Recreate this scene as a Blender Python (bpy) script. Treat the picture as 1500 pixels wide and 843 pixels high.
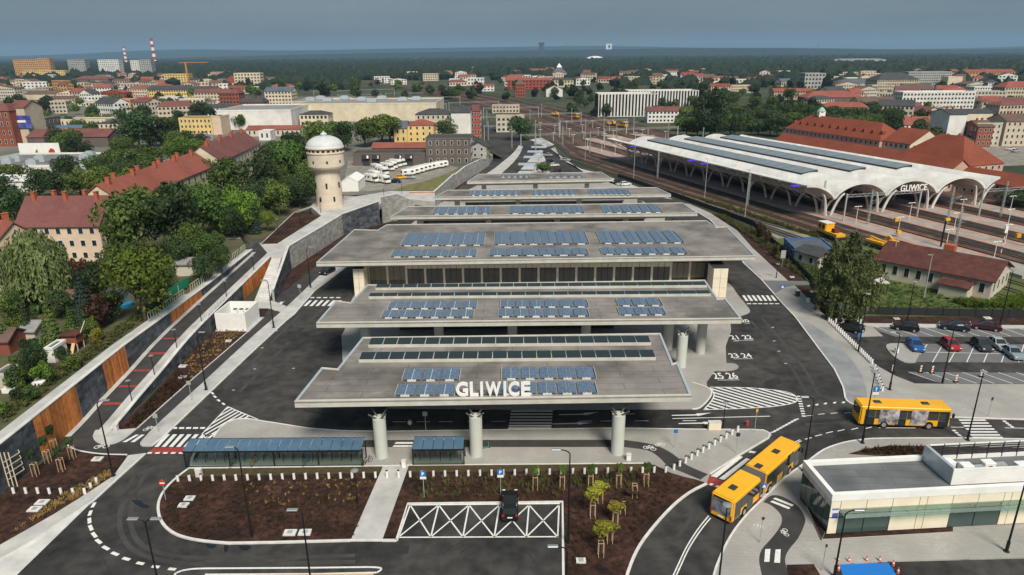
import bpy, bmesh, math, random
import numpy as np
from mathutils import Vector, Matrix
R = random.Random(7)
for o in list(bpy.data.objects): bpy.data.objects.remove(o)
SC = bpy.context.scene
COL = SC.collection
# ---------------------------------------------------------------- camera
H = 46.3; TH = math.radians(18.9); PH = math.radians(0.46); FPX = 1000.0
FW = Vector((0, math.cos(TH), -math.sin(TH))); R0 = Vector((1, 0, 0)); U0 = Vector((0, math.sin(TH), math.cos(TH)))
RT = R0*math.cos(PH) - U0*math.sin(PH); UP = R0*math.sin(PH) + U0*math.cos(PH)
CAM = Vector((0, 0, H))
cd = bpy.data.cameras.new('camera'); cam = bpy.data.objects.new('camera', cd); COL.objects.link(cam)
cd.sensor_width = 36; cd.lens = 24; cd.clip_end = 60000; cd.clip_start = 0.5
cam.matrix_world = Matrix(((RT.x, UP.x, -FW.x, 0), (RT.y, UP.y, -FW.y, 0), (RT.z, UP.z, -FW.z, H), (0, 0, 0, 1)))
SC.camera = cam
# ---------------------------------------------------------------- world, sun, exposure
SUN_EL, SUN_AZ = math.radians(49), math.radians(160)      # azimuth clockwise from +Y (the view direction): behind the camera, a little right
w = bpy.data.worlds.new('World'); SC.world = w; w.use_nodes = True
nt = w.node_tree; N = nt.nodes; L = nt.links
for n in list(N): N.remove(n)
out = N.new('ShaderNodeOutputWorld'); bg = N.new('ShaderNodeBackground'); sky = N.new('ShaderNodeTexSky')
sky.sky_type = 'NISHITA'; sky.sun_disc = False; sky.sun_elevation = SUN_EL; sky.sun_rotation = SUN_AZ
sky.altitude = 200; sky.air_density = 1.6; sky.dust_density = 3; sky.ozone_density = 2.5
tc = N.new('ShaderNodeTexCoord'); mp = N.new('ShaderNodeMapping'); mp.inputs['Scale'].default_value = (1.2, 1.2, 7)
nz = N.new('ShaderNodeTexNoise'); nz.inputs['Scale'].default_value = 1.6; nz.inputs['Detail'].default_value = 5; nz.inputs['Roughness'].default_value = .55
cr = N.new('ShaderNodeValToRGB')
cr.color_ramp.elements[0].position = .32; cr.color_ramp.elements[0].color = (.58, .88, 1.14, 1)
cr.color_ramp.elements[1].position = .72; cr.color_ramp.elements[1].color = (.86, 1.18, 1.42, 1)
mx = N.new('ShaderNodeMixRGB'); mx.inputs[0].default_value = .93
L.new(tc.outputs['Generated'], mp.inputs['Vector']); L.new(mp.outputs['Vector'], nz.inputs['Vector']); L.new(nz.outputs['Fac'], cr.inputs['Fac'])
L.new(sky.outputs['Color'], mx.inputs[1]); L.new(cr.outputs['Color'], mx.inputs[2])
L.new(mx.outputs['Color'], bg.inputs['Color']); bg.inputs['Strength'].default_value = .10; L.new(bg.outputs['Background'], out.inputs['Surface'])
sd = bpy.data.lights.new('sun', 'SUN'); sd.energy = 2.4; sd.angle = math.radians(20); sd.color = (1, .925, .80)
so = bpy.data.objects.new('sun', sd); COL.objects.link(so)
sdir = Vector((math.sin(SUN_AZ)*math.cos(SUN_EL), math.cos(SUN_AZ)*math.cos(SUN_EL), math.sin(SUN_EL)))
so.rotation_euler = sdir.to_track_quat('Z', 'Y').to_euler(); so.location = (0, -20, 90)
vs = SC.view_settings; vs.view_transform = 'Standard'; vs.look = 'None'; vs.gamma = 1; vs.use_curve_mapping = False; vs.exposure = 1.0
# ---------------------------------------------------------------- from picture points to points of the place
def ray(px, py): return FW*FPX + RT*(px-750) + UP*(421.5-py)
def G(px, py, z=0.):
    d = ray(px, py); t = (z-H)/d.z; return CAM + d*t
def GY(px, py, Y):
    d = ray(px, py); return CAM + d*(Y/d.y)
def GL(px, py, A, B):
    d = ray(px, py); nx, ny = -(B.y-A.y), (B.x-A.x)
    t = (A.x*nx + A.y*ny)/(d.x*nx + d.y*ny); return CAM + d*t
def zc(P): return (P-CAM).dot(FW)
def hgt(px, yb, yt, z0=0.):
    P = G(px, yb, z0); return GY(px, yt, P.y).z - z0
# ---------------------------------------------------------------- materials
MATS = {}
def mat(name, col, col2=None, scale=.3, rough=.8, metal=0., bump=0., bscale=8., kind='noise', lo=.35, hi=.65, trans=0., emit=None, brick=None, spec=.3, detail=5, rnd=0., det2=None):
    if name in MATS: return MATS[name]
    m = bpy.data.materials.new(name); m.use_nodes = True; t = m.node_tree; n = t.nodes; l = t.links
    b = n['Principled BSDF']; b.inputs['Roughness'].default_value = rough; b.inputs['Metallic'].default_value = metal
    b.inputs['Specular IOR Level'].default_value = spec
    g = n.new('ShaderNodeNewGeometry'); c = None
    def rgb(v): return (v[0], v[1], v[2], 1)
    if col2:
        if kind == 'noise':
            tx = n.new('ShaderNodeTexNoise'); tx.inputs['Scale'].default_value = scale; tx.inputs['Detail'].default_value = detail; tx.inputs['Roughness'].default_value = .62
            l.new(g.outputs['Position'], tx.inputs['Vector']); f = tx.outputs['Fac']
        else:
            tx = n.new('ShaderNodeTexWave'); tx.inputs['Scale'].default_value = scale; tx.bands_direction = kind[-1]; tx.inputs['Distortion'].default_value = .6
            l.new(g.outputs['Position'], tx.inputs['Vector']); f = tx.outputs['Fac']
        r = n.new('ShaderNodeValToRGB'); r.color_ramp.elements[0].position = lo; r.color_ramp.elements[1].position = hi
        r.color_ramp.elements[0].color = rgb(col); r.color_ramp.elements[1].color = rgb(col2); l.new(f, r.inputs['Fac']); c = r.outputs['Color']
    if brick:
        bw, bh, mo, mc, rot = brick
        br = n.new('ShaderNodeTexBrick'); br.inputs['Scale'].default_value = 1; br.inputs['Brick Width'].default_value = bw; br.inputs['Row Height'].default_value = bh; br.inputs['Mortar Size'].default_value = mo
        mpn = n.new('ShaderNodeMapping'); mpn.inputs['Rotation'].default_value = rot; l.new(g.outputs['Position'], mpn.inputs['Vector']); l.new(mpn.outputs['Vector'], br.inputs['Vector'])
        if c: l.new(c, br.inputs['Color1'])
        else: br.inputs['Color1'].default_value = rgb(col)
        br.inputs['Color2'].default_value = rgb([x*.82 for x in (col2 or col)]); br.inputs['Mortar'].default_value = rgb(mc); c = br.outputs['Color']
    if det2:                                            # a second, coarser stain layer
        sc2, dark, lo2, hi2 = det2
        t2 = n.new('ShaderNodeTexNoise'); t2.inputs['Scale'].default_value = sc2; t2.inputs['Detail'].default_value = 4; l.new(g.outputs['Position'], t2.inputs['Vector'])
        r2 = n.new('ShaderNodeMapRange'); r2.inputs[1].default_value = lo2; r2.inputs[2].default_value = hi2; r2.inputs[3].default_value = dark; r2.inputs[4].default_value = 1; l.new(t2.outputs['Fac'], r2.inputs[0])
        mm = n.new('ShaderNodeMixRGB'); mm.blend_type = 'MULTIPLY'; mm.inputs[0].default_value = 1
        if c: l.new(c, mm.inputs[1])
        else: mm.inputs[1].default_value = rgb(col)
        l.new(r2.outputs[0], mm.inputs[2]); c = mm.outputs['Color']
    if rnd:
        oi = n.new('ShaderNodeObjectInfo'); hs = n.new('ShaderNodeHueSaturation'); mr = n.new('ShaderNodeMapRange')
        mr.inputs[3].default_value = 1-rnd; mr.inputs[4].default_value = 1+rnd; l.new(oi.outputs['Random'], mr.inputs[0]); l.new(mr.outputs[0], hs.inputs['Value'])
        if c: l.new(c, hs.inputs['Color'])
        else: hs.inputs['Color'].default_value = rgb(col)
        c = hs.outputs['Color']
    if c: l.new(c, b.inputs['Base Color'])
    else: b.inputs['Base Color'].default_value = rgb(col)
    if bump:
        bn = n.new('ShaderNodeTexNoise'); bn.inputs['Scale'].default_value = bscale; bn.inputs['Detail'].default_value = 4; l.new(g.outputs['Position'], bn.inputs['Vector'])
        bp = n.new('ShaderNodeBump'); bp.inputs['Strength'].default_value = bump; bp.inputs['Distance'].default_value = .1; l.new(bn.outputs['Fac'], bp.inputs['Height']); l.new(bp.outputs['Normal'], b.inputs['Normal'])
    if trans: b.inputs['Transmission Weight'].default_value = trans
    if emit: b.inputs['Emission Color'].default_value = rgb(emit[:3]); b.inputs['Emission Strength'].default_value = emit[3]
    MATS[name] = m; return m
def thinglass(name, tint, k):
    m = bpy.data.materials.new(name); m.use_nodes = True; t = m.node_tree; n = t.nodes; n.remove(n['Principled BSDF']); tr = n.new('ShaderNodeBsdfTransparent'); tr.inputs[0].default_value = (*tint, 1); gl = n.new('ShaderNodeBsdfGlossy'); gl.inputs[0].default_value = (.8,.85,.85,1); gl.inputs['Roughness'].default_value = .08
    ms = n.new('ShaderNodeMixShader'); ms.inputs[0].default_value = k; t.links.new(tr.outputs[0], ms.inputs[1]); t.links.new(gl.outputs[0], ms.inputs[2]); t.links.new(ms.outputs[0], n['Material Output'].inputs['Surface']); MATS[name] = m
def leafmat(name, c1, c2, c3):
    m = bpy.data.materials.new(name); m.use_nodes = True; t = m.node_tree; n = t.nodes; l = t.links; b = n['Principled BSDF']
    b.inputs['Roughness'].default_value = .65; b.inputs['Specular IOR Level'].default_value = .25
    g = n.new('ShaderNodeNewGeometry'); tx = n.new('ShaderNodeTexNoise'); tx.inputs['Scale'].default_value = .45; tx.inputs['Detail'].default_value = 6; tx.inputs['Roughness'].default_value = .75
    l.new(g.outputs['Position'], tx.inputs['Vector'])
    r = n.new('ShaderNodeValToRGB'); e = r.color_ramp.elements; e[0].position = .3; e[1].position = .72; e[0].color = (*c1, 1); e[1].color = (*c3, 1)
    k = e.new(.5); k.color = (*c2, 1); l.new(tx.outputs['Fac'], r.inputs['Fac'])
    oi = n.new('ShaderNodeObjectInfo'); hs = n.new('ShaderNodeHueSaturation')
    mr = n.new('ShaderNodeMapRange'); mr.inputs[3].default_value = .7; mr.inputs[4].default_value = 1.3; l.new(oi.outputs['Random'], mr.inputs[0]); l.new(mr.outputs[0], hs.inputs['Value'])
    m2 = n.new('ShaderNodeMath'); m2.operation = 'MULTIPLY'; m2.inputs[1].default_value = 7.31; l.new(oi.outputs['Random'], m2.inputs[0])
    m3 = n.new('ShaderNodeMath'); m3.operation = 'FRACT'; l.new(m2.outputs[0], m3.inputs[0])
    mh = n.new('ShaderNodeMapRange'); mh.inputs[3].default_value = .475; mh.inputs[4].default_value = .515; l.new(m3.outputs[0], mh.inputs[0]); l.new(mh.outputs[0], hs.inputs['Hue'])
    l.new(r.outputs['Color'], hs.inputs['Color']); l.new(hs.outputs['Color'], b.inputs['Base Color'])
    tr = n.new('ShaderNodeBsdfTranslucent'); l.new(hs.outputs['Color'], tr.inputs['Color']); ms = n.new('ShaderNodeMixShader'); ms.inputs[0].default_value = .22
    l.new(b.outputs[0], ms.inputs[1]); l.new(tr.outputs[0], ms.inputs[2]); l.new(ms.outputs[0], n['Material Output'].inputs['Surface'])
    MATS[name] = m; return m
# ---------------------------------------------------------------- mesh builder and objects
class MB:
    def __init__(s): s.v = []; s.f = []; s.m = []
    def add(s, vs, fs, mi=0):
        o = len(s.v); s.v += [tuple(p) for p in vs]; s.f += [tuple(i+o for i in f) for f in fs]; s.m += [mi]*len(fs); return s
    def box(s, x0, x1, y0, y1, z0, z1, mi=0):
        return s.add([(x0,y0,z0),(x1,y0,z0),(x1,y1,z0),(x0,y1,z0),(x0,y0,z1),(x1,y0,z1),(x1,y1,z1),(x0,y1,z1)], [(0,3,2,1),(4,5,6,7),(0,1,5,4),(1,2,6,5),(2,3,7,6),(3,0,4,7)], mi)
    def hexa(s, b, t, mi=0):                             # four bottom and four top points
        return s.add(list(b)+list(t), [(3,2,1,0),(4,5,6,7),(0,1,5,4),(1,2,6,5),(2,3,7,6),(3,0,4,7)], mi)
    def bar(s, a, b, wd, ht, mi=0):                      # a box from a to b
        a = Vector(a); b = Vector(b); d = (b-a).normalized(); up = Vector((0,0,1)) if abs(d.z) < .98 else Vector((0,1,0))
        r = d.cross(up).normalized()*(wd/2); u = r.cross(d).normalized()*(ht/2)
        return s.hexa([a-r-u, a+r-u, a+r+u, a-r+u], [b-r-u, b+r-u, b+r+u, b-r+u], mi)
    def cyl(s, a, b, r0, r1=None, n=8, mi=0, cap=True):
        a = Vector(a); b = Vector(b); r1 = r0 if r1 is None else r1; d = (b-a).normalized()
        q = Vector((1,0,0)) if abs(d.x) < .9 else Vector((0,1,0)); e = d.cross(q).normalized(); f = d.cross(e)
        vs = []
        for i in range(n):
            t = 2*math.pi*i/n; w_ = e*math.cos(t)+f*math.sin(t); vs.append(a+w_*r0)
        for i in range(n):
            t = 2*math.pi*i/n; w_ = e*math.cos(t)+f*math.sin(t); vs.append(b+w_*r1)
        fs = [(i, i+n, (i+1)%n+n, (i+1)%n) for i in range(n)]
        if cap: fs += [tuple(range(n)), tuple(range(2*n-1, n-1, -1))]
        return s.add(vs, fs, mi)
    def lathe(s, prof, n=24, c=(0,0,0), mi=0):
        vs = []
        for r, z in prof:
            for i in range(n): t = 2*math.pi*i/n; vs.append((c[0]+r*math.cos(t), c[1]+r*math.sin(t), c[2]+z))
        fs = [(k*n+i, k*n+(i+1)%n, (k+1)*n+(i+1)%n, (k+1)*n+i) for k in range(len(prof)-1) for i in range(n)]
        fs += [tuple(range(n-1, -1, -1)), tuple(range((len(prof)-1)*n, len(prof)*n))]
        return s.add(vs, fs, mi)
    def prism(s, poly, z0, z1, mi=0, mside=None):        # poly: points (x, y[, z added]); z0 < z1
        bm = bmesh.new(); pts = [Vector((p[0], p[1], 0)) for p in poly]
        ar = sum(pts[i].x*pts[(i+1)%len(pts)].y - pts[(i+1)%len(pts)].x*pts[i].y for i in range(len(pts)))
        if ar < 0: pts = pts[::-1]
        vs = [bm.verts.new(p) for p in pts]; f = bm.faces.new(vs); f.normal_update(); bmesh.ops.triangulate(bm, faces=[f]); bm.verts.index_update()
        tri = [tuple(v.index for v in ff.verts) for ff in bm.faces]; bm.free(); n = len(pts)
        s.add([(p.x, p.y, z1) for p in pts], tri, mi)
        if z0 is not None:
            s.add([(p.x, p.y, z0) for p in pts]+[(p.x, p.y, z1) for p in pts], [(i, (i+1)%n, (i+1)%n+n, i+n) for i in range(n)], mi if mside is None else mside)
        return s
    def sweep(s, pts, wd, z0, z1, mi=0, closed=False):   # a kerb along points; z from pt.z if 3-D and z0 is relative
        P = [Vector(p) for p in pts]; n = len(P); Lr = []
        for i in range(n):
            a = P[(i-1) % n] if (closed or i) else P[i]; b = P[(i+1) % n] if (closed or i < n-1) else P[i]
            d = (b-a); d.z = 0; d.normalize(); q = Vector((-d.y, d.x, 0))*(wd/2); Lr.append((P[i]-q, P[i]+q))
        for i in range(n if closed else n-1):
            a, b = Lr[i]; c, d = Lr[(i+1) % n]
            z = lambda p, h: (p.x, p.y, p.z+h)
            s.hexa([z(a,z0), z(c,z0), z(d,z0), z(b,z0)][::-1], [z(a,z1), z(c,z1), z(d,z1), z(b,z1)][::-1], mi)
        return s
    def mesh(s, name, mats, org=(0,0,0), smooth=False):
        me = bpy.data.meshes.new(name); ox, oy, oz = org
        me.from_pydata([(x-ox, y-oy, z-oz) for x, y, z in s.v], [], s.f)
        mats = mats if isinstance(mats, (list, tuple)) else [mats]
        for m in mats: me.materials.append(MATS[m] if isinstance(m, str) else m)
        if len(mats) > 1: me.polygons.foreach_set('material_index', s.m)
        if smooth: me.polygons.foreach_set('use_smooth', [True]*len(me.polygons))
        me.update(); return me
ORG = {}
def link(name, data, parent=None, loc=None, rz=0):
    o = bpy.data.objects.new(name, data); COL.objects.link(o)
    if parent: o.parent = parent
    if loc is not None: o.location = loc
    if rz: o.rotation_euler = (0, 0, rz)
    return o
def tag(o, label=None, cat=None, group=None, kind=None):
    for k, v in (('label', label), ('category', cat), ('group', group), ('kind', kind)):
        if v: o[k] = v
    return o
def thing(name, label, cat, loc=(0,0,0), rz=0, group=None):
    o = link(name, None, None, loc, rz); o.empty_display_size = .3; ORG[o.name] = tuple(loc); return tag(o, label, cat, group)
def part(name, mb, mats, parent, smooth=False, local=False, kind=None, label=None):   # local: the builder's points are in the parent's own frame
    org = (0,0,0) if local else ORG.get(parent.name, (0,0,0))
    o = link(name, mb.mesh(name, mats, org, smooth), parent); ORG[o.name] = org; return tag(o, label, None, None, kind)
def solo(name, mb, mats, label=None, cat=None, loc=None, group=None, kind=None, smooth=False):
    if loc is None: loc = (0,0,0)
    o = link(name, mb.mesh(name, mats, loc, smooth), None, loc); ORG[o.name] = tuple(loc); return tag(o, label, cat, group, kind)
KIDS = {}
def kids(o):
    return [c for c in bpy.data.objects if c.parent == o] if o.name not in KIDS else KIDS[o.name]
def freeze(o):                                            # remember the children so that copying stays quick
    KIDS[o.name] = list(o.children)
    for c in o.children: KIDS[c.name] = list(c.children)
    return o
def dup(o, loc=None, rz=None, label=None, group=None, scale=None, parent=None, mats=None):
    c = o.copy(); COL.objects.link(c); c.parent = parent
    if loc is not None: c.location = loc
    if rz is not None: c.rotation_euler = (0, 0, rz)
    if scale: c.scale = scale if isinstance(scale, (tuple, list)) else (scale,)*3
    if label: c['label'] = label
    if group: c['group'] = group
    for k in KIDS.get(o.name, []): dup(k, parent=c)
    return c
def swapmat(o, a, b):                                     # another paint on a copy
    def rec(x):
        if x.type == 'MESH':
            for i, sl in enumerate(x.material_slots):
                if sl.material and sl.material.name == a:
                    sl.link = 'OBJECT'; sl.material = MATS[b]
        for k in x.children: rec(k)
    rec(o)
def px(pts, z=0.): return [G(x, y, z) for x, y in pts]
def smoothpts(pts, n=4):                                  # Catmull-Rom through picture points
    out_ = []
    for i in range(len(pts)-1):
        p0 = pts[max(i-1,0)]; p1 = pts[i]; p2 = pts[i+1]; p3 = pts[min(i+2,len(pts)-1)]
        for k in range(n):
            t = k/n
            out_.append(tuple(.5*((2*p1[j])+(-p0[j]+p2[j])*t+(2*p0[j]-5*p1[j]+4*p2[j]-p3[j])*t*t+(-p0[j]+3*p1[j]-3*p2[j]+p3[j])*t**3) for j in (0,1)))
    return out_+[tuple(pts[-1])]
def textmesh(txt, size=1., depth=.1, ext=0.):
    c = bpy.data.curves.new('lettering', 'FONT'); c.body = txt; c.size = size; c.extrude = depth/2; c.offset = ext; c.align_x = 'LEFT'
    o = bpy.data.objects.new('lettering', c); COL.objects.link(o); dg = bpy.context.evaluated_depsgraph_get(); dg.update()
    me = bpy.data.meshes.new_from_object(o.evaluated_get(dg)); bpy.data.objects.remove(o); bpy.data.curves.remove(c); return me
def textfit(me, wd, ht):                                   # scale lettering to a size, origin at its lower left
    a = np.empty(len(me.vertices)*3); me.vertices.foreach_get('co', a); a = a.reshape(-1,3)
    mn = a.min(0); mxx = a.max(0); s_ = (wd/(mxx[0]-mn[0]), ht/(mxx[1]-mn[1]))
    a[:,0] = (a[:,0]-mn[0])*s_[0]; a[:,1] = (a[:,1]-mn[1])*s_[1]; me.vertices.foreach_set('co', a.ravel()); me.update(); return me
# ---------------------------------------------------------------- materials of the place
mat('asphalt', (.026,.026,.027), (.092,.086,.080), scale=.075, rough=.85, bump=.25, bscale=18, lo=.36, hi=.74, detail=12, det2=(.6, .62, .3, .62), spec=.25)
mat('asphalt_patch', (.024,.024,.025), (.034,.033,.033), scale=.6, rough=.9)
mat('asphalt_worn', (.038,.037,.036), (.066,.063,.06), scale=.25, rough=.85)
mat('asphalt_path', (.035,.033,.034), (.055,.052,.052), scale=.4, rough=.9, bump=.2, bscale=18)
mat('wet_asphalt', (.012,.013,.016), rough=.25, spec=.5)
mat('stall_paving', (.13,.13,.135), (.19,.19,.195), scale=.5, rough=.85, brick=(.2,.1,.008,(.1,.1,.1),(0,0,0)))
mat('paver', (.34,.325,.305), (.45,.435,.41), scale=.35, rough=.85, brick=(.4,.2,.012,(.24,.23,.22),(0,0,0)), det2=(.09, .78, .35, .62), bump=.1)
mat('concrete', (.42,.415,.405), (.53,.52,.50), scale=.5, rough=.8, det2=(.2,.8,.3,.6), bump=.12)
mat('concrete_light', (.55,.545,.53), (.66,.65,.63), scale=.6, rough=.75, det2=(.3,.85,.3,.6))
mat('cobble_blue', (.26,.275,.30), (.36,.375,.40), scale=.6, rough=.8, brick=(.18,.1,.012,(.2,.2,.21),(0,0,.6)), det2=(.15,.75,.35,.6), bump=.15)
mat('kerb', (.55,.54,.52), (.68,.67,.65), scale=1.2, rough=.8)
mat('mulch', (.012,.0055,.004), (.105,.047,.032), scale=1.5, rough=.95, bump=.9, bscale=5, lo=.32, hi=.74, detail=11, det2=(.32,.42,.36,.62))
mat('mulch_grass', (.045,.04,.015), (.085,.06,.03), scale=1.6, rough=.95, bump=.8, bscale=6)
mat('grass', (.045,.075,.02), (.12,.135,.04), scale=.25, rough=.95, bump=.7, bscale=3, detail=8)
mat('dry_grass', (.10,.11,.035), (.20,.17,.07), scale=.4, rough=.95, bump=.5, bscale=3, detail=8)
mat('garden_soil', (.05,.065,.022), (.12,.10,.06), scale=.22, rough=.95, bump=.6, bscale=3, detail=9)
mat('land', (.028,.045,.02), (.075,.075,.045), scale=.012, rough=1, detail=10)
mat('town_ground', (.10,.105,.085), (.20,.185,.16), scale=.03, rough=.95, detail=10)
mat('ballast', (.06,.036,.026), (.17,.105,.075), scale=.35, rough=.95, bump=.6, bscale=5, detail=9, det2=(.07,.6,.35,.6))
mat('gravel_yard', (.17,.155,.135), (.28,.26,.23), scale=.3, rough=.95, bump=.3)
mat('white_paint', (.60,.60,.59), (.76,.76,.74), scale=3, rough=.7, detail=8)
mat('red_paint', (.24,.035,.03), (.33,.06,.05), scale=2, rough=.75)
mat('steel', (.42,.43,.44), rough=.45, metal=.6)
mat('galvanised', (.38,.40,.41), (.48,.5,.5), scale=2, rough=.5, metal=.3)
mat('black_metal', (.012,.012,.014), rough=.45)
mat('dark_metal', (.04,.042,.045), rough=.5)
mat('rail', (.16,.13,.11), rough=.35, metal=.7)
mat('sleeper', (.10,.085,.07), rough=.9)
mat('glass', (.02,.028,.03), rough=.06, spec=.8)
mat('glass_green', (.05,.085,.08), rough=.08, spec=.8)
mat('glass_clear', (.62,.72,.70), rough=.05, trans=.85)
mat('white', (.74,.74,.72), (.82,.82,.80), scale=.8, rough=.5)
mat('sign_blue', (.02,.16,.50), rough=.5)
mat('rubber', (.012,.012,.012), rough=.8)
# ---------------------------------------------------------------- ground
g = MB().add([(-16000,-300,-.12),(16000,-300,-.12),(16000,15000,-.12),(-16000,15000,-.12)], [(0,1,2,3)])
ground = solo('ground', g, 'land', kind='structure')
def sheet(name, pts, z, m, z0=None, kind='structure', zpx=None, mside=None):
    p = px(pts, z if zpx is None else zpx); mb = MB().prism(p, z0, z, 0, 1 if mside else None)
    o = solo(name, mb, [m, mside] if mside else m, kind=kind); return o
def kerbline(parent, pts, z1, wd=.22, z0=-.02, m='kerb', zpx=None, name='kerb'):
    p = px(pts, z1 if zpx is None else zpx); p = [Vector((q.x, q.y, 0)) for q in p]
    return part(name, MB().sweep(p, wd, z0, z1), m, parent)
road = sheet('road', [(-60,1150),(1750,1150),(1750,468),(1235,470),(1185,425),(1135,366),(1085,338),(1040,314),(985,292),(870,252),(815,222),(770,196),(735,184),(690,176),(712,205),(725,225),(715,240),(690,262),(640,300),(565,330),(505,345),(430,395),(390,450),(240,600),(100,665),(-10,770)], 0., 'asphalt', z0=-.1)
# pavements, stone aprons and planting beds with their kerbs
KZ = .12
pav_w = sheet('sidewalk', [(-80,858),(0,798),(79,753),(125,724),(166,697),(188,667),(213,664),(173,700),(137,733),(48,792),(0,819),(-100,890)], KZ, 'concrete', z0=-.05)
apr = sheet('stone_apron', [(137,733),(48,792),(0,819),(-100,890),(-80,960),(24,843)], .03, 'concrete_light', z0=-.05)
kerbline(pav_w, [(213,664),(173,700),(137,733),(48,792),(0,819)], KZ+.01)
bed_w = sheet('planting_bed', [(-60,775),(0,727),(45,690),(100,652),(120,660),(150,665),(185,666),(166,697),(125,724),(79,753),(0,798),(-80,858)], KZ+.02, 'mulch', z0=-.05)
kerbline(bed_w, smoothpts([(97,650),(105,656),(120,661),(150,665),(186,666)]), KZ+.05)
# front beds and plaza
BL = smoothpts([(275,687),(258,700),(242,716),(233,733),(232,750),(238,766),(252,779),(272,787),(300,792),(335,795)], 3)+[(400,794),(514,791)]
bed_fl = sheet('planting_bed', BL+[(561,683)], KZ, 'mulch', z0=-.05)
kerbline(bed_fl, BL, KZ+.03, wd=.28)
gs = sheet('grass_strip', [(272,690),(277,686.8),(561,683),(557,693),(262,699)], KZ+.012, 'mulch_grass', zpx=KZ)
walk = sheet('footpath', [(514,791),(560,791),(599,682),(561,683)], KZ+.004, 'concrete', z0=-.05)
BR = smoothpts([(1035,708),(1021,703),(1000,698),(978,691),(962,683),(948,679)], 3)
RB = smoothpts([(1035,708),(1010,721),(985,741),(960,768),(938,797),(924,826),(914,860),(905,910)], 3)
bed_fr = sheet('planting_bed', [(599,682)]+BR[::-1]+RB[1:]+[(826,910),(824,733),(597,736),(581,791),(560,791)], KZ, 'mulch', z0=-.05)
kerbline(bed_fr, RB, KZ+.03, wd=.28); kerbline(bed_fr, [(826,910),(824,734.5),(597,737.5),(581,791)], KZ+.03, wd=.28)
kerbline(bed_fr, [(581,791),(560,791)], KZ+.03, wd=.28); kerbline(walk, [(514,791),(560,791)], KZ+.01)
gs2 = sheet('grass_strip', [(600,682.6),(946,679.6),(964,687),(940,690),(597,692)], KZ+.012, 'mulch_grass', zpx=KZ)
PF = [(275,686.5)]+smoothpts([(313,640),(322,627),(332,619),(346,614),(364,613.5)],3)+smoothpts([(364,613.5),(400,619),(450,627),(500,631),(560,632)],3)[1:]+[(700,630),(900,627),(1040,629)]+smoothpts([(1100,629),(1119,630),(1128,634.5),(1126,641),(1079,669),(1040,694)],3)+BR+[(948,679),(599,682),(561,683)]
plaza = sheet('plaza_pavement', PF, KZ, 'paver', z0=-.05)
kerbline(plaza, [(313,640),(322,627),(332,619),(346,614),(364,613.5),(400,619),(450,627),(500,631),(560,632),(700,630),(900,627),(1040,629),(1100,629),(1119,630),(1128,634.5),(1126,641),(1079,669),(1040,694)], KZ+.012, wd=.2)
kerbline(plaza, [(275,686),(561,682.5),(599,681.5),(948,678.5)], KZ+.03, wd=.2)
sheet('bike_path', [(470,645),(913,644.5)]+smoothpts([(913,644.5),(955,651),(979,661),(995,672.5),(1007,682),(1037,695)],3)[1:]+smoothpts([(1026,703),(1002,693),(979,683),(964,669),(948,660),(913,655)],3)+[(470,655.5)], KZ+.005, 'asphalt_path')
isl = sheet('platform_pavement', [(505,483),(500,492),(502,530),(525,565),(570,598),(800,600),(1014,599)]+smoothpts([(1014,599),(1025,597),(1037,586),(1042.6,575),(1036,567)],3)[1:]+[(1035,560),(1047,543)]+smoothpts([(1060,543.5),(1075,542),(1082,538),(1077,533),(1064,532)],3)+[(1063,507),(1071,485),(1070,474)]+smoothpts([(1087,462),(1096.5,458.5),(1097.6,452.6),(1082,433.6),(1070,417),(1058,413)],3)+[(1030,385),(990,330),(950,300),(890,262),(720,262),(640,300),(600,330),(535,400),(515,440)], KZ, 'paver', z0=-.05)
part('kerb', MB().sweep([Vector((q.x,q.y,0)) for q in px(smoothpts([(1014,599),(1025,597),(1037,586),(1042.6,575),(1035.6,567),(1014,560)],3),KZ)], .2, 0, KZ+.012), 'kerb', isl)
# left: street-side path, light pavement strip, bed below the ramp
path2 = sheet('bike_path', smoothpts([(186,666),(213,664),(205,656),(205,648),(214,639),(232,620),(304,554),(368,494.6),(420,449.5),(470,402),(500,375)],2)+[(545,345),(520,345),(463,390),(399,440),(385,466),(365,484),(278,558.6),(201,627),(186,640),(170,650),(186,655)], .03, 'asphalt_path', z0=-.05)
LPL = smoothpts([(222,653.5),(209,653.5),(205,649),(214,638.5),(232,620),(304,554),(368,494.6),(420,449.5),(470,402),(515,363)], 2)
lps = sheet('sidewalk', LPL+[(540,350),(560,350),(530,372),(504.5,393),(480,410),(460.7,426),(431,460),(420,468.5),(363.5,520.7),(314,568),(264,615.6),(241,638)], KZ, 'concrete', z0=-.05)
kerbline(lps, [(222,653),(241,638),(264,615.6),(314,568),(363.5,520.7),(420,468.5),(431,460),(460.7,426),(504.5,393),(560,350)], KZ+.012)
bed_l = sheet('planting_bed', [(168,630),(201,627),(278,558.6),(365,484),(318,482.5),(283,511),(252,547),(212,589.5)], .09, 'mulch', z0=-.05)
kerbline(bed_l, [(201,627),(278,558.6),(365,484),(385,466)], .12, wd=.14)
bed_l2 = sheet('planting_bed', [(380,450),(399,441),(385,466),(381,466)], .09, 'mulch', z0=-.05)
bed_l3 = sheet('planting_bed', [(398,440),(463,390),(520,345),(560,330),(640,300),(690,262),(715,240),(720,248),(700,275),(560,345),(545,345),(427,395),(403,440)][:7]+[(715,240),(700,250),(670,270),(620,296),(556,327),(503,344),(427,394),(392,438)], .09, 'mulch', z0=-.05)
sheet('footpath', [(372,444),(399,440.5),(420,449),(411,457),(395,452),(372,452)], .11, 'concrete', z0=-.05)
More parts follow.
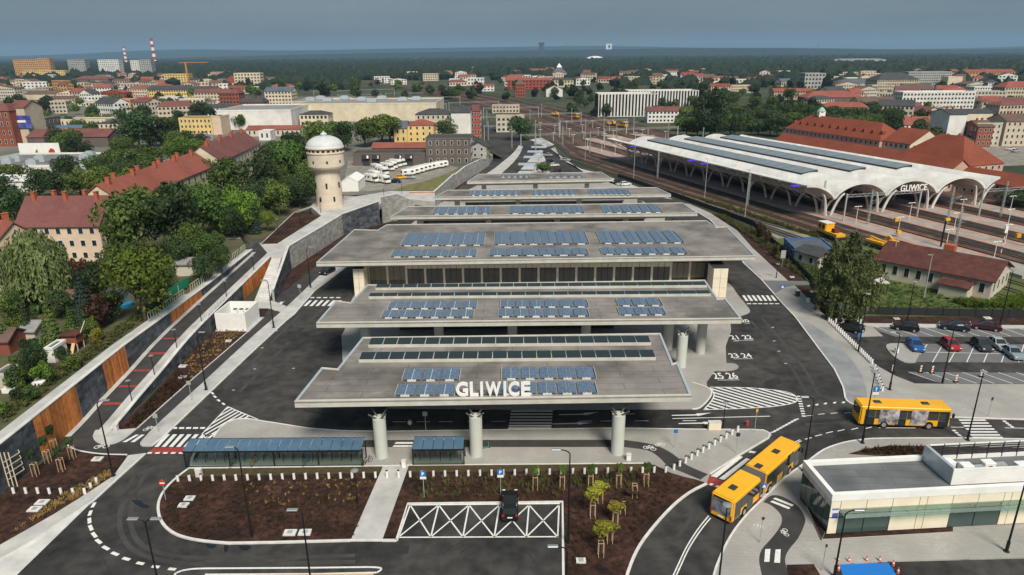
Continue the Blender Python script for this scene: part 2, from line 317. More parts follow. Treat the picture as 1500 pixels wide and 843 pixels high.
# right: pavement, aprons, beds
PR = [(1000,298),(1040,322),(1062,345),(1089,385),(1115,409),(1144,442),(1165,464),(1200,511),(1222,540),(1235,566)]+smoothpts([(1237,575),(1241,587),(1261,596),(1300,607)],3)+[(1400,611),(1500,614),(1750,622),(1750,568),(1500,563),(1380,562.5),(1340,562),(1310,550),(1283,535),(1265,515),(1240,490),(1216,470),(1166,420),(1156,413),(1103,364),(1080,338),(1040,312),(1010,299)]
pav_r = sheet('sidewalk', PR, KZ, 'paver', z0=-.05)
kerbline(pav_r, PR[:11]+smoothpts([(1237,575),(1241,587),(1261,596),(1300,607)],3)+[(1400,611),(1500,614),(1750,622)], KZ+.012)
sheet('stone_apron', smoothpts([(1165,464),(1206,486),(1234,511),(1261,547),(1270,576),(1269,594)],3)+[(1261,595.4)]+smoothpts([(1261,595.4),(1241,586),(1237,570),(1222,540.5),(1200,511.5),(1165,464)],3)[1:-1], KZ+.005, 'cobble_blue')
sheet('stone_apron', [(1089,385.5),(1096,385),(1115,405),(1115,408.5)], KZ+.005, 'cobble_blue')
sheet('driveway', [(1117,411),(1187,412),(1193,418),(1165,418.5),(1150,421),(1136,430)], KZ+.006, 'stall_paving')
bed_r1 = sheet('planting_bed', [(1045,314),(1080,338),(1103,364),(1156,413),(1181,413),(1126,360),(1100,334),(1060,315)], .10, 'mulch', z0=-.05)
bed_r2 = sheet('planting_bed', [(1166.5,420),(1213,469),(1221,473),(1255,473),(1240,460),(1191,421)], .10, 'mulch', z0=-.05)
bed_r3 = sheet('planting_bed', [(1266,473.5),(1750,480),(1750,470),(1500,465.5),(1256,463)], .10, 'mulch', z0=-.05)
sheet('sidewalk', [(1262,474.5),(1270,478.5),(1750,484),(1750,480),(1264,473.5)], .11, 'concrete', z0=-.05)
sheet('lawn', [(1130,350),(1185,408),(1240,457),(1256,463),(1500,465),(1750,470),(1750,420),(1500,405),(1400,375),(1240,345)], .04, 'grass', z0=-.1)
sheet('parking_stalls', [(1268,478.5),(1750,484),(1750,497),(1500,494),(1312,493.5)], .006, 'stall_paving')
sheet('parking_stalls', [(1352,504),(1500,505),(1750,508),(1750,534),(1500,531.5),(1341,530.5)], .006, 'stall_paving')
sheet('parking_stalls', [(1331,545),(1500,546.5),(1750,550),(1750,567),(1500,562.5),(1378,562)], .006, 'stall_paving')
isl2 = sheet('traffic_island', smoothpts([(1341,531),(1325,530.5),(1308,521),(1298,508),(1303,503.5),(1318,503)],3)+[(1354,503.8)], KZ, 'paver', z0=-.05)
isl3 = sheet('traffic_island', [(1262,478.5),(1278,479),(1293,492),(1262,493)], KZ, 'paver', z0=-.05)
# south-east pavement round the kiosk
PS = smoothpts([(1400,641.5),(1294,642),(1265,643.5),(1237,648),(1208,658),(1184,675),(1151,699),(1114,734),(1092,756),(1071,784),(1055,816),(1045,845),(1030,910)],3)
pav_s = sheet('sidewalk', PS+[(1215,960),(1226,826),(1310,822),(1500,817),(1750,808),(1750,648),(1500,643)], KZ, 'paver', z0=-.05)
kerbline(pav_s, [(1750,648),(1500,643)]+PS, KZ+.012)
sheet('bike_path', smoothpts([(1118,736),(1130,726),(1148,728.5),(1169,742),(1178.6,757.6),(1178.6,768),(1169,789),(1156,805),(1150,820),(1155,843),(1165,890)],3)+smoothpts([(1125,890),(1116,843),(1112,821),(1116,805),(1130,789),(1143,771),(1145,757.6),(1137.6,747),(1127,739),(1118,736)],3)[:-1], KZ+.005, 'asphalt_path')
bed_s = sheet('planting_bed', smoothpts([(1243,665),(1260,660),(1284,655.5),(1313,653),(1370,654)],3)+[(1500,656),(1500,668),(1362,670.5),(1332,670),(1294,668.5)], KZ+.03, 'mulch', z0=-.05)
bed_s2 = sheet('planting_bed', [(1152,827.5),(1192,826.5),(1206,850),(1220,890),(1163,890)], KZ+.03, 'mulch', z0=-.05)
bed_s3 = sheet('planting_bed', [(1173,722),(1183,708),(1209,778),(1204,790)], .35, 'mulch', z0=-.05, mside='concrete')
bed_s4 = sheet('planting_bed', [(1204,790),(1209,778),(1396,771),(1396,779)], KZ+.05, 'mulch', z0=-.05, mside='concrete')
# far end of the bus road
fp = sheet('sidewalk', smoothpts([(700,262),(720,250),(738,236),(752,224),(760,213)],3)+smoothpts([(766,215),(760,228),(750,240),(736,253)],3)+[(724,262)], KZ, 'concrete', z0=-.05)
fp2 = sheet('sidewalk', [(776,205),(793,202),(812,212),(800,216),(790,211)]+[(792,214),(800,230),(790,240),(784,256),(762,256),(780,238),(786,220)][:0], KZ, 'concrete', z0=-.05)
fp3 = sheet('traffic_island', [(757,255),(787,221),(793,220),(799,234),(806,255)], KZ, 'concrete', z0=-.05)
fp4 = sheet('sidewalk', [(806,218),(813,216),(822,234),(852,248),(874,253),(985,292),(940,285),(860,256)], KZ, 'concrete', z0=-.05)
# ---------------------------------------------------------------- painted markings
def mark(name, pts, m='white_paint', z=.006, zpx=None):
    return part(name, MB().prism(px(pts, zpx if zpx is not None else 0.), None, z), m, road)
def line(name, a, b, wd, m='white_paint', z=.006, zp=0.):
    A, B = G(*a, zp), G(*b, zp); d = (B-A); d.z = 0; d.normalize(); q = Vector((-d.y, d.x, 0))*wd/2
    return part(name, MB().prism([A-q, B-q, B+q, A+q], None, z), m, road)
def pline(name, pts, wd, m='white_paint', z=.006):
    for a, b in zip(pts, pts[1:]): line(name, a, b, wd, m, z)
def clipseg(P, a, d):                                     # pieces of the line a + t d inside polygon P (2-D)
    ts = []
    for i in range(len(P)):
        p, q = P[i], P[(i+1) % len(P)]; ex, ey = q.x-p.x, q.y-p.y; den = d.x*ey - d.y*ex
        if abs(den) < 1e-9: continue
        s_ = ((p.x-a.x)*d.y - (p.y-a.y)*d.x)/den
        if 0 <= s_ < 1: ts.append(((p.x-a.x)*ey - (p.y-a.y)*ex)/den)
    ts.sort(); return list(zip(ts[::2], ts[1::2]))
def hatch(pts, a, b, step, wd, outline=True):
    P = px(pts); A, B = G(*a), G(*b); d = (B-A); d.z = 0; d.normalize(); n = Vector((-d.y, d.x, 0))
    ks = [(p-A).dot(n) for p in P]; k = min(ks)+step*.6
    while k < max(ks):
        for t0, t1 in clipseg(P, A+n*k, d):
            if t1-t0 > .5:
                q = n*wd/2; s0 = A+n*k+d*t0; s1 = A+n*k+d*t1
                part('hatch_stripe', MB().prism([s0-q, s1-q, s1+q, s0+q], None, .006), 'white_paint', road)
        k += step
    if outline: part('hatch_outline', MB().sweep([Vector((p.x,p.y,0)) for p in P], .16, .002, .007, closed=True), 'white_paint', road)
# bay with crossed lines
tp = [600.7,642.7,687,731.7,775,819]; bt = [584,631,678,724,771,817]
for i in range(6): line('parking_line', (tp[i],740), (bt[i],787), .16)
for i in range(5): line('parking_line', (tp[i],740), (bt[i+1],787), .16); line('parking_line', (bt[i],787), (tp[i+1],740), .16)
line('parking_line', (600,740), (820,738), .18); line('parking_line', (583,787.5), (818,786.5), .18)
# left crossing
for i in range(7):
    xt = 246+10.6*i; mark('zebra_stripe', [(xt-3,636.5),(xt+3,636.5),(xt-14,655),(xt-20,655)])
for i in range(5): mark('lane_dash', [(253+10.2*i,626),(260+10.2*i,626),(259+10.2*i,628.6),(251.5+10.2*i,628.6)])
mark('red_crossing', [(225,656.5),(272.5,655.5),(272,663.5),(215,664.5)], 'red_paint', .004)
for i in range(5): mark('lane_dash', [(217+11.5*i,662.8),(223+11.5*i,662.6),(222+11.5*i,665),(215+11.5*i,665.2)], z=.009)
for a, b in [((206,637),(182,648)),((214,637),(194,648))]: mark('zebra_stripe', [(a[0]-7,a[1]),(a[0]-2,a[1]),(b[0]+3,b[1]),(b[0]-3,b[1])], z=.038, zpx=.03)
hatch(smoothpts([(334,595.6),(345,601),(378,614.6)],2)+smoothpts([(363,613),(346,613.6),(332,619),(321,629),(312,638),(303,645)],2)+[(296,636)], (300,632), (345,606), .72, .30)
for p in [(311,576.5),(314.5,581.5),(320,587),(327,592)]: mark('lane_dash', [(p[0]-3,p[1]-1.2),(p[0]+.5,p[1]-1.8),(p[0]+3.5,p[1]+1),(p[0]+.5,p[1]+1.8)])
ARC = [(137,740),(132,752),(131,763),(133,773.5),(138,784),(144.5,793.5),(155,803),(168.5,811.5),(185,819),(205.5,825.5),(228,830.5),(252,834)]
for i, p in enumerate(ARC):
    q = ARC[min(i+1,11)]; r_ = ARC[max(i-1,0)]; dx, dy = q[0]-r_[0], q[1]-r_[1]; l_ = math.hypot(dx,dy); dx, dy = dx/l_*5.5, dy/l_*4
    line('lane_dash', (p[0]-dx,p[1]-dy), (p[0]+dx,p[1]+dy), .34)
pline('lane_line', smoothpts([(268,900),(256,848),(262,838),(280,834),(300,833)],3)+[(460,832),(540,831)]+smoothpts([(540,831),(556,832),(558,835),(552,839)],3)[1:]+[(470,841),(300,842)], .22)
part('buff_island', MB().prism(px([(325,843),(547,840.5),(547,900),(310,900)]), None, .012), mat('buff', (.55,.36,.17), (.62,.42,.2), scale=.8), road)
# under the front canopy
for i, y in enumerate([602.5,607,611.3,615.6,620,624,627.6]): mark('zebra_stripe', [(749-.7*i,y-1.1),(810-.4*i,y-1.1),(809.7-.4*i,y+1.1),(748.6-.7*i,y+1.1)])
for x in (575,610,643,685,720,848,880,930,1000): line('lane_dash', (x,618-x*.004+2.6), (x+20,618-x*.004+2.5), .14)
line('lane_line', (985,613.5), (1128,610), .16); line('lane_line', (905,607), (930,606.6), .12)
for (x, y) in [(1010,607.5),(845,606.5),(1020,619.5),(835,620)]:
    mark('arrow', [(x-26,y+.8),(x+10,y-.2),(x+10,y-1.4),(x+32,y-2.5 if y < 612 else y-.3),(x+12,y+2.4),(x+12,y+1.4),(x-26,y+1.9)])
# right hatch, dashes, crossing by the articulated bus
hatch(smoothpts([(1040,567.5),(1100,568.5),(1150,574),(1166,581.5),(1164,590),(1130,596),(1080,599)],3)+[(1030,600.5)]+smoothpts([(1034,597),(1042,588),(1046,578),(1040,567.5)],3)[:-1], (1046,570), (1100,586), .86, .40)
for i in range(9): x, y = 1167+.9*i, 580+3.6*i; mark('lane_dash', [(x,y),(x+6,y+.4),(x+6.5,y+2),(x+.5,y+1.8)])
for i in range(9): x, y = 1166-4.2*i, 614+2.3*i; mark('lane_dash', [(x-4,y+1),(x+3,y-.8),(x+5,y+.2),(x-2,y+2.2)])
for p, q in [((1066,664),(1097,676)),((1076,668),(1108,681))]: pass
mark('zebra_stripe', [(1041,697.5),(1083,668.5),(1088.5,669.5),(1050,700)]); mark('zebra_stripe', [(1053,701.5),(1093,671.5),(1099,673),(1061,703.5)])
mark('lane_dash', [(1099,660.5),(1108,662),(1105,664.5),(1096,663)])
mark('red_crossing', [(1037,697),(1063,706),(1052,715.5),(1024,706)], 'red_paint', .004); mark('red_crossing', [(1107,722),(1130,722),(1118,735),(1100,735)], 'red_paint', .004)
for x, y in [(1031,706.5),(1041,710),(1050,713)]: mark('lane_dash', [(x-3,y),(x+1,y-2),(x+5,y-.5),(x+1,y+1.7)], z=.009)
pline('lane_line', smoothpts([(978,860),(990,835),(1005,803),(1022,776),(1038,756)],4), .13); pline('lane_line', smoothpts([(982.5,860),(994.5,835),(1009,804),(1026,777.5),(1041,759)],4), .13)
line('lane_line', (1157,654), (1174,646), .13); line('lane_line', (1155,652), (1172,644.5), .13)
pline('kerb_line', smoothpts([(1114,729),(1135,707),(1160,692)],3), .7, 'concrete', .05)
for pts in ([(1184,595),(1196,593.3),(1208.5,591.7),(1222,590.4),(1235,590)],):
    for x, y in pts: mark('lane_dash', [(x-2.5,y+.6),(x-.5,y-1.2),(x+3.5,y-1.4),(x+2,y+1)])
for x, y in [(1186,609),(1203,606.8),(1222,605.4),(1242,605),(1259,604.8)]: line('lane_dash', (x-5,y+.5), (x+5,y-.3), .14)
for x, y in [(1184,642.5),(1199,638),(1215,633.6),(1232,630.6),(1252,628.3),(1272,627)]: line('lane_dash', (x-5,y+1.3), (x+5,y-1.1), .14)
line('lane_line', (1287,627), (1341,627.3), .12); line('lane_line', (1393,626), (1412,626.3), .12); line('lane_line', (1472,627), (1500,627.6), .12)
for i, y in enumerate([616,620.2,624.5,629,633.2,637.6,641.4]): mark('zebra_stripe', [(1404+3.3*i,y-1.3),(1443+4.2*i,y-1.2),(1445+4.2*i,y+.9),(1406+3.3*i,y+.9)])
for i in range(4): x, y = 1394+3.7*i, 631+3.3*i; mark('lane_dash', [(x,y-1),(x+5,y-1),(x+7.3,y+1.1),(x+2.3,y+1.1)])
for i in range(4): x, y = 1468+3.7*i, 617.5+2.7*i; mark('lane_dash', [(x,y-1),(x+5,y-1),(x+7,y+1),(x+2,y+1)])
# crossings left and right of the station
for i in range(6): x = 453+8.7*i; mark('zebra_stripe', [(x,440.3),(x+4.2,440.3),(x-4,448.6),(x-8.6,448.6)])
for i in range(5): x = 455+9.5*i; mark('lane_dash', [(x,435.6),(x+6,435.6),(x+5,437),(x-1,437)])
for i in range(7): x = 1087+6.9*i; mark('zebra_stripe', [(x,433),(x+3.6,433),(x+9.6,441),(x+5.6,441)])
for i in range(6): x = 1094+8.2*i; mark('lane_dash', [(x,444.6),(x+6,444.6),(x+6.6,445.8),(x+.6,445.8)])
line('lane_line', (460.7,427), (504,394), .15); line('lane_line', (1074,500), (1082,500), .1)
for x, y in [(384,510),(373,541),(342,572),(430,540),(405,485),(1132,480),(1134,500),(1141,515),(1151,533)]: mark('manhole_cover', [(x-3,y),(x,y-1),(x+3,y-.4),(x,y+.8)], 'galvanised', .008)
# parking lines
for k in range(14): line('parking_line', (1283+22.8*k,479.2+.03*k), (1321+22.8*k,492.6+.03*k), .13, z=.012)
for a, b in [(1358,1348),(1381,1366),(1405,1390),(1428,1416),(1452,1441),(1476,1467),(1500,1492),(1524,1518)]: line('parking_line', (a,505), (b,519 if a == 1358 else 531), .13, z=.012)
line('parking_line', (1351,516), (1530,520), .13, z=.012)
for k in range(9): line('parking_line', (1331+26.3*k,545.4+.1*k), (1378+26.3*k,561.8+.1*k), .13, z=.012)
# platform numbers painted on the asphalt
for t, x0, x1, yb, yt in [('25 26',1047,1083,555.5,546.5),('23 24',1070.5,1103,524.5,518),('21 22',1072,1104,497.5,491.5),('20',1087,1099,472.5,468)]:
    A, B, C_ = G(x0,yb), G(x1,yb), G(x0,yt); me = textfit(textmesh(t, 1, 0.004, .012), (B-A).length, C_.y-A.y); me.materials.append(MATS['white_paint'])
    o = link('bay_number', me, road, (A.x, A.y, .008)); line('number_underline', (x0+4,yb+1.6), (x1,yb+1.2), .12)
# white strips and pictograms on the bike paths
def onpav(name, pts, z=.131): return part(name, MB().prism(px(pts, KZ), None, z), 'white_paint', plaza)
onpav('zebra_stripe', [(580,648),(605,648),(605,650.6),(578,650.6)]); onpav('zebra_stripe', [(577,652.6),(604,652.6),(604,655),(575,655)])
for pts in ([(1132,731),(1136,729.5),(1163,740),(1160,742.3)], [(1128,735.5),(1132,733.7),(1158,744),(1155.5,746.5)], [(1121,805),(1128.5,804.5),(1127,823.5),(1119.5,823.5)], [(1136,805.5),(1143.6,805),(1142.6,825),(1134,824.5)]): onpav('zebra_stripe', pts, .135)
for p in [(409,452,7),(413,446,7)]: mark('zebra_stripe', [(p[0]-2,p[1]-3),(p[0]+2,p[1]-3),(p[0]-3,p[1]+3.5),(p[0]-7.5,p[1]+3.5)], z=.045, zpx=.03)
def bike_sign(cx, cy, wpx, z, ang=0, par=None):
    P = G(cx, cy, z); s_ = wpx*zc(P)/1000/2.; mb = MB(); ca, sa = math.cos(ang), math.sin(ang)
    T = lambda x, y: Vector((P.x+(x*ca-y*sa)*s_, P.y+(x*sa+y*ca)*s_, 0))
    for c in (-.55, .55): mb.sweep([T(c+.38*math.cos(t*math.pi/5), .38*math.sin(t*math.pi/5)-.2) for t in range(10)], .11*s_, z+.006, z+.012, closed=True)
    for a, b in [((-.55,-.2),(-.2,.45)),((-.2,.45),(.35,.45)),((.35,.45),(.55,-.2)),((0,-.2),(-.2,.45)),((0,-.2),(.35,.45)),((-.55,-.2),(0,-.2)),((.28,.62),(.35,.45)),((-.35,.52),(-.05,.52))]: mb.sweep([T(*a), T(*b)], .1*s_, z+.006, z+.013)
    return part('bicycle_pictogram', mb, 'white_paint', par or road)
bike_sign(219,627.5,18,.032,.5); bike_sign(150,653.5,22,.032,.1); bike_sign(952,656,20,.127,-.4); bike_sign(966,651,16,.127,.2); bike_sign(1149,780,18,.127,1.4); bike_sign(412,443,9,.032,.6)
def walker_sign(cx, cy, wpx, z, ang=0):
    P = G(cx, cy, z); s_ = wpx*zc(P)/1000/2.; mb = MB(); ca, sa = math.cos(ang), math.sin(ang)
    T = lambda x, y: Vector((P.x+(x*ca-y*sa)*s_, P.y+(x*sa+y*ca)*s_, 0))
    mb.prism([T(.15*math.cos(t), .85+.15*math.sin(t)) for t in [k*.785 for k in range(8)]], None, z+.01)
    for a, b in [((0,.65),(0,0)),((0,0),(-.35,-.7)),((0,0),(.35,-.7)),((0,.55),(-.4,.15)),((0,.55),(.4,.2))]: mb.sweep([T(*a), T(*b)], .2*s_, z+.006, z+.012)
    return part('walker_pictogram', mb, 'white_paint', road)
walker_sign(1112,771,16,.127,1.2); walker_sign(158,642.5,12,.127,1.5)
# damp patches beside the front bed, tyre rings and drain covers
for pts in ([(284,791),(310,795),(318,799),(313,804),(304,803),(301,798),(290,797)], [(328,798),(335,798),(334,806),(330,811),(328,806)], [(342,797),(362,797),(369,802),(362,807),(353,806),(350,801)], [(192,733),(205,733),(212,739),(219,741),(217,745),(207,744),(198,739)]): mark('damp_patch', [(x,y) for x,y in pts], 'wet_asphalt', .003)
for r_, c in ((36,(715,832)),(54,(712,842))):
    pline('tyre_mark', [(c[0]+r_*1.4*math.cos(t), c[1]-r_*math.sin(t)) for t in [.35+.2*k for k in range(12)]], .14, 'asphalt_patch', .003)
for pts in ([(560,800),(600,799.5),(598,812),(556,812.5)], [(300,640),(330,612),(336,613),(307,641)], [(1118,560),(1140,552),(1146,562),(1124,570)], [(1190,616),(1240,612),(1243,617),(1192,621)], [(445,600),(520,612),(519,615),(443,603)], [(420,500),(440,480),(446,481),(426,501)], [(1065,742),(1078,726),(1084,729),(1071,745)]): mark('asphalt_patch', pts, 'asphalt_patch', .003)
for pts, w_ in [([(215,690),(196,730),(192,770),(210,800),(260,815),(340,818),(520,814)],.5),([(200,690),(180,735),(176,775),(198,808),(255,824),(340,827),(520,823)],.5),([(330,570),(380,520),(430,470),(480,425)],.55),([(350,575),(400,525),(450,474),(500,430)],.55),([(1100,470),(1130,505),(1160,540),(1180,575)],.5),([(1115,465),(1148,503),(1178,540),(1200,580)],.5),([(990,790),(1020,750),(1050,722)],.45),([(1180,622),(1260,616),(1340,618),(1500,622)],.4)]: pline('wheel_wear', smoothpts(pts,4), w_, 'asphalt_worn', .0025)
pline('pavement_joint', [(165,843),(140,800),(215,672)], .06, 'asphalt_patch', .003)
mat('concrete_cover', (.6,.59,.57), (.68,.67,.65), scale=3, rough=.7)
CH = []
for x, y, wx in [(143,673.5,7),(62,737,8.5),(51,747,8.5),(278,731,7),(269,741,7),(425,781.5,9),(447,781,9),(851,822.5,7),(268,537,5),(267.5,553,5),(335,500,4),(1160,406.5,3),(1190,428,3),(1236,468,3),(1313,467.5,4),(1446,466.5,5)]:
    P = G(x, y, KZ); s_ = wx*zc(P)/1000; mb = MB().box(P.x-s_, P.x+s_, P.y-s_*.7, P.y+s_*.7, .0, .28).box(P.x-.25, P.x+.25, P.y-.25, P.y+.25, .28, .31, 1)
    CH.append(solo('drain_cover', mb, ['concrete_cover', 'galvanised'], 'pale concrete drain slab with a small metal lid lying in the bark mulch', 'drain cover', (P.x, P.y, KZ), 'drain slabs in the planting beds'))
# ---------------------------------------------------------------- raised ground on the left, ramp, retaining walls
mat('slate', (.045,.052,.062), (.105,.115,.128), scale=.9, rough=.75, rnd=.45, bump=.3, bscale=4)
mat('block_grey', (.24,.232,.22), (.36,.35,.33), scale=.7, rough=.85, rnd=.18, bump=.3, bscale=4)
mat('larch', (.42,.135,.035), (.58,.215,.06), scale=1.4, rough=.7, rnd=.3, detail=8)
mat('concrete_old', (.30,.30,.29), (.40,.395,.38), scale=.4, rough=.85, det2=(.2,.7,.3,.6))
UPZ = 4.5
def zup(Y): return 3.3 + max(0, min(1, (Y-152)/35))*1.9
def GU(x, y, dz=0.):
    z = 4.
    for _ in range(6): P = G(x, y, z+dz); z = zup(P.y)
    P = G(x, y, z+dz); P.z = z+dz; return P
def interp(tab, v):
    if v <= tab[0][0]: return tab[0][1]
    for (a, b), (c, d) in zip(tab, tab[1:]):
        if v <= c: return b+(d-b)*(v-a)/(c-a)
    return tab[-1][1]
WX = lambda Y: -57.4-(Y-64.7)*.028
ZT = [(94,5.5),(110,4.95),(122,4.55),(135,4.25),(152,4.15)]
ZP = [(78,.04),(81,.25),(86,.8),(94,1.4),(101,2.2),(108,2.6),(121,2.85),(135,3.05),(152,3.3)]
tl = [(WX(y)-1.4, y) for y in (10,152)]
lft = [GU(*p) for p in [(352,349),(383,357),(431,312),(452,303),(468,290),(520,283),(573,279),(637,279)]]
rw = [G(x, y, UPZ) for x, y in [(659,260.5),(681,244.5),(702,234.5),(721,226),(713,220),(692,205),(672,178),(650,160),(620,150)]]
tp_ = [Vector((a, b, 0)) for a, b in tl]+lft+rw+[Vector((-150,760,0)),(Vector((-1200,760,0))),Vector((-1200,10,0))]
te = MB().prism(tp_, None, UPZ)
def skirt(a, b, off, m=None): te.add([(a[0],a[1],UPZ),(b[0],b[1],UPZ),(b[0]+off[0],b[1]+off[1],-.2),(a[0]+off[0],a[1]+off[1],-.2)], [(0,1,2,3),(3,2,1,0)])
skirt(rw[-1], (-150,760), (14,4)); skirt((-150,760), (-1200,760), (0,60)); skirt(rw[-2], rw[-1], (14,4)); skirt(rw[-3], rw[-2], (13,4)); skirt(rw[-4], rw[-3], (10,0)); skirt(rw[-5], rw[-4], (8,3)); skirt((-1200,10), (WX(10)-1.4,10), (0,-12))
for a, b in zip([Vector((*tl[1],0))]+lft[:4], lft[:5]): te.add([(a.x,a.y,UPZ),(b.x,b.y,UPZ),(b.x,b.y,1.5),(a.x,a.y,1.5)], [(0,1,2,3)])
terr = solo('raised_ground', te, 'town_ground', kind='structure')
gard = MB().prism([Vector((WX(10)-1.4,10,0)), Vector((WX(152)-1.4,152,0)), lft[0], lft[1], lft[2], lft[3], G(440,270,UPZ), G(380,262,UPZ), G(150,262,UPZ), G(-300,300,UPZ), G(-500,560,UPZ), Vector((-120,10,0))], None, UPZ+.03)
solo('garden_ground', gard, 'garden_soil', kind='structure')
# --- walls
BLK = MB().box(-.49,.49,0,1,-.49,.49).mesh('block', 'slate'); BLG = MB().box(-.49,.49,0,1,-.49,.49).mesh('block', 'block_grey')
def wall_face(parent, A, B, zb, zt, n, style, bw=1.35, bh=.66):
    """blocks or planks on the face of a wall from A to B; zb, zt give its foot and top along t"""
    d = Vector((B.x-A.x, B.y-A.y, 0)); Ln = d.length; d.normalize(); rz = math.atan2(d.y, d.x); po = ORG[parent.name]
    sgn = 1 if Vector((-d.y, d.x, 0)).dot(n) > 0 else -1
    if style == 'larch':
        pw = .34; k = 0
        while (k+1)*pw <= Ln+.05:
            t = (k+.5)*pw/Ln; z0, z1 = zb(t), zt(t)-.14
            if z1-z0 > .3:
                c = A+d*((k+.5)*pw); dep = .05+R.random()*.05; mb = MB()
                q = d*(pw*.47); e = n*dep; f = Vector((c.x, c.y, 0))
                mb.hexa([f-q+Vector((0,0,z0)), f+q+Vector((0,0,z0)), f+q+e+Vector((0,0,z0)), f-q+e+Vector((0,0,z0))], [f-q+Vector((0,0,z1)), f+q+Vector((0,0,z1)), f+q+e+Vector((0,0,z1)), f-q+e+Vector((0,0,z1))])
                part('plank', mb, 'larch', parent)
            k += 1
        return
    me = BLK if style == 'slate' else BLG; row = 0
    zmin = min(zb(0), zb(1)); zmax = max(zt(0), zt(1)); z = zmin-.3
    while z < zmax:
        x = -bw*(row % 2)/2
        while x < Ln:
            x0, x1 = max(x, 0), min(x+bw, Ln); t = (x0+x1)/2/Ln; a, b = max(z, zb(t)-.2), min(z+bh, zt(t)-.14)
            if x1-x0 > .2 and b-a > .12:
                c = A+d*((x0+x1)/2); o = link('block', me, parent, (c.x-po[0], c.y-po[1], (a+b)/2-po[2]), rz)
                o.scale = (x1-x0, sgn*(.03+R.random()*.05), b-a)
            x += bw
        z += bh; row += 1
def wall_body(name, label, A, B, zb, zt, n, thick, m='concrete_old', cope=.5, copem='concrete_light', segs=8):
    d = Vector((B.x-A.x, B.y-A.y, 0)); t_ = thing(name, label, 'wall', (A.x, A.y, 0)); mb = MB(); cp = MB()
    for i in range(segs):
        a, b = i/segs, (i+1)/segs; P, Q = A+d*a, A+d*b; e = n*-thick
        Z = lambda p, z: Vector((p.x, p.y, z))
        mb.hexa([Z(P,zb(a)-.4), Z(Q,zb(b)-.4), Z(Q+e,zb(b)-.4), Z(P+e,zb(a)-.4)], [Z(P,zt(a)-.12), Z(Q,zt(b)-.12), Z(Q+e,zt(b)-.12), Z(P+e,zt(a)-.12)])
        f = n*.12; cw = n*-(cope)
        cp.hexa([Z(P+f,zt(a)-.12), Z(Q+f,zt(b)-.12), Z(Q+cw,zt(b)-.12), Z(P+cw,zt(a)-.12)], [Z(P+f,zt(a)), Z(Q+f,zt(b)), Z(Q+cw,zt(b)), Z(P+cw,zt(a))])
    part('wall_core', mb, m, t_); part('coping', cp, copem, t_); return t_
X = Vector((1, 0.028, 0)).normalized()
W = lambda Y: Vector((WX(Y), Y, 0))
ow = wall_body('retaining_wall', 'long retaining wall of dark slate and orange larch panels below the allotment gardens', W(45), W(152), lambda t: interp(ZP, 45+107*t), lambda t: interp(ZT, 45+107*t), X, .5, cope=.42, segs=24)
tb = MB()
for i in range(24):
    a, b = 45+107*i/24, 45+107*(i+1)/24
    tb.hexa([(WX(a)-1.9,a,3.4),(WX(a)-.44,a,3.4),(WX(b)-.44,b,3.4),(WX(b)-1.9,b,3.4)], [(WX(a)-1.9,a,interp(ZT,a)-.1),(WX(a)-.44,a,interp(ZT,a)-.1),(WX(b)-.44,b,interp(ZT,b)-.1),(WX(b)-1.9,b,interp(ZT,b)-.1)])
part('wall_top_gutter', tb, 'concrete', ow)
for a, b, st in [(60,72.4,'slate'),(72.4,81.4,'larch'),(81.4,88,'slate'),(88,94.3,'larch'),(94.3,109.5,'slate'),(109.5,122.7,'larch'),(122.7,150,'slate')]:
    wall_face(ow, W(a), W(b), lambda t: interp(ZP, a+(b-a)*t), lambda t: interp(ZT, a+(b-a)*t), X, st)
# ramp: asphalt path, pavement beside it, middle wall
rp, rs, rk = MB(), MB(), MB(); ys = [77,79,81,83.5,86,90,94,98,101,105,108,114,121,128,135,143,152]
for a, b in zip(ys, ys[1:]):
    za, zb_ = interp(ZP,a), interp(ZP,b); q = lambda x0, x1, o=0: [(WX(a)+x0,a,za+o),(WX(a)+x1,a,za+o),(WX(b)+x1,b,zb_+o),(WX(b)+x0,b,zb_+o)]
    rp.add(q(.8,3.6,.02), [(0,1,2,3)]); rs.add(q(3.6,5.4,.1), [(0,1,2,3)]); rk.add(q(.0,.8,.1), [(0,1,2,3)])
    rs.add([(WX(a)+3.6,a,za),(WX(b)+3.6,b,zb_),(WX(b)+3.6,b,zb_+.1),(WX(a)+3.6,a,za+.1)], [(0,1,2,3)])
ramp = solo('ramp_path', rp, 'asphalt_path', kind='structure'); part('ramp_pavement', rs, 'concrete', ramp); part('ramp_gutter', rk, 'concrete', ramp)
for y in (84.5,89,93.5,98.5,103.5): 
    z = [interp(ZP,y), interp(ZP,y+.55)]; part('red_stripe', MB().add([(WX(y)+.9,y,z[0]+.03),(WX(y)+3.5,y,z[0]+.03),(WX(y)+3.5,y+.55,z[1]+.03),(WX(y)+.9,y+.55,z[1]+.03)], [(0,1,2,3)]), 'red_paint', ramp)
sheet('bike_path', smoothpts([(118,622),(108,634),(101,645),(106,654),(120,660),(150,664),(186,665)],3)+[(190,656),(176,640),(186,640),(172,646),(160,646),(146,640),(140,632),(146,620)][:2]+smoothpts([(170,652),(150,652),(138,645),(135,636),(142,622),(150,612)],3), .025, 'asphalt_path', z0=-.05)
isw = sheet('sidewalk', smoothpts([(150,618),(138,633),(137,643),(147,650),(165,650),(182,643),(201,627.5)],3)+[(168,630)], KZ, 'concrete', z0=-.05)
mx_ = lambda Y: Vector((WX(Y)+5.4, Y, 0))
mw = wall_body('ramp_wall', 'low sloping slate wall with pale coping between the ramp and the planting bed', mx_(78.5), mx_(148), lambda t: 0, lambda t: interp(ZP, 78.5+69.5*t)+.32, X, .4, cope=.42, segs=20)
